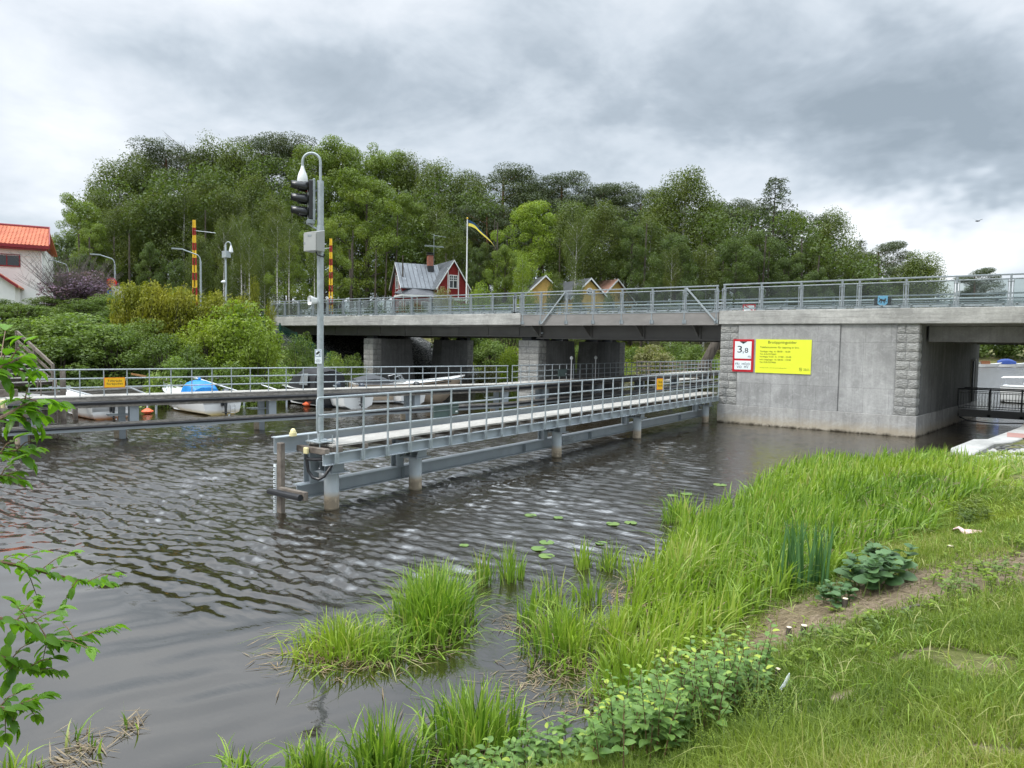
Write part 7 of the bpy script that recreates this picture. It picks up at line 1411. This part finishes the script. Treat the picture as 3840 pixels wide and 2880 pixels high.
# cut stumps, stick, rag, bark curl
pale=plain('cut_wood_face',(.62,.52,.38),.8,0,.1,9,0)
for (u,v,r,h,lab) in ((3012,2362,.035,.10,'pale-topped cut stump in the lawn edge, nearer one'),(2955,2362,.028,.11,'dark cut stump just left of the pale-topped one'),(3165,2272,.030,.10,'cut stump under the small round-leaf plant'),(2912,2535,.022,.10,'thin cut stub at the upper left lawn corner'),(3560,2065,.04,.07,'small stump in front of the pale rag'),(2230,2330,.02,.05,'stump stub at the reed foot')[:5]):
    c=G(u,v,.75); z=hz(c.x,c.y); d_=ray(u,v); t_=(z-EYE)/d_.z; c=Vector((t_*d_.x,t_*d_.y,z)); z=hz(c.x,c.y); b=MB(); b.tube([(c.x,c.y,z-.05),(c.x+.01,c.y,z+h)],[r*1.1,r],9); o=b.build('cut_stump',M['bark']); tag(o,lab,'stump'); b=MB(); b.tube([(c.x+.01,c.y,z+h+.001),(c.x+.01,c.y,z+h+.004)],[r*.95,r*.95],9); b.build('cut_face',pale,o)
def on_ground(u,v):
    z=.8
    for _ in range(8): c=G(u,v,z); z=.5*z+.5*hz(c.x,c.y)
    return Vector((c.x,c.y,hz(c.x,c.y)))
a_,b2=on_ground(3350,2300),on_ground(3510,2275); b=MB(); b.tube([a_+Vector((0,0,.02)),a_.lerp(b2,.5)+Vector((0,0,.045)),b2+Vector((0,0,.02))],[.014,.012,.007],6); tag(b.build('stick',M['bare']),'grey stick lying on the straw patch','stick')
c=on_ground(3632,2010); b=MB(); rs_=random.Random(2); g_=[[c+Vector((-.20+.07*i,-.10+.07*j,.03+.06*rs_.random()+.03*(i%2))) for i in range(7)] for j in range(4)]; b.loft(g_,close=False,cap=False); o=b.build('plastic_rag',plain('pale_pink_plastic',(.62,.42,.38),.5,0,.3,6,.2),None,True); tag(o,'crumpled pale pink plastic rag at the upper edge of the bank','rag')
c=on_ground(2940,2600); b=MB(); b.tube([c+Vector((-.03,0,.02)),c+Vector((.0,.03,.07)),c+Vector((.02,.03,.13)),c+Vector((.03,.02,.17))],[.012,.016,.014,.004],6); tag(b.build('bark_curl',M['signwhite'],None,True),'white curled strip of bark at the right edge of the broad-leaved bush','bark')
# gravel by the quay
rg=np.random.default_rng(91); n=2600; x=rg.uniform(-.7,2.2,n); y=rg.uniform(21.5,27,n); P2=np.stack([x,y],1); k=(vnoise(P2,.9,8,2)>-.15)&(sdist(P2,SH)>.45); P2=P2[k]; m=len(P2); z=height(P2); V=[];Fc=[]
for i in range(m):
    r=.02+.035*rg.random(); o4=[(P2[i,0]+r*math.cos(a+rg.random()*.5),P2[i,1]+r*math.sin(a+rg.random()*.5),z[i]) for a in (0,PI/2,PI,1.5*PI)]; s_=len(V); V+=o4; V+=[(a+(P2[i,0]-a)*.45,bb+(P2[i,1]-bb)*.45,cc+r*.8) for a,bb,cc in o4]; Fc+=[(s_,s_+1,s_+5,s_+4),(s_+1,s_+2,s_+6,s_+5),(s_+2,s_+3,s_+7,s_+6),(s_+3,s_,s_+4,s_+7),(s_+4,s_+5,s_+6,s_+7)]
tag(np_mesh('gravel',np.array(V),np.array(Fc),plain('pale_gravel',(.42,.41,.39),.9,0,.45,3,.0)),'pale crushed gravel behind the small quay','gravel',kind='stuff')
# lily pads
for i,(u,v,r,lab) in enumerate([(2050,2085,.16,'nearest lily pad of the row beside the sparse reeds'),(2020,2057,.16,'middle lily pad of the row beside the sparse reeds'),(2050,2034,.16,'farthest lily pad of the row beside the sparse reeds'),(2255,2036,.13,'lily pad between the thin reed tufts and the ripples'),(2298,1964,.16,'bright lily pad left of the twin pads below the dark reed tuft'),(2365,1960,.15,'pale lily pad, right one of the twin pads'),(1990,1932,.15,'left one of two separate lily pads in the rippled water'),(2094,1941,.12,'right one of two separate lily pads in the rippled water'),(2700,1818,.2,'lily pad off the reed bed, farther right'),(2575,1852,.16,'lily pad just behind the dark reed tuft'),(2520,1858,.14,'left lily pad behind the dark reed tuft'),(1740,2045,.10,'small lone lily pad above the big central clump')]):
    c=G(u,v,.008); r*=.85; b=MB(); ring=[(c.x,c.y,.010)]+[(c.x+r*math.cos(a),c.y+r*math.sin(a)*1.0,.012+.004*math.sin(a*5)) for a in [.25+i+5.85*k/20 for k in range(21)]]; b.add(ring,[(0,k,k+1) for k in range(1,21)]); o=b.build('lily_pad',M['lily']); tag(o,lab,'lily pad','lily pads'); sm_=o.modifiers.new('thick','SOLIDIFY'); sm_.thickness=.004
# ------------------------------------------------------------------ overhanging tree at the left edge
LT_=empty('overhanging_tree',(-3.9,.9,0),'leafy cherry-like tree whose nearby branches reach in from the left edge','tree'); rg=np.random.default_rng(71)
tb=MB(); base=D(-900,1500,3.0); base.z=hz(base.x,base.y); tb.tube([base+Vector((0,0,-.2)),base+Vector((.05,.1,1.6)),base+Vector((.1,.1,3.4)),base+Vector((0,0,6.))],[.11,.09,.06,.02],10); tb.build('trunk',M['bark'],LT_,True)
def bough(pts,dist,twigs,leaf=.085,dens=1.,seed=0):
    leaf*=.80; dist=(dist[0]*1.12,dist[1]*1.12)
    """pts: pixel path of the bough at the given distance; grows out of the trunk"""
    rg=np.random.default_rng(seed); P=[D(u,v,d_) for (u,v),d_ in zip(pts,np.linspace(dist[0],dist[1],len(pts)))]; z0=P[0].z; st=Vector((base.x+.05,base.y+.1,min(5.,max(base.z+.5,z0)))); path=[st]+P; b=MB(); b.tube(path,list(np.linspace(.011,.0022,len(path))),6); C=[];Dr=[];Nn=[];S=[];A=[]
    def leafs(a,b_,n,off=0):
        d=(b_-a).normalized()
        for k in range(n):
            f=(k+.3)/n; p=a.lerp(b_,f); sd=d.cross(Vector((0,0,1))); sd.normalize(); q=(-1)**k; ax=(d*.55+sd*q*.8+Vector((0,0,rg.uniform(-.55,.15)))).normalized(); C.append(tuple(p)); Dr.append(tuple(ax)); Nn.append((rg.normal()*.3,rg.normal()*.3,1.)); S.append(leaf*rg.uniform(.6,1.2)); A.append(float(np.clip(rg.normal(.45,.25),0,1)))
        ax=(d+Vector((0,0,-.2))).normalized()
        for q in (-.5,0,.5): C.append(tuple(b_)); Dr.append(tuple((ax+d.cross(Vector((0,0,1)))*q).normalized())); Nn.append((0,0,1)); S.append(leaf*rg.uniform(.7,1.1)); A.append(.8)
    for i in range(1,len(P)): leafs(P[i-1],P[i],int(9*dens))
    for (u0,v0,u1,v1,dd) in twigs:
        a=D(u0,v0,dist[0]*.5+dist[1]*.5); e=D(u1,v1,dist[0]*.5+dist[1]*.5+dd); b.tube([a,a.lerp(e,.5)+Vector((0,0,.01)),e],[.0026,.002,.0012],5,False); leafs(a,e,max(4,int((e-a).length*34*dens)))
    br=b.build('branch',M['stem'],LT_,True); V,Fc,At=bigleaf(np.array(C),np.array(S),np.array(Dr),np.array(Nn),.52,.22,.28,np.array(A)); np_mesh('leaves',V,Fc,M['branchleaf'],br,At,True)
bough([(-150,2085),(60,2118),(180,2150),(300,2175),(410,2185)],(2.9,3.3),[(60,2118,150,2070,.1),(150,2140,260,2075,-.1),(290,2175,240,2260,.0),(90,2120,140,2240,.1),(330,2180,430,2150,.1),(0,2110,60,2080,.1)],.075,1.1,1)
bough([(-150,2300),(60,2330),(180,2400),(280,2400),(350,2370),(440,2345)],(2.6,3.0),[(60,2330,130,2250,.1),(100,2350,220,2285,.0),(180,2400,160,2480,.1),(120,2360,60,2270,.0),(220,2400,330,2430,-.1),(60,2330,20,2430,.0),(280,2400,230,2330,.1),(180,2400,110,2300,.1)],.078,1.35,2)
bough([(-150,2420),(40,2475),(110,2505),(185,2512)],(2.7,2.9),[(60,2480,20,2560,.0),(110,2500,200,2470,.0),(150,2510,230,2520,.1),(40,2475,110,2410,.0),(0,2450,30,2520,.1)],.072,1.2,3)
bough([(-150,2640),(30,2660),(110,2630),(175,2600)],(2.4,2.7),[(30,2660,60,2730,.0),(0,2650,40,2700,.0),(80,2640,130,2680,.1),(0,2650,60,2600,.0),(20,2655,20,2750,.1)],.07,1.4,4)
bough([(-150,1640),(20,1560),(90,1520),(160,1500),(225,1515)],(2.5,2.8),[(90,1520,110,1440,.0),(110,1520,150,1600,.0),(90,1520,40,1590,.0),(140,1505,60,1500,.0),(90,1520,170,1560,.1),(60,1540,120,1610,.0)],.074,1.1,5)
bough([(-150,1420),(0,1380),(60,1350),(95,1330)],(2.5,2.7),[(0,1380,40,1300,.0),(30,1370,90,1400,.0),(60,1350,130,1390,.1),(0,1380,30,1440,.0),(0,1380,20,1240,.1),(30,1365,90,1290,.0)],.07,1.2,6)
bough([(-150,1740),(0,1700),(60,1690),(140,1680)],(2.6,2.8),[(60,1690,110,1730,.0),(0,1700,50,1650,.0),(60,1690,130,1650,.0)],.07,.9,7)
bough([(-150,1780),(0,1790),(60,1770)],(2.5,2.7),[(0,1790,70,1800,.0),(0,1790,40,1740,.0)],.07,1.0,8)
# bird
c=D(3665,829,70); b=MB(); b.tube([c-_rt*.18,c,c+_rt*.2],[.02,.07,.02],6); b.add([c+Vector((0,0,.02)),c+_rt*.05+Vector((0,0,.02)),c-_rt*.45+Vector((0,0,.26)),c-_rt*.1+Vector((0,0,.08))],[(0,1,2,3)]); b.add([c,c+_rt*.1,c+_rt*.5+Vector((0,0,.2)),c+_rt*.3+Vector((0,0,.14))],[(0,1,2,3)]); tag(b.build('bird',M['dark']),'small bird flying in the sky at the right','bird')
